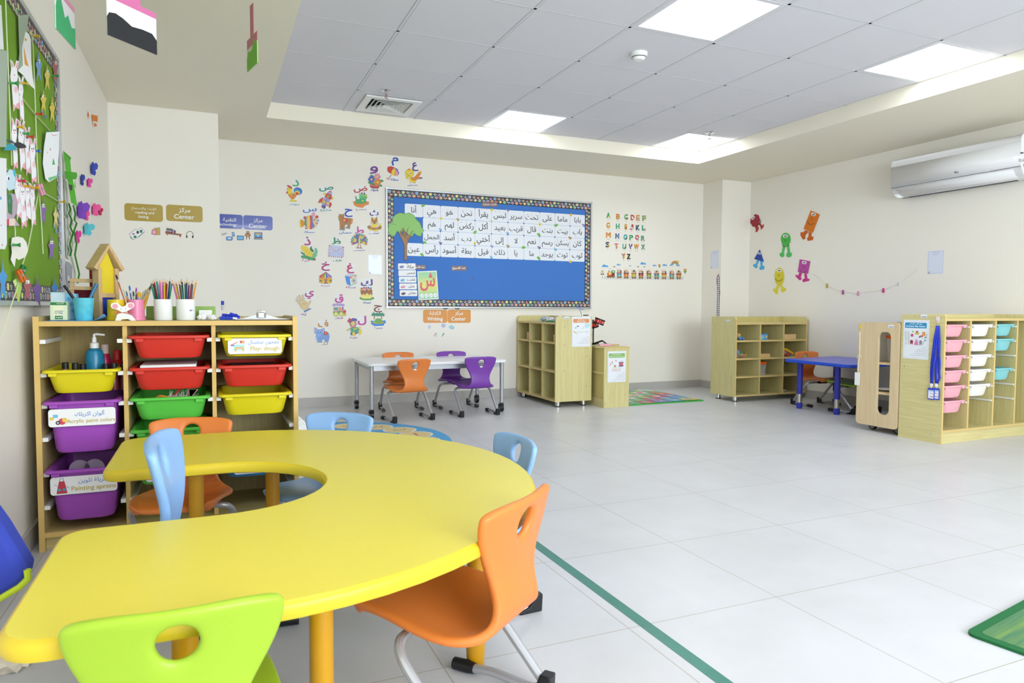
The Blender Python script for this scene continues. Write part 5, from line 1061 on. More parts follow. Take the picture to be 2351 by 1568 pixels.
# ---------------- string of mini pegs on the right wall ----------------
p = Pr((XR-.006, 0, 0), RU, BV, ZR); pts = [(604, 608), (660, 650), (718, 702), (785, 735), (850, 756), (912, 764), (977, 770), (1080, 755), (1185, 740), (1250, 715), (1315, 686), (1390, 635), (1462, 576)]
W3 = [V((XR-.006, -a, b)) for a, b in (p.pt(*q) for q in pts)]; tag(M().tube(spline(W3, 4), .0016, 6).build('string', mat('white_string', 'EDE9E0', .8)), 'white string with mini pegs sagging across the right wall', 'string')
for x, y, c, lb in ((718, 705, 'B8A02A', 'olive yellow mini peg, leftmost on the wall string'), (850, 760, 'B03A8A', 'magenta mini peg left of the lowest point of the string'), (977, 770, 'E8A0C4', 'pale pink mini peg at the lowest point of the string'), (1185, 745, 'D83A90', 'bright pink mini peg on the right of the string'), (1315, 688, 'ECEAF0', 'white mini peg, rightmost on the wall string')):
    a, b = p.pt(x, y); t = thing('mini_peg', lb, 'peg', mw=frame((XR-.001, -a, b), RU, BV), group='mini pegs on the string')
    mt = mat('peg_'+c, c, .5); M().box(-.009, -.024, .0, -.001, .02, .011).build('jaw', mt, t, bevel=.001); M().box(.001, -.024, .0, .009, .02, .011).build('jaw', mt, t, bevel=.001); M().box(-.004, -.004, .004, .004, .004, .014).build('spring', STEEL, t)
for x, y, lb in ((604, 606, 'small white pin at the left end of the wall string'), (1462, 575, 'small white pin at the right end of the wall string')):
    a, b = p.pt(x, y); tag(M().lathe([(.003, 0), (.003, .01), (.007, .013), (.006, .016)], 10).build('push_pin', PL), lb, 'push pin', 'pins of the wall string').matrix_world = frame((XR, -a, b), RU, BV)
# ---------------- green notice board and children's crafts on the left wall ----------------
LB = XL+.022
a = on_x(150, 702, LB); b_ = on_x(133, 132, LB); gy1 = a.y+.01; gz0 = a.z; gz1 = b_.z; gy0 = 1.75
t = thing('notice_board', 'tall green notice board of children\'s crafts on the left wall', 'notice board', mw=frame((XL+.0005, (gy0+gy1)/2, (gz0+gz1)/2), LU, BV))
w, h = gy1-gy0, gz1-gz0; fw = .02
M().box(-w/2+fw, -h/2+fw, 0, w/2-fw, h/2-fw, .012).build('felt_panel', mat('green_felt', '7DA63C', .9, spec=.1, bump=.25, bscale=500), t)
m = M(); m.box(-w/2, -h/2, 0, w/2, -h/2+fw, .024); m.box(-w/2, h/2-fw, 0, w/2, h/2, .024); m.box(-w/2, -h/2+fw, 0, -w/2+fw, h/2-fw, .024); m.box(w/2-fw, -h/2+fw, 0, w/2, h/2-fw, .024); m.build('frame', ALU, t, bevel=.003)
p = Pr((0, 0, 0), (1, 0, 0), (0, 1, 0), base=.0126); iw, ih = w/2-fw, h/2-fw
trimband(p, -iw, -ih, iw, -ih+.07, 'x'); trimband(p, iw-.066, -ih+.07, iw, ih-.07, 'y'); trimband(p, -iw, ih-.07, iw, ih, 'x'); p.mesh('border_trim', t)
BF_ = XL+.0145                                # face of the felt
def tilted(x, y, a, base, zoom=(0, 0, 1)):
    """plane hinged on the wall at image point (x, y), its far edge swung out by a degrees"""
    o = on_x(x, y, base); q = Pr(o, (sin(rad(a)), cos(rad(a)), 0), BV, zoom); q.lw = .7; return q
def craft(name, label, cat, group, x, y, a, f, base=BF_+.001, t=.0012, backs=True):
    q = tilted(x, y, a, base); f(q); c = q.center(); q.shift(c); root = thing(name, label, cat, group=group, mw=q.world(c, .0))
    m = M(); m.col = (.9, .9, .9)
    k = 0
    for i, (vs) in enumerate(q.out): k += 1
    q.m.v = [(x_, y_, z_+.0006) for x_, y_, z_ in q.m.v]
    pm = q.mesh('picture', root); s_ = pm.modifiers.new('thickness', 'SOLIDIFY'); s_.thickness = .0005; s_.offset = -1
    return root
def star(p, c, x0, y0, x1, y1, eyes=True, ln='8A8060'):
    cx = (x0+x1)/2; w = x1-x0; h = y1-y0; P_ = lambda u, v: (x0+u*w, y0+v*h)
    p.poly(c, [P_(.5, 0), P_(.62, .28), P_(1, .42), P_(.74, .62), P_(.86, 1), P_(.5, .78), P_(.16, 1), P_(.28, .62), P_(0, .42), P_(.38, .28)], ln)
    if eyes:
        for u in (.4, .62): p.ell('F4F2EA', *P_(u, .33), w*.13, h*.07, n=10); p.ell('k', *P_(u+.02, .34), w*.05, h*.03, n=8)
        p.line('5A4A3A', [P_(.42, .5), P_(.52, .53), P_(.62, .49)], .7)
SG = 'paper stars with eyes on the green board'
STARS = [('7AA8DC', 81, 118, 96, 186, 'blue paper star high on the green board', 1), ('E0CC5A', 101, 144, 115, 208, 'yellow paper star right of the blue one, high on the green board', 1), ('DCC84A', 92, 203, 107, 258, 'yellow paper star with dangling legs on the green board', 1), ('DCC84A', 113, 221, 126, 281, 'yellow paper star nearest the upper right border strip', 1), ('A85A5A', 120, 122, 133, 190, 'dull red paper star on the top right corner of the frame', 1),
         ('8A6AB0', 92, 450, 107, 517, 'purple paper star hanging right of the lower white bunnies', 1), ('E0D48A', 121, 470, 134, 520, 'pale yellow paper star on the right border strip', 1), ('8A6AB0', 110, 536, 126, 598, 'purple paper star low on the right of the green board', 1), ('4A9ADC', -4, 592, 16, 692, 'large blue paper star at the lower left edge of the photo', 0), ('B0606A', 53, 625, 72, 692, 'red paper star on the bottom border strip', 1), ('7A5AA8', 76, 630, 95, 706, 'purple paper star on the bottom border strip', 0), ('2A8AD8', 117, 636, 133, 690, 'small bright blue paper star above the tissue boxes', 0)]
for c, x0, y0, x1, y1, lb, ey in STARS: craft('paper_star', lb, 'paper star', SG, x0, (y0+y1)/2, 13, lambda p: star(p, c, x0, y0, x1, y1, ey))
BG = 'white paper bunnies on the green board'
def bunny(p, x0, y0, x1, y1, tail=0):
    w = x1-x0; h = y1-y0; P_ = lambda u, v: (x0+u*w, y0+v*h)
    p.poly('F2EFF4', [P_(.15, .18), P_(.05, 0), P_(.35, .06), P_(.5, .16), P_(.7, .02), P_(.95, .05), P_(.75, .2), P_(.85, .34), P_(.72, .46), P_(.95, .7), P_(.98, .96), P_(.62, .9), P_(.4, 1), P_(.3, .74), P_(.2, .5), P_(.05, .34)], 'B8B0BC')
    p.poly('F0A8B8', [P_(.14, .14), P_(.1, .03), P_(.32, .08), P_(.4, .16)]).poly('F0A8B8', [P_(.6, .15), P_(.76, .05), P_(.9, .07), P_(.72, .18)]).poly('F0A8B8', [P_(.66, .86), P_(.96, .82), P_(.98, .96), P_(.66, .93)]).poly('F0A8B8', [P_(.34, .86), P_(.58, .88), P_(.42, .99)])
    for u in (.36, .58): p.ell('5A3A4A', *P_(u, .25), w*.05, h*.018, n=7)
    p.ell('E87A98', *P_(.47, .3), w*.06, h*.015, n=7).ell('F4C0CC', *P_(.62, .58), w*.16, h*.07, n=9)
BN = [(22, 136, 44, 256, 'white paper bunny highest of the bunnies'), (41, 172, 55, 282, 'white paper bunny second from the top'), (25, 268, 41, 392, 'white paper bunny, leftmost of the middle row'), (40, 274, 58, 394, 'white paper bunny, second in the middle row'), (54, 288, 70, 404, 'white paper bunny, third in the middle row'), (66, 314, 84, 424, 'white paper bunny, rightmost of the middle row'),
      (32, 398, 49, 506, 'white paper bunny, leftmost of the lowest row'), (43, 412, 61, 526, 'white paper bunny, second in the lowest row'), (55, 418, 71, 508, 'white paper bunny, third in the lowest row'), (67, 420, 82, 521, 'white paper bunny, rightmost of the lowest row')]
for i, (x0, y0, x1, y1, lb) in enumerate(BN): craft('paper_bunny', lb, 'paper bunny', BG, x0, (y0+y1)/2, 20+3*(i % 3), lambda p: bunny(p, x0, y0, x1, y1), base=BF_+.004)
def f(p):
    p.poly('9DAE98', [41, 36, 66, 33, 62, 60, 60, 150, 40, 162, 44, 120]); p.poly('F2F2F4', [58, 72, 66, 78, 70, 90, 71, 140, 74, 175, 79, 205, 68, 195, 52, 172, 40, 162, 52, 150, 50, 110], 'B8B8BC').poly('E8A028', [53, 103, 60, 135, 65, 153, 56, 148]).ell('E8A028', 58, 91, 2.5, 3.5)
craft('paper_penguin', 'white paper bird with an orange beak on a grey green card', 'paper bird', None, 40, 100, 17, f, base=BF_+.004)
craft('craft_sheet', 'large grey green paper sheet at the upper left edge of the photo', 'paper sheet', None, -40, 225, 8, lambda p: p.poly('A6B4A4', [-40, 112, 17, 116, 14, 338, -40, 336]), base=BF_+.004)
def f(p):
    p.poly('EEF0F6', [-40, 358, 14, 364, 15, 560, 11, 572, -40, 570], 'C4C4D0')
    for x, y in ((2, 517), (3, 528), (3, 541), (2, 550), (4, 562), (-8, 520), (-10, 545)): p.ell('C84A6A', x, y, 1.2, 1.6, n=7)
    p.ell('5AA0D8', 1, 455, 2, 4, n=9)
craft('craft_sheet', 'white paper sheet with pink dots at the left edge of the photo', 'paper sheet', None, -40, 460, 8, f, base=BF_+.006)
craft('craft_sheet', 'white paper sheet at the upper left corner of the photo', 'paper sheet', None, -30, 70, 8, lambda p: p.poly('ECEEF2', [-30, 5, 2, 12, 8, 114, -30, 112]), base=BF_+.003)
def f(p):
    p.poly('F0F1F5', [106, 304, 136, 302, 135, 340, 130, 408, 112, 418, 104, 410, 98, 375, 101, 335], 'C8C8D0')
    for k, c in enumerate(['E05A4A', 'F0A040', 'F0E070', '7AC070', '6AB0E0']): p.line(c, [(110+k*1.1-4*cos(rad(a))+4, 392-(16-k*2.2)*sin(rad(a))) for a in range(10, 175, 20)], 1.2)
    p.poly('7AC48A', [110, 408, 132, 402, 130, 408, 112, 416]).line('A06070', [124, 398, 122, 378], .9).poly('4AB06A', [119, 378, 122, 362, 126, 378]).ell('C84060', 115, 343, 1, 3, n=7).ell('D8C040', 108, 350, 1, 2, n=7).line('C85070', [118, 308, 124, 312, 130, 309], 1)
craft('rainbow_drawing', 'curled white drawing of a rainbow and tree at the right of the green board', 'drawing', None, 98, 360, 22, f, base=BF_+.004)
craft('paper_fish', 'pale blue paper fish with a big eye beside the lower bunnies', 'paper fish', 'paper fish on the green board', 12, 415, 22, lambda p: p.poly('C4DCE8', [13, 400, 22, 388, 33, 392, 36, 410, 33, 426, 38, 432, 20, 438, 13, 428], '8AA0B0').ell('F4F4F6', 18, 409, 3.5, 7).ell('3A4A8A', 19, 410, 2, 4).poly('3AB0C8', [29, 388, 35, 392, 36, 408, 31, 402]), base=BF_+.008)
craft('paper_fish', 'paper fish with a green back beside the large white sheet', 'paper fish', 'paper fish on the green board', 15, 480, 22, lambda p: p.poly('B8A4B4', [15, 448, 22, 443, 34, 446, 40, 465, 38, 488, 32, 500, 45, 518, 20, 519, 14, 505], '7A6A70').poly('3A7A4A', [16, 447, 24, 444, 28, 460, 27, 494, 18, 488]).poly('C84A5A', [14, 505, 20, 502, 20, 518, 14, 516]).rect('E4D0C8', 20, 502, 34, 518).ell('5A8AB0', 21, 462, 2, 5), base=BF_+.008)
craft('paper_fish', 'white and yellow paper fish with red scribbles, low on the green board', 'paper fish', 'paper fish on the green board', 25, 578, 26, lambda p: p.poly('E6E2DC', [27, 546, 40, 543, 52, 546, 60, 556, 64, 575, 58, 590, 42, 597, 36, 592, 33, 613, 24, 596, 27, 580, 25, 560], '8A8A8A').poly('F0DC7A', [42, 555, 50, 547, 58, 560, 50, 566]).ell('3A7AC8', 58, 566, 3, 6).poly('C83A5A', [41, 574, 50, 568, 52, 578, 44, 584]).line('E07A8A', [40, 588, 46, 584, 50, 590, 54, 584], 1.2), base=BF_+.006)
craft('paper_butterfly', 'black and teal paper butterfly pinned over the middle bunnies', 'paper butterfly', None, 8, 332, 24, lambda p: p.poly('26262A', [30, 328, 44, 326, 58, 333, 60, 339, 46, 341, 34, 338]).poly('2A9AB0', [8, 345, 14, 332, 26, 330, 36, 336, 38, 344, 24, 345], '3A4A4A').ell('C85A4A', 25, 335, 3, 3).poly('3A4A5A', [12, 320, 26, 322, 36, 330, 20, 328]), base=BF_+.012)
craft('paper_bookmark', 'lime green folded paper bookmark on the bottom border strip', 'paper bookmark', None, 29, 665, 18, lambda p: p.poly('A6D05A', [29, 644, 40, 638, 50, 650, 45, 690, 40, 694, 37, 664]).poly('D8ECA8', [29, 646, 36, 640, 38, 652, 34, 658]), base=BF_+.004)
craft('paper_tag', 'pair of tiny blue paper feet below the yellow star with legs', 'paper craft', None, 95, 265, 13, lambda p: p.ell('6A8AC0', 98, 258, 2, 5).ell('5A7AC0', 104, 268, 2.2, 5).line('E0CC5A', [101, 250, 98, 256], .8).line('E0CC5A', [103, 250, 104, 264], .8))
craft('paper_tag', 'pair of tiny blue paper feet below the star on the right border strip', 'paper craft', None, 122, 526, 13, lambda p: p.ell('7A9AC8', 124, 518, 2, 6).ell('6A8AC0', 129, 531, 2, 5).line('E0D48A', [127, 510, 129, 526], .8))
# strings, pins and pegs on the green board
def cord(pts, lb, r=.0022, base=BF_+.009): tag(M().tube([on_x(x, y, base) for x, y in pts], r, 6).build('display_string', mat('cream_cord', 'D8E0B8', .8)), lb, 'string', 'strings across the green board')
cord([(12, -20), (16, 90), (22, 230), (27, 380)], 'pale string running down beside the left bunnies'); cord([(72, 70), (76, 110), (81, 240), (85, 360), (89, 436)], 'pale string running down the middle of the green board'); cord([(18, -5), (45, 42), (78, 90)], 'short pale string slanting to the yellow pin at the top'); cord([(22, 188), (80, 262), (120, 306)], 'pale string slanting down to the rainbow drawing'); cord([(0, 380), (40, 402), (89, 436), (137, 464)], 'pale string slanting down to the right border strip')
cord([(89, 436), (80, 490), (64, 570), (50, 612), (46, 628)], 'pale string hanging from the pink peg to the orange pegs'); cord([(90, 440), (93, 480), (98, 560), (99, 583)], 'loose string end hanging from the pink peg'); cord([(45, 640), (38, 665), (26, 700), (15, 735), (5, 770)], 'cord hanging from the orange pegs over the bottom frame', base=XL+.03); cord([(33, 512), (35, 530), (35, 548)], 'short string above the white and yellow fish')
for i, (x, y, c, cn) in enumerate(((76, 82, 'D8B020', 'yellow pin at the top of the middle string'), (121, 173, '2A9A4A', 'green pin under the star on the frame'), (23, 190, '2A9A4A', 'green pin left of the second bunny'), (48, 190, 'E0B83A', 'orange yellow pin on the second bunny'), (83, 261, 'D03A30', 'red pin where two strings cross'), (37, 291, 'E0B020', 'yellow pin on the middle bunny row'), (51, 306, '2A9A4A', 'green pin on the middle bunny row'), (62, 313, 'D03A30', 'red pin on the middle bunny row'), (77, 346, '3A6AC8', 'blue pin on the rightmost middle bunny'), (113, 303, '2A9A6A', 'green pin at the top of the rainbow drawing'), (42, 415, 'D03050', 'red pin on the lowest bunny row'), (53, 427, 'E0A820', 'yellow pin on the lowest bunny row, left'), (74, 430, 'E0A820', 'yellow pin on the lowest bunny row, right'), (137, 463, 'C8A030', 'yellow pin on the right border strip'), (29, 562, '2A9A4A', 'green pin on the white and yellow fish'))):
    o = on_x(x, y, BF_+.014); q = frame(o, LU, BV); r_ = thing('push_pin', cn, 'push pin', mw=q, group='push pins on the green board'); mt = mat('pin_'+c, c, .3)
    M().lathe([(.006, 0), (.004, .004), (.004, .016), (.0075, .020), (.007, .024)], 10).build('head', mt, r_); M().cyl((0, 0, -.013), (0, 0, 0), .0008, 6).build('needle', STEEL, r_)
for (x, y, c, lb, ry) in ((91, 434, 'E89AB8', 'pink peg clipping the strings together', .4), (44, 632, 'D86A2A', 'orange peg at the lower end of the string', .5), (48, 622, '2E7A3A', 'dark green peg behind the orange peg', -.4)):
    o = on_x(x, y, BF_+.022); q = frame(o, (.5, .86, 0), BV) @ Matrix.Rotation(ry, 4, 'Z'); r_ = thing('mini_peg', lb, 'peg', mw=q, group='pegs on the green board'); mt = mat('peg_'+c, c, .5)
    for s in (-1, 1): M().box(min(s*.002, s*.011), -.026, 0, max(s*.002, s*.011), .022, .012).build('jaw', mt, r_, bevel=.0012)
    M().box(-.005, -.003, .003, .005, .005, .015).build('spring', STEEL, r_)
# green paper figure with streamer legs
t = thing('paper_figure', 'green folded paper figure with long streamers on the left wall', 'paper figure', mw=Matrix.Translation(on_x(160, 410, XL+.002)))
org = t.matrix_world.translation.copy()
def strip(name, quads, c, base, a, x0, y0, thick=.0008):
    q = tilted(x0, y0, a, base); m = M()
    P3 = [q.fr @ V((*q.pt(x, y), 0)) - org for x, y in quads]; n = q.n*thick
    m.loft([P3, [v+n for v in P3]]); return m.build(name, mat('paper_'+c, c, .7), t, ang=0)
strip('body', [(145, 346), (160, 360), (163, 392), (172, 440), (177, 474), (163, 465), (156, 420), (150, 385)], '5CB436', XL+.006, 22, 145, 410); strip('top_fold', [(145, 346), (146, 350), (161, 368), (163, 362)], '4A9A2E', XL+.02, 30, 145, 355)
strip('arm_band', [(148, 393), (176, 396), (177, 404), (174, 412), (150, 411)], '4E9C2C', XL+.022, 40, 148, 400); strip('mouth', [(157, 423), (166, 425), (165, 438), (161, 436)], '4A4A46', XL+.013, 22, 145, 410); strip('side_fold', [(172, 412), (174, 434), (170, 428)], '7ACA50', XL+.03, 30, 170, 420)
for k, P_ in enumerate(([(158, 466), (162, 480), (158, 490), (165, 505), (161, 520), (168, 535), (160, 560), (164, 575), (161, 588)], [(168, 470), (173, 490), (171, 505), (176, 512), (170, 530), (176, 560), (172, 585), (182, 628), (178, 650)])):
    m = M(); L = [on_x(x-2, y, XL+.012)-org for x, y in P_]; R_ = [on_x(x+2.2, y+1, XL+.028)-org for x, y in P_]; m.loft([L, R_], False, False, False); o = m.build('streamer', mat('paper_streamer', '4FAE38', .7), t, ang=0); o.modifiers.new('thickness', 'SOLIDIFY').thickness = .0006
# butterflies (two wings each, lifted off the wall)
BUT = [(212, 388, 13, 18, '3A4CB0', 'dark blue', 'highest of the wall butterflies'), (187, 414, 8, 16, '3444A8', 'blue', 'seen edge on, beside the green paper figure'), (203, 420, 10, 13, 'E04E9E', 'pink', 'under the dark blue butterfly'), (184, 484, 22, 24, '7A44B8', 'large purple', 'largest, beside the green streamers'), (198, 496, 8, 14, 'F0509A', 'small pink', 'tucked under the large purple butterfly'), (216, 482, 16, 17, 'F05AA0', 'long pink', 'right of the large purple butterfly'), (228, 486, 9, 11, 'C02C4A', 'small red', 'rightmost of the wall butterflies'), (198, 527, 20, 17, '5AC0CC', 'turquoise', 'low on the left wall'), (176, 545, 11, 18, 'D83A9A', 'magenta', 'lowest, behind the green streamers')]
for (x, y, w, h, c, cn, lb) in BUT:
    o = on_x(x-w*.35, y, XL+.004); t = thing('paper_butterfly', f'{cn} paper butterfly on the left wall, {lb}', 'butterfly', mw=frame(o, LU, BV), group='paper butterflies on the left wall'); mt = mat('paper_'+c, c, .6)
    Dp = (o-CAMP).dot(CF); H = 1.75*h*Dp/FPX
    for sgn, ang, kk in ((1, 42, 1.25), (-1, 70, .62)):
        W_ = w*kk*Dp/FPX/(sin(rad(ang+11)) if sgn > 0 else abs(cos(rad(ang-11-60)))); pts = [(0, .02), (W_*.35, H*.42), (W_*.8, H*.55), (W_, H*.38), (W_*.9, H*.1), (W_*.62, 0), (W_*.72, -H*.2), (W_*.55, -H*.42), (W_*.25, -H*.38), (0, -.02)]
        m = M(); m.prism([(px_*sgn if sgn > 0 else px_*sgn, py) for px_, py in pts], 0, .0007); ob = m.build('wing', mt, t, ang=0); ob.rotation_euler = (0, -sgn*rad(ang), 0)
    m = M(); m.tube([(0, -H*.3, .004), (0, H*.25, .004)], .003, 6); m.tube([(0, H*.25, .004), (.012, H*.5, .012)], .0008, 5); m.tube([(0, H*.25, .004), (-.008, H*.5, .012)], .0008, 5); m.build('body', BLACK, t)
craft('paper_scrap', 'small orange paper diamond high on the left wall', 'paper scrap', 'orange paper scraps on the left wall', 201, 270, 14, lambda p: p.poly('D8603A', [202, 254, 204, 264, 202, 274, 200.5, 264]), base=XL+.002)
craft('paper_scrap', 'orange paper square with a tab high on the left wall', 'paper scrap', 'orange paper scraps on the left wall', 210, 272, 20, lambda p: p.poly('E07A1C', [210, 263, 224, 266, 224, 280, 213, 278]).rect('F0EAE0', 215, 279, 221, 284).poly('E0703A', [215, 282, 221, 284, 222, 290, 216, 291]), base=XL+.002)
craft('paper_craft', 'grey paper animal craft beside the board\'s lower corner', 'paper craft', None, 150, 640, 24, lambda p: p.poly('9A9CA4', [151, 600, 160, 604, 165, 612, 164, 656, 156, 664, 151, 640], '6A6A70').ell('D8D8DA', 157, 640, 2, 8).ell('k', 157.5, 647, 1.4, 2.5), base=XL+.004)
craft('wall_sheet', 'pair of clear sheets taped beside the green board', 'paper sheet', None, 146, 520, 3, lambda p: p.poly('DCDCD6', [147, 412, 153, 418, 156, 500, 149, 494], 'B8BAB8').poly('DADAD4', [149, 498, 156, 505, 160, 596, 152, 590], 'B8BAB8'), base=XL+.002)
# ---------------- labels on the bins ----------------
def binlabel(r, w, h, z, f=None, x=0, y=.0146):
    o = M().prism(rrect(-w/2, -h/2, w/2, h/2, .012, 4), 0, .0009).build('label_card', WHITE, r, ang=0); o.matrix_local = frame((x, y, z), (1, 0, 0), (0, 0, 1)); o['label'] = 'white printed label'
    p = Pr((0, 0, 0), (1, 0, 0), (0, 1, 0), base=.0009); p.lw = .0012
    p.line('4A4A52', rrect(-w/2, -h/2, w/2, h/2, .012, 4)+[(w/2, h/2-.012)], .0012)
    if f: f(p, w, h)
    p.mesh('print', o)
LBL, LGO = '7FA0DC', 'C9B45C'
def f(p, w, h):
    p.text(LBL, 'ألوان اكريلك', -.03, h*.36, w*.34, 0, .012, True); p.text(LGO, 'Acrylic paint colors', -.055, -h*.08, w*.49, -h*.40, .014, True)
    p.rect('7AC0E0', -w*.43, h*.02, -w*.36, h*.2).rect('E8D060', -w*.48, -h*.1, -w*.42, h*.06).ell('D84A5A', -w*.30, -h*.2, .013).ell('F0D060', -w*.26, -h*.12, .009).ell('k', -w*.36, -h*.26, .008).ell('C8C8D0', -w*.36, -h*.26, .004)
binlabel(B['p1'], .235, .072, -.066, f)
def f(p, w, h):
    p.text(LBL, 'مريلة تلوين', -.02, h*.36, w*.34, h*.02, .012, True); p.text(LGO, 'Painting aprons', -.045, -h*.06, w*.48, -h*.40, .014, True)
    p.poly('C8384A', [-w*.37, h*.25, -w*.29, h*.25, -w*.27, -h*.08, -w*.25, -h*.42, -w*.41, -h*.42, -w*.39, -h*.08]).rect('3AA0C8', -w*.385, -h*.28, -w*.345, -h*.14).rect('3AA0C8', -w*.315, -h*.28, -w*.275, -h*.14).line('4A5A9A', [-w*.36, h*.25, -w*.35, h*.42, -w*.31, h*.42, -w*.30, h*.25], .0018).line('7AA0D0', [-w*.39, 0, -w*.44, h*.1], .0015).line('7AA0D0', [-w*.27, 0, -w*.22, -h*.15], .0015)
binlabel(B['p2'], .235, .074, -.064, f)
def f(p, w, h):
    p.text(LBL, 'معجون صلصال', -.03, h*.40, w*.44, h*.04, .012, True); p.text(LGO, 'Play- dough', -.02, -h*.02, w*.44, -h*.38, .016, True)
    p.rect('A8DCE8', -w*.40, -h*.25, -w*.20, h*.10).poly('E0B060', [-w*.36, -h*.05, -w*.22, -h*.05, -w*.20, -h*.32, -w*.23, -h*.32, -w*.25, -h*.15, -w*.33, -h*.15, -w*.35, -h*.32, -w*.38, -h*.32]).rect('C84A6A', -w*.28, h*.18, -w*.2, h*.34).rect('7A5AB0', -w*.45, h*.02, -w*.38, h*.08).rect('E8C84A', -w*.24, h*.2, -w*.21, h*.36).line('D84A4A', [-w*.44, h*.08, -w*.32, h*.26], .003)
binlabel(B['y2'], .225, .070, -.050, f)
binlabel(B['g3'], .20, .055, -.052, lambda p, w, h: p.rect('C84A4A', -w*.42, -h*.3, -w*.28, h*.2)); binlabel(B['b1'], .19, .05, -.055)
# things in the bins
GBI = 'paint bottles in the yellow bin'
def bottle(u, v0, v1, y, prof, mt, label, cap=None, zb=.638, pump=False, capm=None):
    P_ = on_y(u, v1, y); top = on_y(u, v0, y).z; H = top-zb; t = thing('paint_bottle', label, 'bottle', (P_.x, y, zb), 0, GBI)
    M().lathe([(r, z*H) for r, z in prof], 20).build('bottle_body', mt, t); M().lathe([(r, z*H) for r, z in cap], 16).build('cap', capm or PL, t)
    if pump: M().tube([(0, 0, H*.93), (0, 0, H), (.008, -.002, H+.002), (.04, -.004, H-.002)], [.005, .006, .006, .004], 10).build('pump_nozzle', PL, t)
bottle(218, 768, 845, 3.40, [(.034, 0), (.036, .03), (.036, .60), (.03, .70), (.016, .75)], mat('blue_paint', '1F7FA6', .3), 'tall blue pump bottle in the yellow bin', [(.017, .75), (.017, .84), (.009, .86), (.008, .95)], pump=True)
bottle(242, 790, 845, 3.47, [(.022, 0), (.023, .04), (.023, .60), (.018, .72), (.014, .78)], mat('pink_paint', 'C21E5C', .3), 'pink paint bottle with a pale cap behind the blue pump bottle', [(.015, .78), (.015, .99), (.012, 1)], capm=mat('pale_cap', 'E8CFC8', .5))
bottle(270, 804, 845, 3.44, [(.03, 0), (.031, .04), (.031, .45), (.024, .68), (.015, .74)], mat('red_paint', 'B0121C', .3), 'red paint bottle right of the blue pump bottle', [(.017, .74), (.017, .98), (.015, 1)], capm=mat('red_cap', 'B8202A', .4))
for u, v, y, lb, c in ((150, 832, 3.33, 'small paint bottle with a black cap, leftmost in the yellow bin', 'A9744E'), (173, 833, 3.32, 'small paint bottle with a black cap, second from the left in the yellow bin', '2A2A2E'), (190, 835, 3.33, 'small paint bottle with a black cap, just left of the blue pump bottle', '2A2A2E'), (243, 835, 3.32, 'small black-capped bottle in front of the pink bottle', '5A2030'), (262, 833, 3.32, 'small black-capped bottle in front of the red bottle', '5A2030'), (284, 834, 3.33, 'small black-capped bottle at the right end of the yellow bin', '5A2030')):
    bottle(u, v, 848, y, [(.013, 0), (.014, .06), (.014, .72), (.009, .8)], mat('small_bottle_'+c, c, .3), lb, [(.0125, .78), (.0125, .99), (.011, 1)], capm=BLACK)
def inbin(k): return V((B[k].location.x, B[k].location.y, B[k].location.z))
c = inbin('r2'); tag(M().box(c.x-.115, c.y+.045, c.z-.075, c.x+.10, c.y+.34, c.z+.008).build('paper_stack', WHITE, bevel=.003), 'stack of white papers in a red bin', 'paper stack')
c = inbin('r3'); tag(M().box(c.x-.10, c.y+.05, c.z-.07, c.x+.10, c.y+.33, c.z-.012).build('paper_stack', mat('grey_book', '6A4A4E', .6), bevel=.003), 'dark folder lying in the red bin below the Play-dough bin', 'folder')
c = inbin('g1'); random.seed(4)
m = M()
for i in range(70):
    a = random.uniform(-.5, pi+.5); l = random.uniform(.02, .045); o = V((c.x+.03+random.uniform(-.05, .05), c.y+.06+random.uniform(-.01, .02), c.z-.012)); m.tube([o, o+V((cos(a)*l*.7, random.uniform(-.01, .01), abs(sin(a))*l+.003))], [.0012, .0004], 4)
tag(m.build('feather', mat('pink_white_feather', 'E8D0D4', .9)), 'fluffy white and pink feathers on top of the green bin', 'feathers', kind='stuff')
m = M(); o = V((c.x+.072, c.y+.05, c.z-.01))
for i in range(9): a = rad(-60+i*13); m.loft([[o+V((0, 0, 0)), o+V((.004, 0, 0)), o+V((.004, .003, 0))], [o+V((sin(a)*.02+.012, 0, .035)), o+V((sin(a)*.02+.02, 0, .034)), o+V((sin(a)*.02+.02, .004, .034))]])
tag(m.build('tassel', mat('pink_tassel', 'E79AA8', .8)), 'pink fan tassel sticking out of the green bin', 'tassel')
tag(M().tube(spline([(c.x+.0, c.y+.07, c.z-.02), (c.x+.02, c.y+.06, c.z+.012), (c.x+.04, c.y+.055, c.z+.03), (c.x+.068, c.y+.055, c.z+.036)], 5), .0035, 8).build('pipe_cleaner', mat('red_fuzz', 'B8202A', .9)), 'red pipe cleaner bent over the green bin', 'pipe cleaner')
tag(M().tube(spline([(c.x-.07, c.y+.08, c.z-.02), (c.x-.045, c.y+.06, c.z+.0), (c.x-.02, c.y+.055, c.z-.004), (c.x, c.y+.06, c.z-.01)], 5), .0045, 8).build('pipe_cleaner', mat('orange_fuzz', 'D88A2A', .9)), 'orange pipe cleaner in the green bin', 'pipe cleaner')
c = inbin('p2')
for dx, lb in ((-.035, 'clear plastic lid standing in the lowest purple bin, left'), (.02, 'clear plastic lid standing in the lowest purple bin, right')):
    t = tag(M().tube([(0, 0, 0), (0, .006, 0)], .038, 24).build('clear_disc', mat('clear_lid', 'C8B8D0', .15, alpha=.75)), lb, 'lid', 'lids in the purple bin'); t.location = (c.x+dx, c.y+.14, c.z-.026)

# ---------------- on top of the bin shelf ----------------
ST_ = .9285
def top(u, y): return on_y(u, 733, y).x
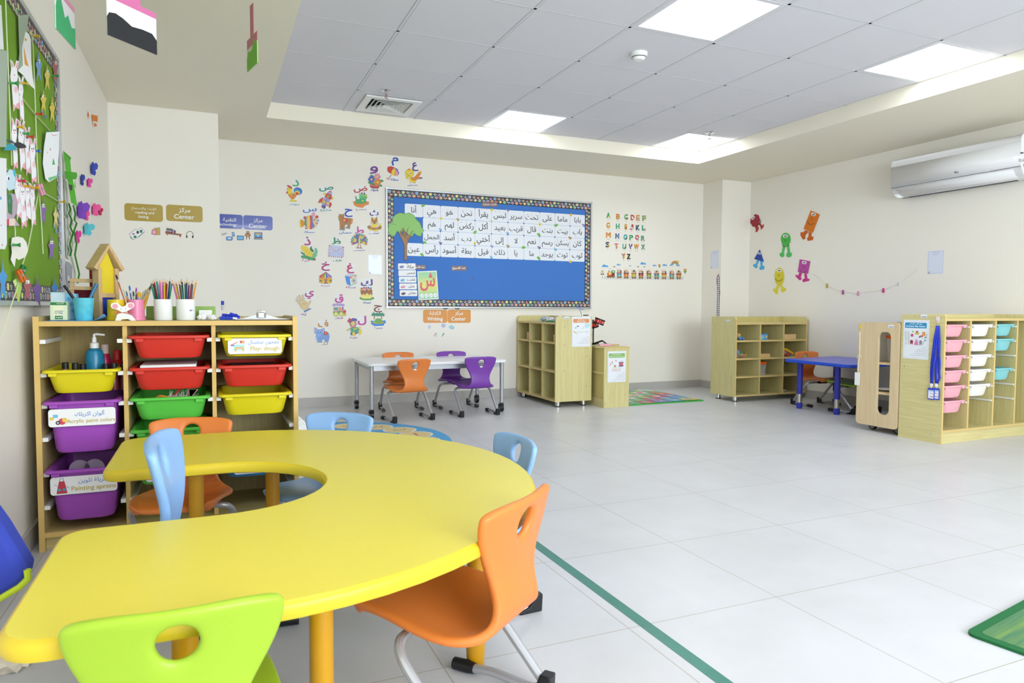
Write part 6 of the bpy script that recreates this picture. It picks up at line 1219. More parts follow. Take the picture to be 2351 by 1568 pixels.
# blue folder sheet with lifted corner
m = M(); x0, x1 = top(97, 3.30)+.01, top(240, 3.30); n = 14; L = []; R_ = []
for i in range(n+1):
    s = i/n; x = x0+(x1-x0)*s; z = ST_+.0006+(max(0, s-.72)/.28)**2*.028+.0008*sin(s*20); L.append((x, 3.285, z)); R_.append((x-.01, 3.52, ST_+.0006+(max(0, s-.85)/.15)**2*.008))
m.loft([L, R_], False, False, False); o = m.build('plastic_folder', mat('blue_folder', '5AA0DC', .3)); o.modifiers.new('thickness', 'SOLIDIFY').thickness = .0012; tag(o, 'blue plastic folder lying under the tissue boxes', 'folder')
def carton(name, label, u0, u1, v0, y, d, mt, f=None, z0=ST_+.0025):
    a, b = on_y(u0, 733, y).x, on_y(u1, 733, y).x; z1 = on_y((u0+u1)/2, v0, y).z; t = thing(name, label, 'box', ((a+b)/2, y, z0)); w = b-a; h = z1-z0
    M().box(-w/2, 0, 0, w/2, d, h).build('carton', mt, t, bevel=.0015)
    if f: p = Pr((0, -.0003, 0), (1, 0, 0), (0, 0, 1)); p.inv = Matrix.Identity(4); f(p, w, h); o = p.mesh('print', t); o.matrix_local = frame((0, -.0003, 0), (1, 0, 0), (0, 0, 1))
    return t, w, h
def flip(p, c, s, x0, z1, x1, z0): p.text(c, s, x1, z0, x0, z1, .01)
def f(p, w, h):
    p.rect('DDE6C4', -w/2+.002, .002, w/2-.002, h-.002).rect('EDEBC8', -w/2+.012, .01, w*.30, h*.76); p.rect('1F7A3C', -w/2+.002, h*.82, w/2-.002, h-.002); flip(p, 'C8E0C8', 'golden', -w*.12, h*.96, w*.3, h*.86); flip(p, '5A7A98', 'ZELO', -w*.22, h*.52, w*.26, h*.34); p.rect('1F7A3C', -w*.22, .004, w*.24, h*.24); flip(p, 'E8F0E8', 'golden', -w*.18, h*.2, w*.2, h*.09)
Bx, bwid, bhei = carton('soap_box', 'small green and cream carton printed upside down at the left of the shelf top', 115, 155, 693, 3.33, .06, mat('cream_carton', 'D9E2C2', .5), f)
def f(p, w, h):
    p.rect('CBE4EE', -w/2+.002, .002, w/2-.002, h-.002)
    for i in range(9): p.ell('7AB8D8', -w*.42+w*.1*i, h*(.3+.4*((i*37) % 10)/10), .004, n=8)
    p.rect('E4ECF0', -w*.1, h*.15, w*.42, h*.7); p.text('8A9AA8', 'soft', 0, h*.6, w*.3, h*.35)
carton('tissue_box', 'pale blue carton with drops stacked behind the green carton', 117, 150, 671, 3.40, .07, mat('pale_blue_carton', 'BFE0EE', .5), f, z0=ST_+.002)
carton('tissue_box', 'light blue carton with swirls behind the patterned tub', 148, 176, 674, 3.42, .06, mat('sky_carton', '8CC8E8', .5), lambda p, w, h: [p.ell('5AA8DC', x, z, .008, n=10) for x, z in ((-w*.2, h*.3), (w*.1, h*.6), (w*.25, h*.35), (-w*.1, h*.8))], z0=ST_+.002)
def holder(name, label, u0, u1, v0, y, mt, cat='cup', taper=1.0, base=0, wall=.003, z0=ST_+.0005):
    a, b = on_y(u0, 733, y).x, on_y(u1, 733, y).x; r = (b-a)/2*.985; z1 = on_y((u0+u1)/2, v0, y).z; h = z1-z0; t = thing(name, label, cat, ((a+b)/2, y, z0)); r0 = r*taper
    pr = [(r0+base, 0), (r0+base, h*.16), (r0, h*.17)] if base else [(r0-.002, 0), (r0, .003)]
    M().lathe(pr+[(r, h-.001), (r-.001, h), (r-wall, h), (r0-wall, .005)], 32).build('cup_body', mt, t); return t, r, h
# patterned tub with scissors and marker
t, r, h = holder('patterned_tub', 'blue and teal patterned tub with a white label holding pens', 168, 218, 684, 3.36, mat('tub_pattern', '5CC4D8', .35, var=.35, vscale=45), 'tub', .82); tub = t
p = Pr((0, 0, 0), (1, 0, 0), (0, 1, 0)); p.rect('F2F2F0', -r*.72, .004, r*.62, h*.45)
for i in range(4): p.line('B8BCC4', [-r*.6, h*(.40-.07*i), r*(.2+.1*(i % 2)), h*(.40-.07*i)], .0012)
p.rect('C8CCD4', r*.0, h*.06, r*.4, h*.16); p.m.v = [(x, z, -math.sqrt(max((r*.9)**2-x*x*.9, 0))-.003-k) for x, z, k in [(q[0], q[1], q[2]) for q in p.m.v]]; p.m.v = [(x, zz, z) for x, z, zz in p.m.v]
p.m.v = [(x, z, y) for x, y, z in p.m.v]; o = p.m.build('label', PM, t, ang=0)
def rod(name, label, cat, a, b, r0, mt, group=None, n=8, tip=None, tipm=None, r1=None):
    a, b = V(a), V(b); t = M().tube([a, b], [r0, r1 or r0], n).build(name, mt); tag(t, label, cat, group)
    if tip: d = (b-a).normalized(); M().tube([b, b+d*tip[0]], [tip[1], tip[2]], n).build('tip', tipm, t)
    return t
c = tub.location; rod('marker_pen', 'long black pen leaning left out of the patterned tub', 'pen', (c.x+.008, c.y, ST_+.02), (*on_y(147, 655, 3.35).xy, on_y(147, 655, 3.35).z), .006, BLACK); rod('marker_pen', 'blue brush handle leaning right out of the patterned tub', 'pen', (c.x-.008, c.y, ST_+.02), tuple(on_y(222, 652, 3.40)), .004, mat('blue_handle', '2F6F9E', .3), r1=.008)
YC, PC = mat('yellow_cup', 'E7C81B', .3), mat('pink_cup', 'F08CB4', .3); WCUP = mat('white_ceramic', 'F0F1F2', .2, coat=.4)
holder('plastic_cup', 'yellow cup with a wide base behind the mouse card', 246, 289, 688, 3.40, YC, 'cup', 1, .003)
pk, pr_, ph = holder('plastic_cup', 'pink cup full of paint brushes', 293, 333, 688, 3.40, PC, 'cup', 1, .004)
w1, wr1_, wh1 = holder('pencil_cup', 'white cup of coloured pencils, left of the two', 353.5, 397, 687, 3.38, WCUP, 'cup'); w2, wr2_, wh2 = holder('pencil_cup', 'white cup of coloured pencils with a tiny logo, right of the two', 404.5, 449, 687, 3.38, WCUP, 'cup')
PENC = [('1F7F72', 'teal'), ('2A4A6A', 'navy'), ('8A2A3A', 'maroon'), ('E0902A', 'orange'), ('2A6A5A', 'dark green'), ('6A3A8A', 'purple'), ('C82A4A', 'red'), ('3AA098', 'turquoise'), ('2E3A2A', 'black green'), ('A878C8', 'lilac'), ('E87AB8', 'pink'), ('D0B02A', 'ochre'), ('9A3A2A', 'brown')]
WDT = mat('pencil_wood', 'E2BE94', .6)
random.seed(11)
for cup, r, h, lb in ((w1, wr1_, wh1, 'left'), (w2, wr2_, wh2, 'right')):
    n = 18
    for i in range(n):
        c_, cn = PENC[(i*5+(3 if lb == 'right' else 0)) % 13]; a = 2*pi*i*.381966; q = math.sqrt((i+.5)/n)*r*.78; a2 = a+random.uniform(-.3, .3); tx = cos(a2)*q*1.55; ty = sin(a2)*q*1.4; L = random.uniform(.148, .166)
        p0 = V((cup.location.x+cos(a)*q*.55, cup.location.y+sin(a)*q*.55, ST_+.007)); d = V((tx-cos(a)*q*.55, ty-sin(a)*q*.55, .14)).normalized(); m = M()
        o = m.tube([p0, p0+d*L], .0036, 6).build('coloured_pencil', mat('pencil_'+c_, c_, .35)); tag(o, f'{cn} coloured pencil in the {lb} white cup', 'pencil', f'coloured pencils in the {lb} white cup')
        e = p0+d*L; M().tube([e, e+d*.010], [.0036, .0013], 6).build('sharpened_wood', WDT, o); M().tube([e+d*.010, e+d*.014], [.0013, .0003], 6).build('lead', mat('pencil_'+c_, c_, .35), o)
p = Pr((0, 0, 0), (1, 0, 0), (0, 1, 0)); p.poly('4A5AA8', [.008, .043, .013, .047, .013, .039]).ell('8A6AB0', .015, .043, .003).line('A8A8B0', [.019, .043, .026, .043], .002)
o = p.m.build('logo', PM, w2, ang=0); o.data.transform(Matrix(((1, 0, 0, 0), (0, 0, 0, -wr2_-.0005), (0, 1, 0, 0), (0, 0, 0, 1)))); o.location = (wr2_*.2, .0035, 0)
BR = [(266, 630, 'B5562A', '2A2A4A', 'long orange brush with a dark blue end leaning left'), (284, 662, 'D0A040', 'E0D4B0', 'yellow brush with pale bristles leaning left'), (289, 668, 'C8B030', '4A7A9A', 'short olive brush leaning left'), (297, 655, '2A3A8A', '3A6AB0', 'dark blue brush upright in the pink cup'), (306, 668, '4A7A5A', '2E5A4A', 'small green tipped brush'), (313, 660, '7A3A8A', '9A4AB0', 'purple brush upright in the pink cup'), (320, 670, 'D8A020', 'E0A818', 'thick yellow flat brush'), (330, 668, 'D8A828', 'B8B0A0', 'golden brush leaning right'), (335, 664, 'E0B030', 'D0C8B0', 'pale tipped golden brush leaning right'), (341, 660, 'D8A020', 'C0A070', 'golden brush with a tan tip leaning right'), (346, 655, 'C89820', '6A5A3A', 'tallest golden brush leaning right'), (349, 650, 'D09A20', '3A3A40', 'golden brush with a dark tip, rightmost')]
for i, (u, v, c_, c2, lb) in enumerate(BR):
    e = on_y(u, v, 3.40+.012*((i % 3)-1)); p0 = V((pk.location.x+(i-5.5)*.0038, 3.40+.008*((i*2) % 5-2), ST_+.01)); d = (e-p0).normalized(); k = e-d*.022; thick = .008 if 'thick' in lb else .0034
    o = M().tube([p0, k-d*.012], [.0026, thick*.8], 8).build('paint_brush', mat('brush_'+c_, c_, .3)); tag(o, lb, 'paint brush', 'paint brushes in the pink cup'); M().tube([k-d*.012, k], thick*.95, 8).build('ferrule', STEEL, o); M().tube([k, k+d*.014, e], [thick, thick*1.1, thick*.3], 8).build('bristles', mat('bristle_'+c2, c2, .8), o)
# mouse card
t = thing('mouse_card', 'white folded paper mouse with pink ears standing before the cups', 'paper craft', (on_y(283, 733, 3.315).x, 3.315, ST_+.0005)); s = .00100
def mp(L): return [((x-1058)*s*.306, (1270-y)*s*.306) for x, y in L]
def upright(o, y=0): o.rotation_euler = (rad(90), 0, 0); o.location = (0, y, 0)
m = M(); m.prism(mp([(960, 1270), (985, 1190), (1020, 1165), (1100, 1165), (1160, 1190), (1212, 1270), (1150, 1272), (1120, 1250), (1050, 1250), (1025, 1272)]), 0, .001); upright(m.build('body', WHITE, t, ang=0))
m = M(); hd = [(1060, 1165), (985, 1120), (930, 1105), (912, 1075), (920, 1040), (955, 1025), (1000, 1032), (1030, 1070), (1058, 1080), (1085, 1068), (1110, 1030), (1150, 1018), (1190, 1030), (1196, 1070), (1170, 1100), (1125, 1130)]; m.prism(mp(hd), .0012, .0022); upright(m.build('head', WHITE, t, ang=0))
for cx, cy in ((965, 1075), (1150, 1065)): m = M(); m.prism(mp([(cx+34*cos(i*pi/8), cy+34*sin(i*pi/8)) for i in range(16)]), .0023, .0027); upright(m.build('ear', mat('pink_paper', 'F0A8B8', .7), t, ang=0))
p = Pr((0, 0, 0), (1, 0, 0), (0, 1, 0), base=.0028)
for cx in (1036, 1090): p.raw('k', mp([(cx+5*cos(i), 1110+6*sin(i)) for i in range(6)]))
for q in ([(948, 1130), (1060, 1165), (1195, 1160)], [(948, 1180), (1058, 1160), (1190, 1130)], [(950, 1160), (1060, 1160), (1165, 1195)]): p.line('C8404A', mp(q), .0016)
upright(p.mesh('face', t))
# wooden puppet theatre
HX = on_y(229, 733, 3.49).x; t = thing('puppet_theatre', 'small wooden puppet theatre with a yellow gable and blue curtain', 'toy', (HX, 3.49, ST_), rad(50)); BW = wood('beech_toy', 'D9B98C', 'C9A472', 2, 12)
ww = .108; hh_ = on_y(225, 614, 3.5).z-ST_; pk_ = on_y(258, 571, 3.55).z-ST_
M().box(0, 0, 0, .018, .035, hh_).build('post', BW, t, bevel=.002); M().box(ww-.018, 0, 0, ww, .035, hh_).build('post', BW, t, bevel=.002)
m = M()
for s in (0, 1):
    a_ = (-.012 if s == 0 else ww+.012, hh_-.012); b_ = (ww/2, pk_); d = V((b_[0]-a_[0], b_[1]-a_[1])).normalized(); nn = V((-d.y, d.x))*(.018 if s == 0 else -.018); m = M(); m.T = Matrix(((1, 0, 0, 0), (0, 0, 1, 0), (0, 1, 0, 0), (0, 0, 0, 1)))
    m.prism([a_, b_, (b_[0], b_[1]+.021), (a_[0]+nn.x, a_[1]+nn.y)], -.006, .045); m.build('roof_beam', BW, t, bevel=.0015)
M().box(.018, .004, .098, ww-.018, .03, .118).build('rail', BW, t, bevel=.0015)
m = M(); m.T = Matrix(((1, 0, 0, 0), (0, 0, 1, 0), (0, 1, 0, 0), (0, 0, 0, 1))); m.prism([(.016, .116), (ww-.016, .116), (ww-.016, hh_), (ww/2, pk_), (.016, hh_)], .014, .018); m.build('gable_panel', mat('yellow_board', 'E8CF2C', .5), t)
m = M(); A_ = [(.016+ (ww-.034)*i/24, .02+.007*sin(i*1.7), .112) for i in range(25)]; B2 = [(x, y+.002*sin(x*300), .012) for x, y, z in A_]; m.loft([A_, B2], False, False, False); o = m.build('curtain', mat('blue_cloth', '2A44B8', .9), t); o.modifiers.new('thickness', 'SOLIDIFY').thickness = .001
t2 = thing('toy_stage', 'low wooden frame with maroon cloth beside the puppet theatre', 'toy', (on_y(180, 733, 3.56).x, 3.56, ST_)); fh = on_y(195, 640, 3.56).z-ST_
M().box(-.03, 0, fh-.016, .12, .018, fh).build('rail', BW, t2, bevel=.0015); M().box(-.03, 0, fh-.05, .115, .016, fh-.034).build('rail', BW, t2, bevel=.0015); M().box(.092, -.01, 0, .116, .018, fh-.008).build('post', BW, t2, bevel=.0015); M().box(-.03, .004, 0, -.014, .02, fh).build('post', BW, t2, bevel=.0015); M().box(-.016, .008, .0, .094, .012, fh-.05).build('cloth', mat('maroon_cloth', '5A0F1C', .9), t2)
for u, c_, lb in ((208, 'B0404A', 'red marker behind the wooden frame'), (219, 'D8B4B8', 'pink and white marker behind the wooden frame')): e = on_y(u, 608, 3.62); rod('marker_pen', lb, 'pen', (e.x, 3.62, ST_), (e.x, 3.62, e.z), .006, mat('marker_'+c_, c_, .4))
# green picture tin, white box, crumpled tissues, blue bow, clipboard
a, b = on_y(336, 733, 3.56).x, on_y(495, 733, 3.56).x; z1 = on_y(400, 703, 3.56).z; tag(M().box(a, 3.56, ST_, b, 3.60, z1).build('picture_tin', mat('green_tin', '8FB45A', .4, var=.25, vscale=40), bevel=.004), 'flat green patterned box standing behind the white cups', 'box')
a, b = on_y(457, 733, 3.47).x, on_y(487, 733, 3.47).x; tag(M().box(a, 3.47, ST_, b, 3.50, on_y(470, 712, 3.47).z).build('paper_box', WHITE, bevel=.001), 'small white paper box right of the pencil cups', 'box')
def crumple(name, label, cat, c, r, mt, seed, sc=(1, 1, .7), amp=.35, group=None):
    rn = random.Random(seed); bm = bmesh.new(); bmesh.ops.create_icosphere(bm, subdivisions=3, radius=1)
    for v in bm.verts: k = 1+rn.uniform(-amp, amp); v.co = V((v.co.x*sc[0]*r*k, v.co.y*sc[1]*r*k, max(v.co.z*sc[2]*r*k, -sc[2]*r*.6)))
    mn = min(v.co.z for v in bm.verts)
    for v in bm.verts: v.co.z -= mn
    me = bpy.data.meshes.new(name); bm.to_mesh(me); bm.free(); me.materials.append(mt); o = bpy.data.objects.new(name, me); COL.objects.link(o); o.location = c; return tag(o, label, cat, group)
TIS = mat('tissue', 'EFEEEE', .9)
for i, (u, y, r, lb) in enumerate(((463, 3.36, .017, 'crumpled white tissue, leftmost on the shelf top'), (476, 3.38, .021, 'crumpled white tissue, largest, left of the blue ribbon'), (487, 3.35, .016, 'crumpled white tissue beside the blue ribbon'), (492, 3.42, .018, 'crumpled white tissue behind the blue ribbon'))): crumple('crumpled_tissue', lb, 'tissue', (on_y(u, 733, y).x, y, ST_+.003), r, TIS, i, group='crumpled tissues')
crumple('ribbon_bow', 'crumpled blue and white ribbon bow on the shelf top', 'ribbon', (on_y(528, 733, 3.40).x, 3.40, ST_+.003), .03, mat('blue_ribbon', '2A3CC0', .6), 9, (1.15, .7, .55), .4)
rod('glue_tube', 'small blue and white glue tube before the blue ribbon', 'glue tube', (on_y(505, 733, 3.34).x, 3.34, ST_+.009), (on_y(535, 733, 3.33).x, 3.33, ST_+.009), .007, mat('blue_tube', '2A48C8', .4), None, 10, (.018, .006, .003), PL)
t = thing('clipboard', 'clipboard with a chrome clip lying at the right end of the shelf top', 'clipboard', (on_y(600, 733, 3.40).x, 3.40, ST_)); M().box(-.12, -.09, .0005, .125, .17, .004).build('board', mat('clip_board', '8A6A58', .5), t, bevel=.001); M().box(-.115, -.085, .004, .12, .165, .006).build('paper', WHITE, t)
m = M(); m.loft([[(x, y, .0062) for x, y in arc(0, 0, .085, 0, 180, 14, .012)], [(x, y, .0062+z) for (x, y), z in zip(arc(0, 0, .02, 0, 180, 14, .01), [.018]*15)]]); m.build('clip_plate', STEEL, t); M().tube([(-.016, .0, .012), (-.016, -.006, .03), (-.01, -.008, .04), (.01, -.008, .04), (.016, -.006, .03), (.016, 0, .012)], .0055, 8).build('clip_lever', CHROME, t); M().box(-.014, -.006, .008, .014, .004, .036).build('clip_body', CHROME, t, bevel=.003)
o = rod('marker_pen', 'white pen with a blue label taped on the pier corner', 'pen', (PX+.012, PY+.03, on_y(509, 712, 6.12).z), (PX+.012, PY+.03, on_y(509, 690, 6.12).z), .011, mat('pen_white', 'D8DAE4', .3)); M().cyl((PX+.012, PY+.03, on_y(508, 700, 6.12).z), (PX+.012, PY+.03, on_y(508, 691, 6.12).z), .0118, 12).build('blue_label', mat('blue_tube', '2A48C8', .4), o)
# ---------------- posters, tags and hooks on the cabinets ----------------
ZG, ZH = (1180, 700, 8.396), (2060, 700, 8.079)
def poster(label, o, u, zoom, x0, y0, x1, y1, f, ratio=None, group='centre posters on the cabinet ends'):
    q = Pr(o, u, BV, zoom); a = q.pt(x0, (y0+y1)/2)[0]; b = q.pt(x1, (y0+y1)/2)[0]; z1 = q.pt((x0+x1)/2, y0)[1]; z0 = q.pt((x0+x1)/2, y1)[1]; w, h = abs(b-a), abs(z1-z0); c = q.fr @ V(((a+b)/2, (z0+z1)/2, 0))
    return sheet('centre_poster', label, 'poster', c, u, BV, w, h, group, t=.0006, mt=mat('poster_paper', 'EDF0F6', .35), draw=lambda p: f(p, w, h))
def frame_lines(p, w, h): p.line('A8B0C4', [(-w*.46, -h*.47), (w*.46, -h*.47), (w*.46, h*.47), (-w*.46, h*.47), (-w*.46, -h*.47)], .0012)
def bullets(p, w, h, y, hc):
    p.text(hc, 'التعليمات', w*.2, h*y, w*.43, h*(y-.03), 0, True)
    for i, s in enumerate(['لعب وترتيب المكان', 'استخدام الأدوات بلطف', 'احترام دور الأصدقاء', 'العمل بهدوء مع المجموعة في المركز']): p.text('4A4A52', s, w*(.42-[.34, .42, .44, .62][i]), h*(y-.06-.05*i), w*.42, h*(y-.085-.05*i))
def f(p, w, h):
    frame_lines(p, w, h); p.rect('E3965A', -w*.43, h*.30, w*.42, h*.43, .008); p.text('w', 'مركز الكتابة', -w*.18, h*.42, w*.18, h*.365, .01, True); p.text('w', 'Writing Center', -w*.28, h*.36, w*.28, h*.31, .02, True)
    p.ell('BFE0EC', w*.3, h*.2, w*.12, w*.12).ell('BFE0EC', w*.36, h*.22, w*.08).ell('7AC8C0', -w*.3, h*.13, w*.05, w*.03).rect('7A6A80', -w*.24, h*.17, -w*.13, h*.2).line('D8C8A0', [w*.13, h*.2, w*.08, h*.1, 0, h*.09], .003).line('E8B060', [-w*.42, h*.02, -w*.22, -h*.06], .008).line('B8BC98', [-w*.2, h*.0, 0, -h*.02, w*.2, h*.0], .003).line('4A8AB0', [w*.24, -h*.03, w*.32, h*.05], .002).line('B0606A', [w*.27, -h*.05, w*.38, h*.02], .002); bullets(p, w, h, -.16, 'E3965A')
poster('Writing Center poster on the end of the nine-hole shelf', (0, 6.0594, 0), BU, ZG, 1115, 228, 1475, 805, f)
def f(p, w, h):
    frame_lines(p, w, h); p.rect('8CBE62', -w*.44, h*.29, w*.43, h*.43, .008); p.text('w', 'مركز الإيقاع والحركة', -w*.3, h*.42, w*.3, h*.365, .01, True); p.text('w', 'Rhythm and movement Center', -w*.42, h*.355, w*.42, h*.305, .012, True)
    p.rect('C86A7A', w*.12, h*.02, w*.34, h*.13).rect('4A4A5A', w*.1, h*.0, w*.36, h*.025).rect('4A4A5A', w*.1, h*.125, w*.36, h*.145).line('7AA0C8', [w*.16, h*.17, w*.3, h*.2, w*.36, h*.15], .002).ell('D88A4A', -w*.1, h*.02, w*.055).ell('E0A080', -w*.26, h*.15, w*.04).line('6A8AB0', [-w*.25, h*.13, -w*.2, h*.08], .003).ell('D88A6A', -w*.34, h*.09, w*.035).line('6A8AB0', [-w*.35, h*.07, -w*.4, h*.02], .003).ell('D86A7A', -w*.05, h*.19, w*.03)
    for r in range(4):
        for i in range(6): p.ell(['7AC0C8', 'E8C86A', 'D87A6A', 'C85A6A'][r], -w*.2+w*.08*i-(r*w*.015), -h*.03-h*.033*r, w*.022, h*.009, n=8)
    bullets(p, w, h, -.2, '8CBE62')
poster('Rhythm and movement Center poster on the low cabinet', (0, 5.8655, 0), BU, (1160, 700, 4.898), 1149, 520, 1357, 868, f)
def f(p, w, h):
    frame_lines(p, w, h); p.rect('1F96C8', -w*.44, h*.29, w*.40, h*.43, .006); p.text('w', 'مركز اللعب الدرامي', -w*.3, h*.42, w*.26, h*.365, .012, True); p.text('w', 'Dramatic Play Center', -w*.39, h*.36, w*.35, h*.305, .02, True)
    p.line('A06A70', [(-w*.38, -h*.13), (-w*.41, h*.2), (-w*.28, h*.2), (-w*.26, -h*.12), (-w*.38, -h*.13)], .0022).rect('DDEAE6', -w*.39, -h*.08, -w*.29, h*.18)
    p.rect('D04A7A', -w*.2, h*.07, -w*.1, h*.14).ell('8AB84A', -w*.12, h*.2, w*.03).rect('E0B84A', -w*.04, h*.13, w*.12, h*.18).ell('A0603A', w*.04, h*.2, w*.05, h*.02).rect('E0A05A', w*.24, h*.1, w*.36, h*.2).ell('D85A4A', w*.22, h*.09, w*.06, h*.025).ell('3A8AB8', w*.15, h*.07, w*.035).ell('6AB09A', w*.37, h*.06, w*.05, h*.02).line('A05A3A', [w*.4, h*.07, w*.42, h*.16], .003)
    p.ell('9A3A4A', -w*.16, -h*.06, w*.06, h*.045).rect('9A3A4A', -w*.21, -h*.13, -w*.18, -h*.07).rect('9A3A4A', -w*.14, -h*.13, -w*.11, -h*.07).poly('E87AB8', [0, 0, w*.06, 0, w*.11, -h*.14, -w*.06, -h*.14]).ell('E0A0C8', w*.03, -h*.02, w*.05, h*.03).ell('8A9298', w*.19, -h*.06, w*.055, h*.045).rect('8A9298', w*.15, -h*.14, w*.18, -h*.07).rect('8A9298', w*.21, -h*.14, w*.24, -h*.07).poly('2A9AA0', [w*.32, -h*.02, w*.42, -h*.03, w*.37, h*.01]).line('D88A4A', [w*.28, -h*.12, w*.32, -h*.04], .003); bullets(p, w, h, -.18, '6AB0D8')
poster('Dramatic Play Center poster on the end of the tray cabinet', (4.8996, 0, 0), RU, ZH, 112, 278, 590, 1005, f)
def assetlabel(label, o, u, zoom, x0, y0, x1, y1):
    def f(p, w, h): p.text('5A6A8A', 'CLASS', -w*.3, h*.3, w*.3, h*.02) if False else None; [p.rect('4A5068', -w*.36+i*w*.12, -h*.32, -w*.36+i*w*.12+w*.07, -h*.02) for i in range(7)]
    q = poster(label, o, u, zoom, x0, y0, x1, y1, f, group='small white stickers on the furniture'); q.name = 'furniture_sticker'; q['category'] = 'sticker'
assetlabel('small white printed sticker beside the Writing Center poster', (0, 6.0594, 0), BU, ZG, 967, 222, 1058, 275); assetlabel('small white printed sticker on the side of the twelve-hole shelf', (5.0446, 0, 0), RU, (1600, 690, 4.898), 332, 216, 372, 245); assetlabel('small white printed sticker at the top of the wooden panel', (4.8946, 0, 0), RU, (1600, 690, 4.898), 2152, 274, 2218, 308); assetlabel('small white printed sticker above the Dramatic Play poster', (4.8996, 0, 0), RU, ZH, 437, 180, 555, 245)
# animal hooks, lanyards, white tag
def hook(label, x_, zoom, x, y, c1, c2, sc=1.0):
    p = Pr((x_, 0, 0), RU, BV, zoom); a, b = p.pt(x, y); t = thing('animal_hook', label, 'hook', mw=frame((x_-.0003, -a, b), RU, BV), group='animal shaped hooks'); s = .001*sc
    m = M(); m.prism([(14*s*cos(i*pi/8), 8*s+13*s*sin(i*pi/8)) for i in range(16)], 0, .003); m.prism([(-13*s+6*s*cos(i*pi/5), 20*s+6*s*sin(i*pi/5)) for i in range(10)], 0, .0028); m.prism([(13*s+6*s*cos(i*pi/5), 20*s+6*s*sin(i*pi/5)) for i in range(10)], 0, .0028); m.prism([(11*s*cos(i*pi/8), -12*s+12*s*sin(i*pi/8)) for i in range(16)], 0, .0029); m.build('plate', mat('hook_'+c1, c1, .4), t, ang=0)
    q = Pr((0, 0, 0), (1, 0, 0), (0, 1, 0), base=.003); q.ell('k', -5*s, 9*s, 1.6*s, 2.2*s).ell('k', 5*s, 9*s, 1.6*s, 2.2*s).ell(c2, 0, 3*s, 3*s, 2*s).poly(c2, [-8*s, -8*s, 8*s, -8*s, 8*s, -14*s, -8*s, -14*s]).ell(c2, -13*s, 20*s, 3*s).ell(c2, 13*s, 20*s, 3*s); q.mesh('face', t); M().tube([(0, -20*s, .002), (0, -28*s, .004), (0, -31*s, .010), (0, -27*s, .015)], .0018, 8).build('hook_wire', CHROME, t); return t, -a, b-28*s
hk, hy, hz = hook('white and pink bear shaped hook holding the blue lanyards', 4.90, ZH, 755, 275, 'F6EEF2', 'E0609A', .95); hk2, hy2, hz2 = hook('yellow animal shaped hook on the wooden panel', 4.895, (1600, 690, 4.898), 1836, 300, 'F0D23A', '4AA8D8', .8)
q = Pr((4.893, 0, 0), RU, BV, (1940, 690, 4.479)); LYM = mat('blue_satin', '2238C8', .45, spec=.6)
def ribbon(m, pts, w, off):
    L = []; R_ = []
    for i, (x, y) in enumerate(pts):
        a, b = q.pt(x, y); xx = 4.893-off-.003*sin(i*1.3); L.append((xx-.002*cos(i), -a-w/2, b)); R_.append((xx+.002*cos(i), -a+w/2, b))
    m.loft([L, R_], False, False, False)
for k, (cx, by, off, strands, lb) in enumerate(((895, 880, .004, ([(950, 258), (925, 400), (908, 560), (896, 640), (888, 740), (893, 862)], [(956, 258), (945, 420), (930, 560), (912, 660), (902, 760), (898, 862)]), 'front blue lanyard with a picture badge on the tray cabinet'), (942, 880, .0, ([(958, 258), (962, 420), (958, 560), (940, 660), (932, 760), (938, 862)], [(964, 258), (974, 420), (968, 560), (972, 640), (965, 740), (972, 800), (948, 862)]), 'rear blue lanyard, its badge half hidden behind the other'))):
    a, b = q.pt(cx, 870); t = thing('lanyard', lb, 'lanyard', mw=Matrix.Translation((4.893-off, -a, b)), group='blue lanyards on the tray cabinet'); tinv = t.matrix_world.inverted()
    for st in strands: m = M(); m.T = tinv; ribbon(m, st, .017, off+.001); o = m.build('ribbon', LYM, t); o.modifiers.new('thickness', 'SOLIDIFY').thickness = .0012
    m = M(); m.box(-.006, -.010, -.012, .002, .010, .012); m.build('clip', PL, t, bevel=.002); M().box(-.004, -.004, -.024, .0, .004, -.012).build('clip_loop', mat('clear_loop', 'D0D8E8', .2), t)
    hw, hh2 = .0265, .083; M().box(-.005, -hw, -.024-hh2, .0, hw, -.022).build('badge_holder', mat('blue_holder', '2A40C8', .35), t, bevel=.002)
    pq = Pr((0, 0, 0), (1, 0, 0), (0, 1, 0)); pq.rect('EEF0F8', -.021, -.033, .021, .030).rect('5AA8D8', -.018, .021, .018, .027); [pq.ell(c_, x, y, .0035, .005, n=9) for c_, x, y in (('A04A5A', -.002, -.018), ('D87AA8', .007, -.018), ('7A6A70', .015, -.018), ('D88A4A', .010, .004), ('6A9AB8', -.002, .006))]; o = pq.mesh('badge_card', t); o.matrix_local = frame((-.0055, 0, -.066), (0, -1, 0), (0, 0, 1))
qz = Pr((4.890, 0, 0), RU, BV, (1600, 690, 4.898)); P4 = lambda x, y: V((4.888, -qz.pt(x, y)[0], qz.pt(x, y)[1]))
o0 = P4(1806, 880); t = thing('hanging_tag', 'white tag hanging on a white string from the yellow hook', 'tag', mw=Matrix.Translation(o0)); m = M(); m.tube([P4(1832, 350)-o0, P4(1828, 480)-o0, P4(1832, 600)-o0, P4(1818, 700)-o0, P4(1812, 800)-o0], .002, 6); m.tube([P4(1836, 350)-o0, P4(1838, 480)-o0, P4(1834, 600)-o0, P4(1822, 700)-o0, P4(1814, 800)-o0], .002, 6); m.tube([P4(1832, 600)-o0, P4(1800, 640)-o0], .0018, 6); m.tube([P4(1832, 600)-o0, P4(1848, 640)-o0], .0018, 6); m.build('string', mat('white_string', 'EDE9E0', .8), t)
a = P4(1780, 805)-o0; b = P4(1832, 955)-o0; M().box(-.004, b.y, b.z, .0, a.y, a.z).build('tag_card', WHITE, t, bevel=.002)
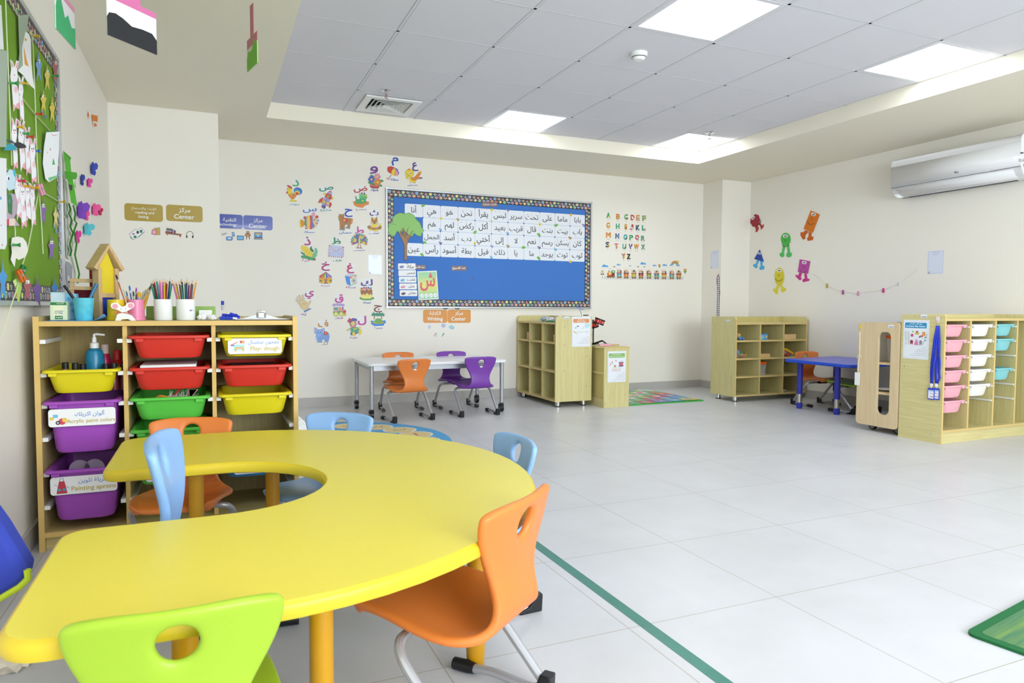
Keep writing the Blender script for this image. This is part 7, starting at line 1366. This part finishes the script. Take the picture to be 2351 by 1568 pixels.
# ---------------- toys in the twelve-hole shelf ----------------
S2L = V((5.045, 5.715, 0)); ROWZ = [.652, .462, .27, .073]
def cell(r, c): return S2L.x+.018+c*(scw+.018), ROWZ[r]+.0005
TOYC = ['D8402C', 'E8B41E', '2F6FD0', '3AA04A', 'E87A1E', '8A4AB0']; TOYN = ['red', 'yellow', 'blue', 'green', 'orange', 'purple']
def bag(r, c, w, h, d, n, cols, label, seed, x0=.002):
    hole = label.split(' in the ')[1]
    X, Z = cell(r, c); rn = random.Random(seed)
    for i in range(n):
        k = cols[i % len(cols)]; u = rn.uniform(.02, .9); x = X+x0+.016+u*(w-.035); zz = Z+.012+rn.uniform(0, 1)*(h*(1-u*.75)-.02); y = S2L.y+.03+rn.uniform(0, d-.05); s = rn.uniform(.009, .015)
        o = M().box(-s, -s, -s*.8, s, s, s*.8).build('toy_brick', mat('toy_'+TOYC[k], TOYC[k], .35), None, bevel=.003); o.location = (x, y, max(zz, Z+.016)); o.rotation_euler = (rn.uniform(0, 3), rn.uniform(-.4, .4), rn.uniform(0, 3)); tag(o, f'{TOYN[k]} toy brick in the clear bag, {hole}', 'toy brick', f'bricks in the bag, {hole}')
    m = M(); rings = []
    for i in range(9):
        s = i/8; rx = w*s; hz_ = h*(1-s**1.6)*.98+.006; k = d/2*(1-.5*s); rings.append([(X+x0+rx, S2L.y+.02+d/2+k*cos(a), Z+max(0.0, hz_*.5+hz_*.5*sin(a)*(1+.06*sin(5*a+i*2)))) for a in [2*pi*j/18 for j in range(18)]])
    m.loft(rings); o = m.build('plastic_bag', mat('clear_film', 'F4F6FA', .12, alpha=.22, spec=.8)); tag(o, f'{label}', 'plastic bag', 'clear toy bags in the twelve-hole shelf')
bag(0, 0, .15, .11, .13, 12, [2, 2, 1, 2, 3], 'clear bag of blue and yellow bricks in the top left hole', 1); bag(1, 0, .19, .12, .16, 24, [1, 0, 3, 2, 4, 5], 'clear bag of mixed bricks in the second row left hole', 2); bag(1, 2, .17, .11, .15, 18, [0, 2, 1, 5, 0], 'clear bag of red and blue bricks in the second row right hole', 3)
m = M(); X, Z = cell(1, 2); A_ = [(X+.01+.15*i/10, S2L.y+.03, Z+.10-.06*(i/10)**1.5) for i in range(11)]; m.loft([A_, [(x+.008, y, z-.03) for x, y, z in A_]], False, False, False); o = m.build('toy_ruler', mat('toy_E8B41E', 'E8B41E', .35)); o.modifiers.new('thickness', 'SOLIDIFY').thickness = .006; tag(o, 'curved yellow toy track piece in the second row right hole', 'toy')
def boxy(name, label, r, c, x0, w, d, h, mt, bev=.002, y0=.03): X, Z = cell(r, c); t = thing(name, label, 'box', (X+x0, S2L.y+y0, Z)); M().box(0, 0, 0, w, d, h).build('box_body', mt, t, bevel=bev); return t
t = boxy('game_box', 'light blue game box in the top middle hole', 0, 1, .004, .115, .12, .062, mat('blue_game', '4AA0DC', .4)); p = Pr((0, 0, 0), (1, 0, 0), (0, 1, 0)); p.rect('8AC8F0', .006, .008, .06, .05).rect('E8D060', .075, .02, .105, .045).ell('D85A4A', .085, .035, .008); o = p.mesh('print', t); o.matrix_local = frame((0, -.0004, 0), (1, 0, 0), (0, 0, 1))
WBX = wood('pine_box', 'E6C58F', 'D8B074', 0, 8); boxy('wooden_box', 'plain wooden box in the top right hole', 0, 2, .004, .19, .13, .056, WBX); t = boxy('wooden_box', 'low wooden box with a sliding lid in the second row middle hole', 1, 1, .002, .155, .10, .034, WBX); M().box(.002, -.002, .034, .153, .1, .040).build('lid', WBX, t, bevel=.001); M().box(.07, -.003, .006, .076, .002, .040).build('stop', WBX, t)
X, Z = cell(2, 1); t = thing('letter_tub', 'clear tub of foam letters with an orange lid in the third row', 'tub', (X+.066, S2L.y+.10, Z)); def_r = lambda s, z: [(x, y, z) for x, y in rrect(-.05*s, -.05*s, .05*s, .05*s, .012, 4)]
m = M(); m.loft([def_r(1.04, .0), def_r(1.16, .115)], True, False); m.build('tub_body', mat('clear_tub', 'E8EEF4', .1, alpha=.28, spec=.8), t); m = M(); m.loft([def_r(1.2, .113), def_r(1.22, .117), def_r(1.18, .140), def_r(1.12, .143)]); m.build('lid', mat('orange_lid', 'E8641E', .35), t)
rn = random.Random(5)
for i in range(16):
    k = [1, 4, 3, 4, 1, 0][i % 6]; x = X+.066+rn.uniform(-.034, .034); y = S2L.y+.10+rn.uniform(-.04, .03); z = Z+.012+rn.uniform(0, .08); s = rn.uniform(.008, .013); o = M().tube([(s*cos(a), 0, s*sin(a)) for a in [2*pi*j/10 for j in range(11)]], .0038, 6).build('foam_letter', mat('toy_'+TOYC[k], TOYC[k], .5)); o.location = (x, y, z+s); o.rotation_euler = (rn.uniform(-.4, .4), 0, rn.uniform(-.8, .8)); tag(o, f'{TOYN[k]} foam letter in the clear tub with the orange lid', 'foam letter', 'foam letters in the clear tub')
X, Z = cell(2, 0); o = crumple('toy_car', 'small dark blue toy in the third row left hole', 'toy', (X+.02, S2L.y+.06, Z), .02, mat('toy_navy', '2A3AA8', .4), 3, (1, 1, .7), .12)
X, Z = cell(3, 2)
for i, (dx, r, lb) in enumerate(((.04, .038, 'white plastic ring lying at the left of the bottom right hole'), (.085, .030, 'white plastic ring lying at the right of the bottom right hole'))): o = M().tube([(r*cos(a), r*sin(a), 0) for a in [2*pi*j/20 for j in range(21)]], .005, 8).build('plastic_ring', PL); o.location = (X+dx, S2L.y+.09, Z+.006+.007*i); tag(o, lb, 'ring', 'white rings')
X, Z = cell(2, 2); crumple('toy_scrap', 'small dull brown toy in the third row right hole', 'toy', (X+.02, S2L.y+.05, Z), .012, mat('brown_toy', '9A7A4A', .5), 8, amp=.15)
# ---------------- nine-hole shelf contents ----------------
PINE = wood('pink_pine', 'D9B184', 'CFA274', 1, 8)
def wcell(r, c): return 6.99-.018-c*(wcw+.018), [.645, .36, .073][r]+.0005        # far end of cell, floor of cell
Y_, Z = wcell(0, 0); tag(M().box(3.16, Y_-wcw+.002, Z, 3.30, Y_-wcw+.17, Z+.075).build('wooden_box', PINE, bevel=.002), 'small pine box in the far top hole of the nine-hole shelf', 'box', 'pine boxes'); Y_, Z = wcell(0, 2); tag(M().box(3.15, Y_-wcw+.002, Z, 3.30, Y_-wcw+.12, Z+.075).build('wooden_box', PINE, bevel=.002), 'small pine box in the near top hole of the nine-hole shelf', 'box', 'pine boxes')
Y_, Z = wcell(2, 1); tag(M().box(3.20, Y_-wcw+.01, Z, 3.25, Y_-wcw+.09, Z+.03).build('eraser', mat('lilac_block', 'B8A8D0', .5), bevel=.003), 'small lilac block in the bottom middle hole', 'block')
tz = .8405; tag(M().box(3.17, 6.10, tz, 3.34, 6.42, tz+.012).build('green_folder', mat('green_folder', '2A8A5A', .5)), 'green folder under papers on top of the nine-hole shelf', 'folder')
for i, (x, y, r, lb, mt_) in enumerate(((3.24, 6.24, .055, 'crumpled white paper on the green folder', TIS), (3.26, 6.46, .05, 'crumpled white paper in the middle of the nine-hole shelf top', TIS), (3.28, 6.62, .055, 'crumpled grey plastic on top of the nine-hole shelf', mat('grey_plastic_film', 'C0CAD2', .3)))): crumple('crumpled_paper', lb, 'paper', (x, y, tz+(.0125 if i == 0 else .0005)), r, mt_, 20+i, (1, 1.6, .55), .3, 'crumpled papers on the nine-hole shelf')
# ---------------- instruments on the low cabinet ----------------
t = thing('toy_drum_kit', 'toy drum kit with red toms and a clear cymbal behind the nine-hole shelf', 'drum kit', (3.66, 6.25, .6055)); K = t.location; RED, BK = mat('drum_red', 'D8281E', .3), BLACK
def dr_(u, v, y): return on_y(u, v, y)-V(K)
def tom(c, axis, r, h):
    axis = V(axis).normalized(); c = V(c); o = M().tube([c-axis*h/2, c+axis*h/2], r, 24).build('tom', RED, t); M().tube([c-axis*(h/2+.004), c-axis*(h/2-.010)], r*1.06, 24).build('hoop', BK, o); M().tube([c+axis*(h/2-.010), c+axis*(h/2+.004)], r*1.06, 24).build('hoop', BK, o); s_ = axis.orthogonal().normalized(); q_ = axis.cross(s_)
    for i in range(6): a = 2*pi*i/6; e = c+(s_*cos(a)+q_*sin(a))*r*1.02; M().tube([e-axis*h*.3, e+axis*h*.3], .0028, 6).build('lug', CHROME, o)
tom(dr_(1376, 738, 6.22), (.30, -.15, .92), .052, .05); tom(dr_(1362, 744, 6.33), (-.25, -.1, .95), .052, .06)
M().tube([(-.02, .0, 0), (-.02, 0, .16), dr_(1364, 748, 6.30)], .008, 8).build('stand_pole', BK, t); M().tube([(-.02, 0, .008), (.03, -.1, .045), (.07, -.12, .01)], .009, 8).build('stand_leg', BK, t); M().tube([(-.02, 0, .008), (-.08, .1, .008)], .009, 8).build('stand_leg', BK, t); M().tube([(-.02, 0, .008), (.1, .1, .008)], .009, 8).build('stand_leg', BK, t)
e = dr_(1331, 708, 6.30); M().tube([(-.02, .02, .10), dr_(1336, 726, 6.30), e+V((-.004, 0, .012))], .0035, 8).build('cymbal_rod', STEEL, t); ax = V((.1, -.28, .95)).normalized(); M().tube([e-ax*.0015, e+ax*.0015], .052, 28).build('cymbal', mat('clear_blue_disc', 'A8B8E8', .1, alpha=.6), t)
M().tube([dr_(1345, 724, 6.3)-V((0, 0, .004)), dr_(1345, 724, 6.3)+V((0, 0, .006))], .028, 18).build('drum_top', BK, t)
t = thing('jingle_stick', 'pink jingle stick with a wooden handle on the low cabinet', 'instrument', (0, 0, 0)); a = on_y(1376, 789, 5.99); b = on_y(1402, 790, 5.99); c_ = on_y(1421, 791, 5.99); z0 = .6085; d = a.x; t.location = (a.x, 5.99, .6055); L1 = b.x-a.x; L2 = c_.x-a.x
M().prism(rrect(0, -.016, L1, .016, .014, 5), .002, .022).build('pink_body', mat('pink_paint_wood', 'EFA9C0', .35), t, bevel=.003); M().tube([(L1-.006, 0, .012), (L2, 0, .011)], [.006, .008], 10).build('handle', BW, t)
for x in (L1*.3, L1*.68):
    for z in (.0235, .0265): M().lathe([(.012, z), (.012, z+.001), (.004, z+.002)], 18, (x, 0, 0)).build('jingle', CHROME, t)
# ---------------- on the display stand ----------------
tag(M().box(4.93, 3.99, .5655, 5.20, 4.005, .80).build('white_board', PL), 'white board standing on the upper shelf of the wooden stand', 'board')
t = thing('toy_tub', 'clear tub of balls with an orange lid seen through the panel slot', 'tub', (5.03, 3.845, .5655)); m = M(); m.loft([[(x, y, 0) for x, y in rrect(-.045, -.045, .045, .045, .015, 4)], [(x, y, .19) for x, y in rrect(-.056, -.056, .056, .056, .018, 4)]], True, False); m.build('tub_body', mat('clear_tub', 'E8EEF4', .1, alpha=.28, spec=.8), t); m = M(); m.loft([[(x, y, .19) for x, y in rrect(-.06, -.06, .06, .06, .018, 4)], [(x, y, .215) for x, y in rrect(-.058, -.058, .058, .058, .018, 4)]]); m.build('lid', mat('orange_lid', 'E8641E', .35), t)
for i, (dx, dy, dz, k) in enumerate(((-.02, .01, .024, '8A3048'), (.02, -.01, .024, '6A7A98'), (-.015, -.02, .062, 'B84060'), (.018, .016, .066, '5A6480'), (-.01, .01, .104, '7A4A60'), (.015, -.012, .122, 'A8B0C4'))): o = M().sphere((0, 0, 0), .021, 14).build('toy_ball', mat('ball_'+k, k, .3)); o.location = (5.03+dx, 3.845+dy, .5655+dz); tag(o, ['maroon ball at the bottom of the clear tub', 'slate blue ball at the bottom of the clear tub', 'raspberry ball in the clear tub', 'dark slate ball in the clear tub', 'plum ball near the top of the clear tub', 'pale grey ball, topmost in the clear tub'][i], 'ball', 'balls in the clear tub')
tag(M().lathe([(.03, 0), (.075, .014), (.076, .017), (.03, .004)], 28, (5.03, 3.93, .3255)).build('plate', PL), 'white plate on the middle shelf of the wooden stand', 'plate')
tag(M().box(4.95, 3.85, .0965, 5.09, 4.00, .102).build('magazine', mat('magazine', 'C8A090', .5, var=.3, vscale=30)), 'colourful booklet on the bottom board of the wooden stand', 'booklet')
tag(M().box(4.94, 3.88, .1025, 5.03, 3.97, .106).build('magazine', mat('red_booklet', 'C84A3A', .5)), 'red booklet lying on the colourful booklet', 'booklet')
# ---------------- floor: rugs, tape, cushion ----------------
def rugprint(root, f): p = Pr((0, 0, 0), (1, 0, 0), (0, 1, 0), base=.0085); f(p); p.mesh('pattern', root)
t = thing('play_mat', 'green edged play mat with picture squares behind the low cabinet', 'rug', (3.85, 5.91, 0)); m = M(); m.prism(rrect(0, 0, .97, 1.06, .03, 5), .0004, .008); m.build('mat_base', mat('mat_green', '3FAE4A', .8), t, ang=0)
MC = ['7AC08A', '6AB0E0', 'E0607A', 'F0E8E0', '8A8AD0', 'F0A060', 'A8D870', 'D85A6A', 'F0D860', '9AD0D8']
def f(p):
    for i in range(5):
        for j in range(6):
            x0 = .035+i*.18; y0 = .035+j*.165; p.rect(MC[(i*7+j*3) % 10], x0+.003, y0+.003, x0+.177, y0+.162); c1 = MC[(i*5+j*7+4) % 10]; p.ell(c1, x0+.09, y0+.08, .05, .04, i*40+j*30, n=12); p.ell(MC[(i+j*2+6) % 10], x0+.11, y0+.10, .022, .02, n=10); p.line('4A6A5A', [x0+.04, y0+.04, x0+.08, y0+.10, x0+.14, y0+.06], .006)
rugprint(t, f)
t = thing('letter_rug', 'round blue rug with cream circles of Arabic letters, beyond the yellow table', 'rug', (.74, 5.08, 0)); M().lathe([(.91, .0004), (.915, .004), (.91, .008)], 64).build('rug_base', mat('rug_blue', '5AA6DC', .95, bump=.4, bscale=400), t)
def f(p):
    LT = 'ا ب ت ث ج ح خ د ذ ر ز س ش ص ض ط ظ ع'.split(); n = 18
    for i in range(n):
        a = 2*pi*i/n+.1; x, y = .70*cos(a), .70*sin(a); p.ell('F4F0E4', x, y, .135, .135, n=18); 
    for i in range(n):
        a = 2*pi*i/n+.1; x, y = .70*cos(a), .70*sin(a); p.ell('E6D29A', x, y, .118, .118, n=18); p.text(['C85A3A', '3A9A6A', '4A4A9A', 'C8703A'][i % 4], LT[i], x-.05, y+.05, x+.05, y-.05, .03, True)
    p.ell('F4F0E4', 0, 0, .40, n=32); p.ell('E6D29A', 0, 0, .37, n=32); p.ell('7AB8E4', 0, 0, .22, n=24)
rugprint(t, f)
t = thing('floor_mat', 'dark green rug corner at the lower right of the photo', 'rug', (2.10, 1.345, 0), rad(10)); m = M(); m.prism(rrect(0, -1.2, 1.6, 0, .03, 5), .0004, .009); m.build('rug_border', mat('rug_green', '1F6A3A', .95, bump=.5, bscale=300), t, ang=0); M().prism(rrect(.03, -1.17, 1.57, -.03, .02, 4), .009, .0096).build('rug_field', wood('rug_field_green', '3F7458', '7F9F4C', 0, 3.2, .95), t, ang=0)
tag(M().box(1.216, -1.2, .0003, 1.258, 3.05, .0008).build('floor_tape', mat('green_tape', '3F8274', .35, var=.12, vscale=12)), 'long strip of green tape stuck on the floor tiles', 'tape')
bm = bmesh.new(); bmesh.ops.create_icosphere(bm, subdivisions=5, radius=1); rn = random.Random(1)
for v in bm.verts: n_ = v.co.copy(); k = 1+rn.uniform(-.025, .025); v.co = V((n_.x*.245*k, n_.y*.245*k, .165+n_.z*.165*k))
me = bpy.data.meshes.new('fluffy_pouf'); bm.to_mesh(me); bm.free(); me.materials.append(mat('white_fur', 'EDEDEC', .95, bump=.8, bscale=180)); o = bpy.data.objects.new('fluffy_pouf', me); COL.objects.link(o); o.location = (.335, 4.6, 0); tag(o, 'fluffy white pouf behind the right end of the bin shelf', 'pouf')
# ---------------- air conditioner ----------------
t = thing('air_conditioner', 'white wall air conditioner high on the right wall', 'air conditioner', (XR, 0, 0)); y0, y1 = 3.46, 4.60; ACW = mat('ac_white', 'EDEDF0', .12, coat=.6)
prof = [(0, 2.04), (-.10, 2.035), (-.165, 2.06), (-.205, 2.12), (-.213, 2.20), (-.213, 2.335), (-.20, 2.368), (-.16, 2.385), (0, 2.388)]
m = M(); m.loft([[(x, y, z) for x, z in prof] for y in (y0, y0+.004, y1-.004, y1)]); m.build('casing', ACW, t, ang=50, bevel=.004)
m = M(); m.loft([[(x-.0025, y, z) for x, z in [(-.206, 2.128), (-.2135, 2.20), (-.2135, 2.31)]] for y in (y0+.004, y1-.004)], False, False, False); o = m.build('front_panel', ACW, t, ang=50); o.modifiers.new('thickness', 'SOLIDIFY').thickness = .002
m = M(); m.loft([[(x-.002, y, z) for x, z in [(-.11, 2.040), (-.165, 2.062), (-.199, 2.110)]] for y in (y0+.06, y1-.06)], False, False, False); o = m.build('louvre', ACW, t, ang=50); o.modifiers.new('thickness', 'SOLIDIFY').thickness = .002
GRY = mat('dark_grey', '4A4C52', .4); m = M(); m.box(-.2075, y0+.003, 2.118, -.203, y1-.003, 2.1215); m.build('panel_seam', GRY, t); M().box(-.09, y0+.1, 2.030, -.06, y1-.1, 2.037).build('air_outlet', GRY, t)
p = Pr((XR-.217, 0, 0), RU, BV, (2000, 260, 6.698)); p.ell('4A4A50', 1293, 908, 13, 14).ell('A0A0A6', 1293, 908, 7, 7).text('6A6A70', 'LG', 1312, 894, 1342, 922, .02) ; a0 = len(p.m.v)
p.m.v = [tuple((p.fr @ V(v)) - V((XR, 0, 0))) for v in p.m.v]; o = p.m.build('logo', PM, t, ang=0); o.data.flip_normals()
p = Pr((XR-.217, 0, 0), RU, BV, (2000, 260, 6.698)); p.text('5A5A60', 'DUAL Inverter', 2275, 700, 2520, 745).rect('3A3A40', 2296, 620, 2340, 600).rect('3A3A40', 2345, 612, 2351, 596).text('3A3A40', 'W', 2340, 780, 2400, 850, .02)
p.m.v = [tuple((p.fr @ V(v)) - V((XR, 0, 0))) for v in p.m.v]; p.m.build('marking', PM, t, ang=0)
# ---------------- paper brushes hanging from the border ----------------
def hang(label, u, v_top, y, dim, rz, cols):
    """dim: (height from brush foot to handle top, width)"""
    foot = on_y(u, v_top, y); h, w = dim; t = thing('paper_brush', label, 'paper brush', mw=Matrix.Translation(foot) @ Matrix.Rotation(rz, 4, 'Z'), group='paper paint brushes hanging from the ceiling border')
    hh = h*.45; T_ = Matrix(((1, 0, 0, 0), (0, 0, 1, 0), (0, 1, 0, 0), (0, 0, 0, 1)))
    def pz(P_, a, b, n, c): m = M(); m.T = T_; m.prism(P_, a, b); return m.build(n, mat('brush_'+c, c, .6), t, ang=0)
    hp, bd, pt = cols; fk = .86 if pt != '74B82E' else .7; hh = hh if fk > .8 else h*.5
    pz([(-w*.17, hh), (w*.17, hh), (w*.17, h), (-w*.17, h)], -.0012, .0012, 'handle', hp); pz([(-w/2, hh*fk), (w/2, hh*fk), (w/2, hh), (-w/2, hh)], -.0014, .0014, 'ferrule', hp); pz([(-w/2, 0), (w/2, 0), (w/2, hh*fk), (-w/2, hh*fk)], -.0012, .0012, 'bristles', bd)
    wave = [(-w/2, 0), (w/2, 0), (w/2, hh*.34), (w*.40, hh*.46), (w*.2, hh*.46), (-w*.02, hh*.42), (-w*.2, hh*.52), (-w*.34, hh*.56), (-w*.46, hh*.52), (-w/2, hh*.42)]
    if pt == '3FB878': wave = [(-w/2, 0), (w/2, 0), (w/2, hh*.5), (w*.3, hh*.42), (w*.12, hh*.62), (-w*.05, hh*.46), (-w*.25, hh*.84), (-w*.42, hh*.74), (-w/2, hh*.5)]
    if pt == '74B82E': wave = [(-w/2, 0), (w/2, 0), (w/2, hh*.62), (w*.34, hh*.8), (w*.15, hh*.74), (-w*.02, hh*.56), (-w*.2, hh*.54), (-w*.36, hh*.62), (-w/2, hh*.4)]
    pz(wave, -.0026, -.0013, 'paint', pt); pz(wave, .0013, .0026, 'paint', pt)
    loc = t.matrix_world.inverted() @ V((foot.x, foot.y, ZS)); m = M(); m.tube([(0, 0, h), (0, 0, loc.z)], .0006, 5); m.build('thread', mat('nylon_thread', 'D8D6C8', .4, alpha=.5), t)
hang('pink and white paper brush with green paint, nearest the green board', 151, 90, 3.0, (.34, .21), rad(83), ('E29AB8', 'F0F0F2', '3FB878'))
hang('pink and white paper brush with black paint, middle of the hanging brushes', 305, 104, 2.9, (.34, .208), rad(46), ('D874A8', 'F0EEF0', '26272C'))
hang('small pink paper brush with lime paint, seen edge on', 580, 155, 3.4, (.28, .155), rad(-77), ('C87A88', 'D8D6C6', '74B82E'))
# ---------------- blue bag on its stand at the left edge ----------------
t = thing('bag_stand', 'blue cloth bag with lime piping on a dark stand at the left edge', 'bag stand', (-.5, 1.72, 0)); T_ = Matrix(((1, 0, 0, 0), (0, 0, 1, 0), (0, 1, 0, 0), (0, 0, 0, 1)))
P_ = [(-.15, .60), (.06, .60), (.092, .575), (.11, .54), (.147, .455), (.148, .435), (.135, .42), (.09, .395), (-.15, .355)]; m = M(); m.T = T_; m.prism(P_, -.05, .03); m.build('bag_body', mat('navy_canvas', '2F3FA4', .85, bump=.3, bscale=600), t, bevel=.015)
for y in (-.045,): M().tube([(x, y, z) for x, z in [(.147, .452), (.148, .433), (.133, .418), (.088, .393), (-.15, .352)]], .007, 8).build('piping', mat('lime_piping', 'B8CC2A', .7), t)
NV = mat('navy_tube', '1C2140', .4); M().tube([(.078, .0, 0), (.078, .0, .72)], .006, 8).build('stand_pole', NV, t); M().tube([(-.12, 0, 0), (-.12, 0, .72)], .006, 8).build('stand_pole', NV, t); M().tube([(-.12, 0, .715), (.078, 0, .715)], .006, 8).build('stand_bar', NV, t); m = M(); m.T = T_; m.prism([(-.12, .70), (.075, .735), (.09, .69), (.07, .61), (-.12, .60)], -.012, -.009); m.build('paper', WHITE, t, ang=0)
for x in (.078, -.12): M().tube([(x, -.14, .008), (x, .14, .008)], .007, 8).build('stand_foot', NV, t)
crumple('snack_bag', 'crumpled orange and white plastic wrapper on the floor by the left wall', 'wrapper', (-.53, 2.25, .0), .055, mat('orange_white_wrap', 'E8DCC8', .4, var=.3, vscale=30), 31, (1, 1, .8), .25)
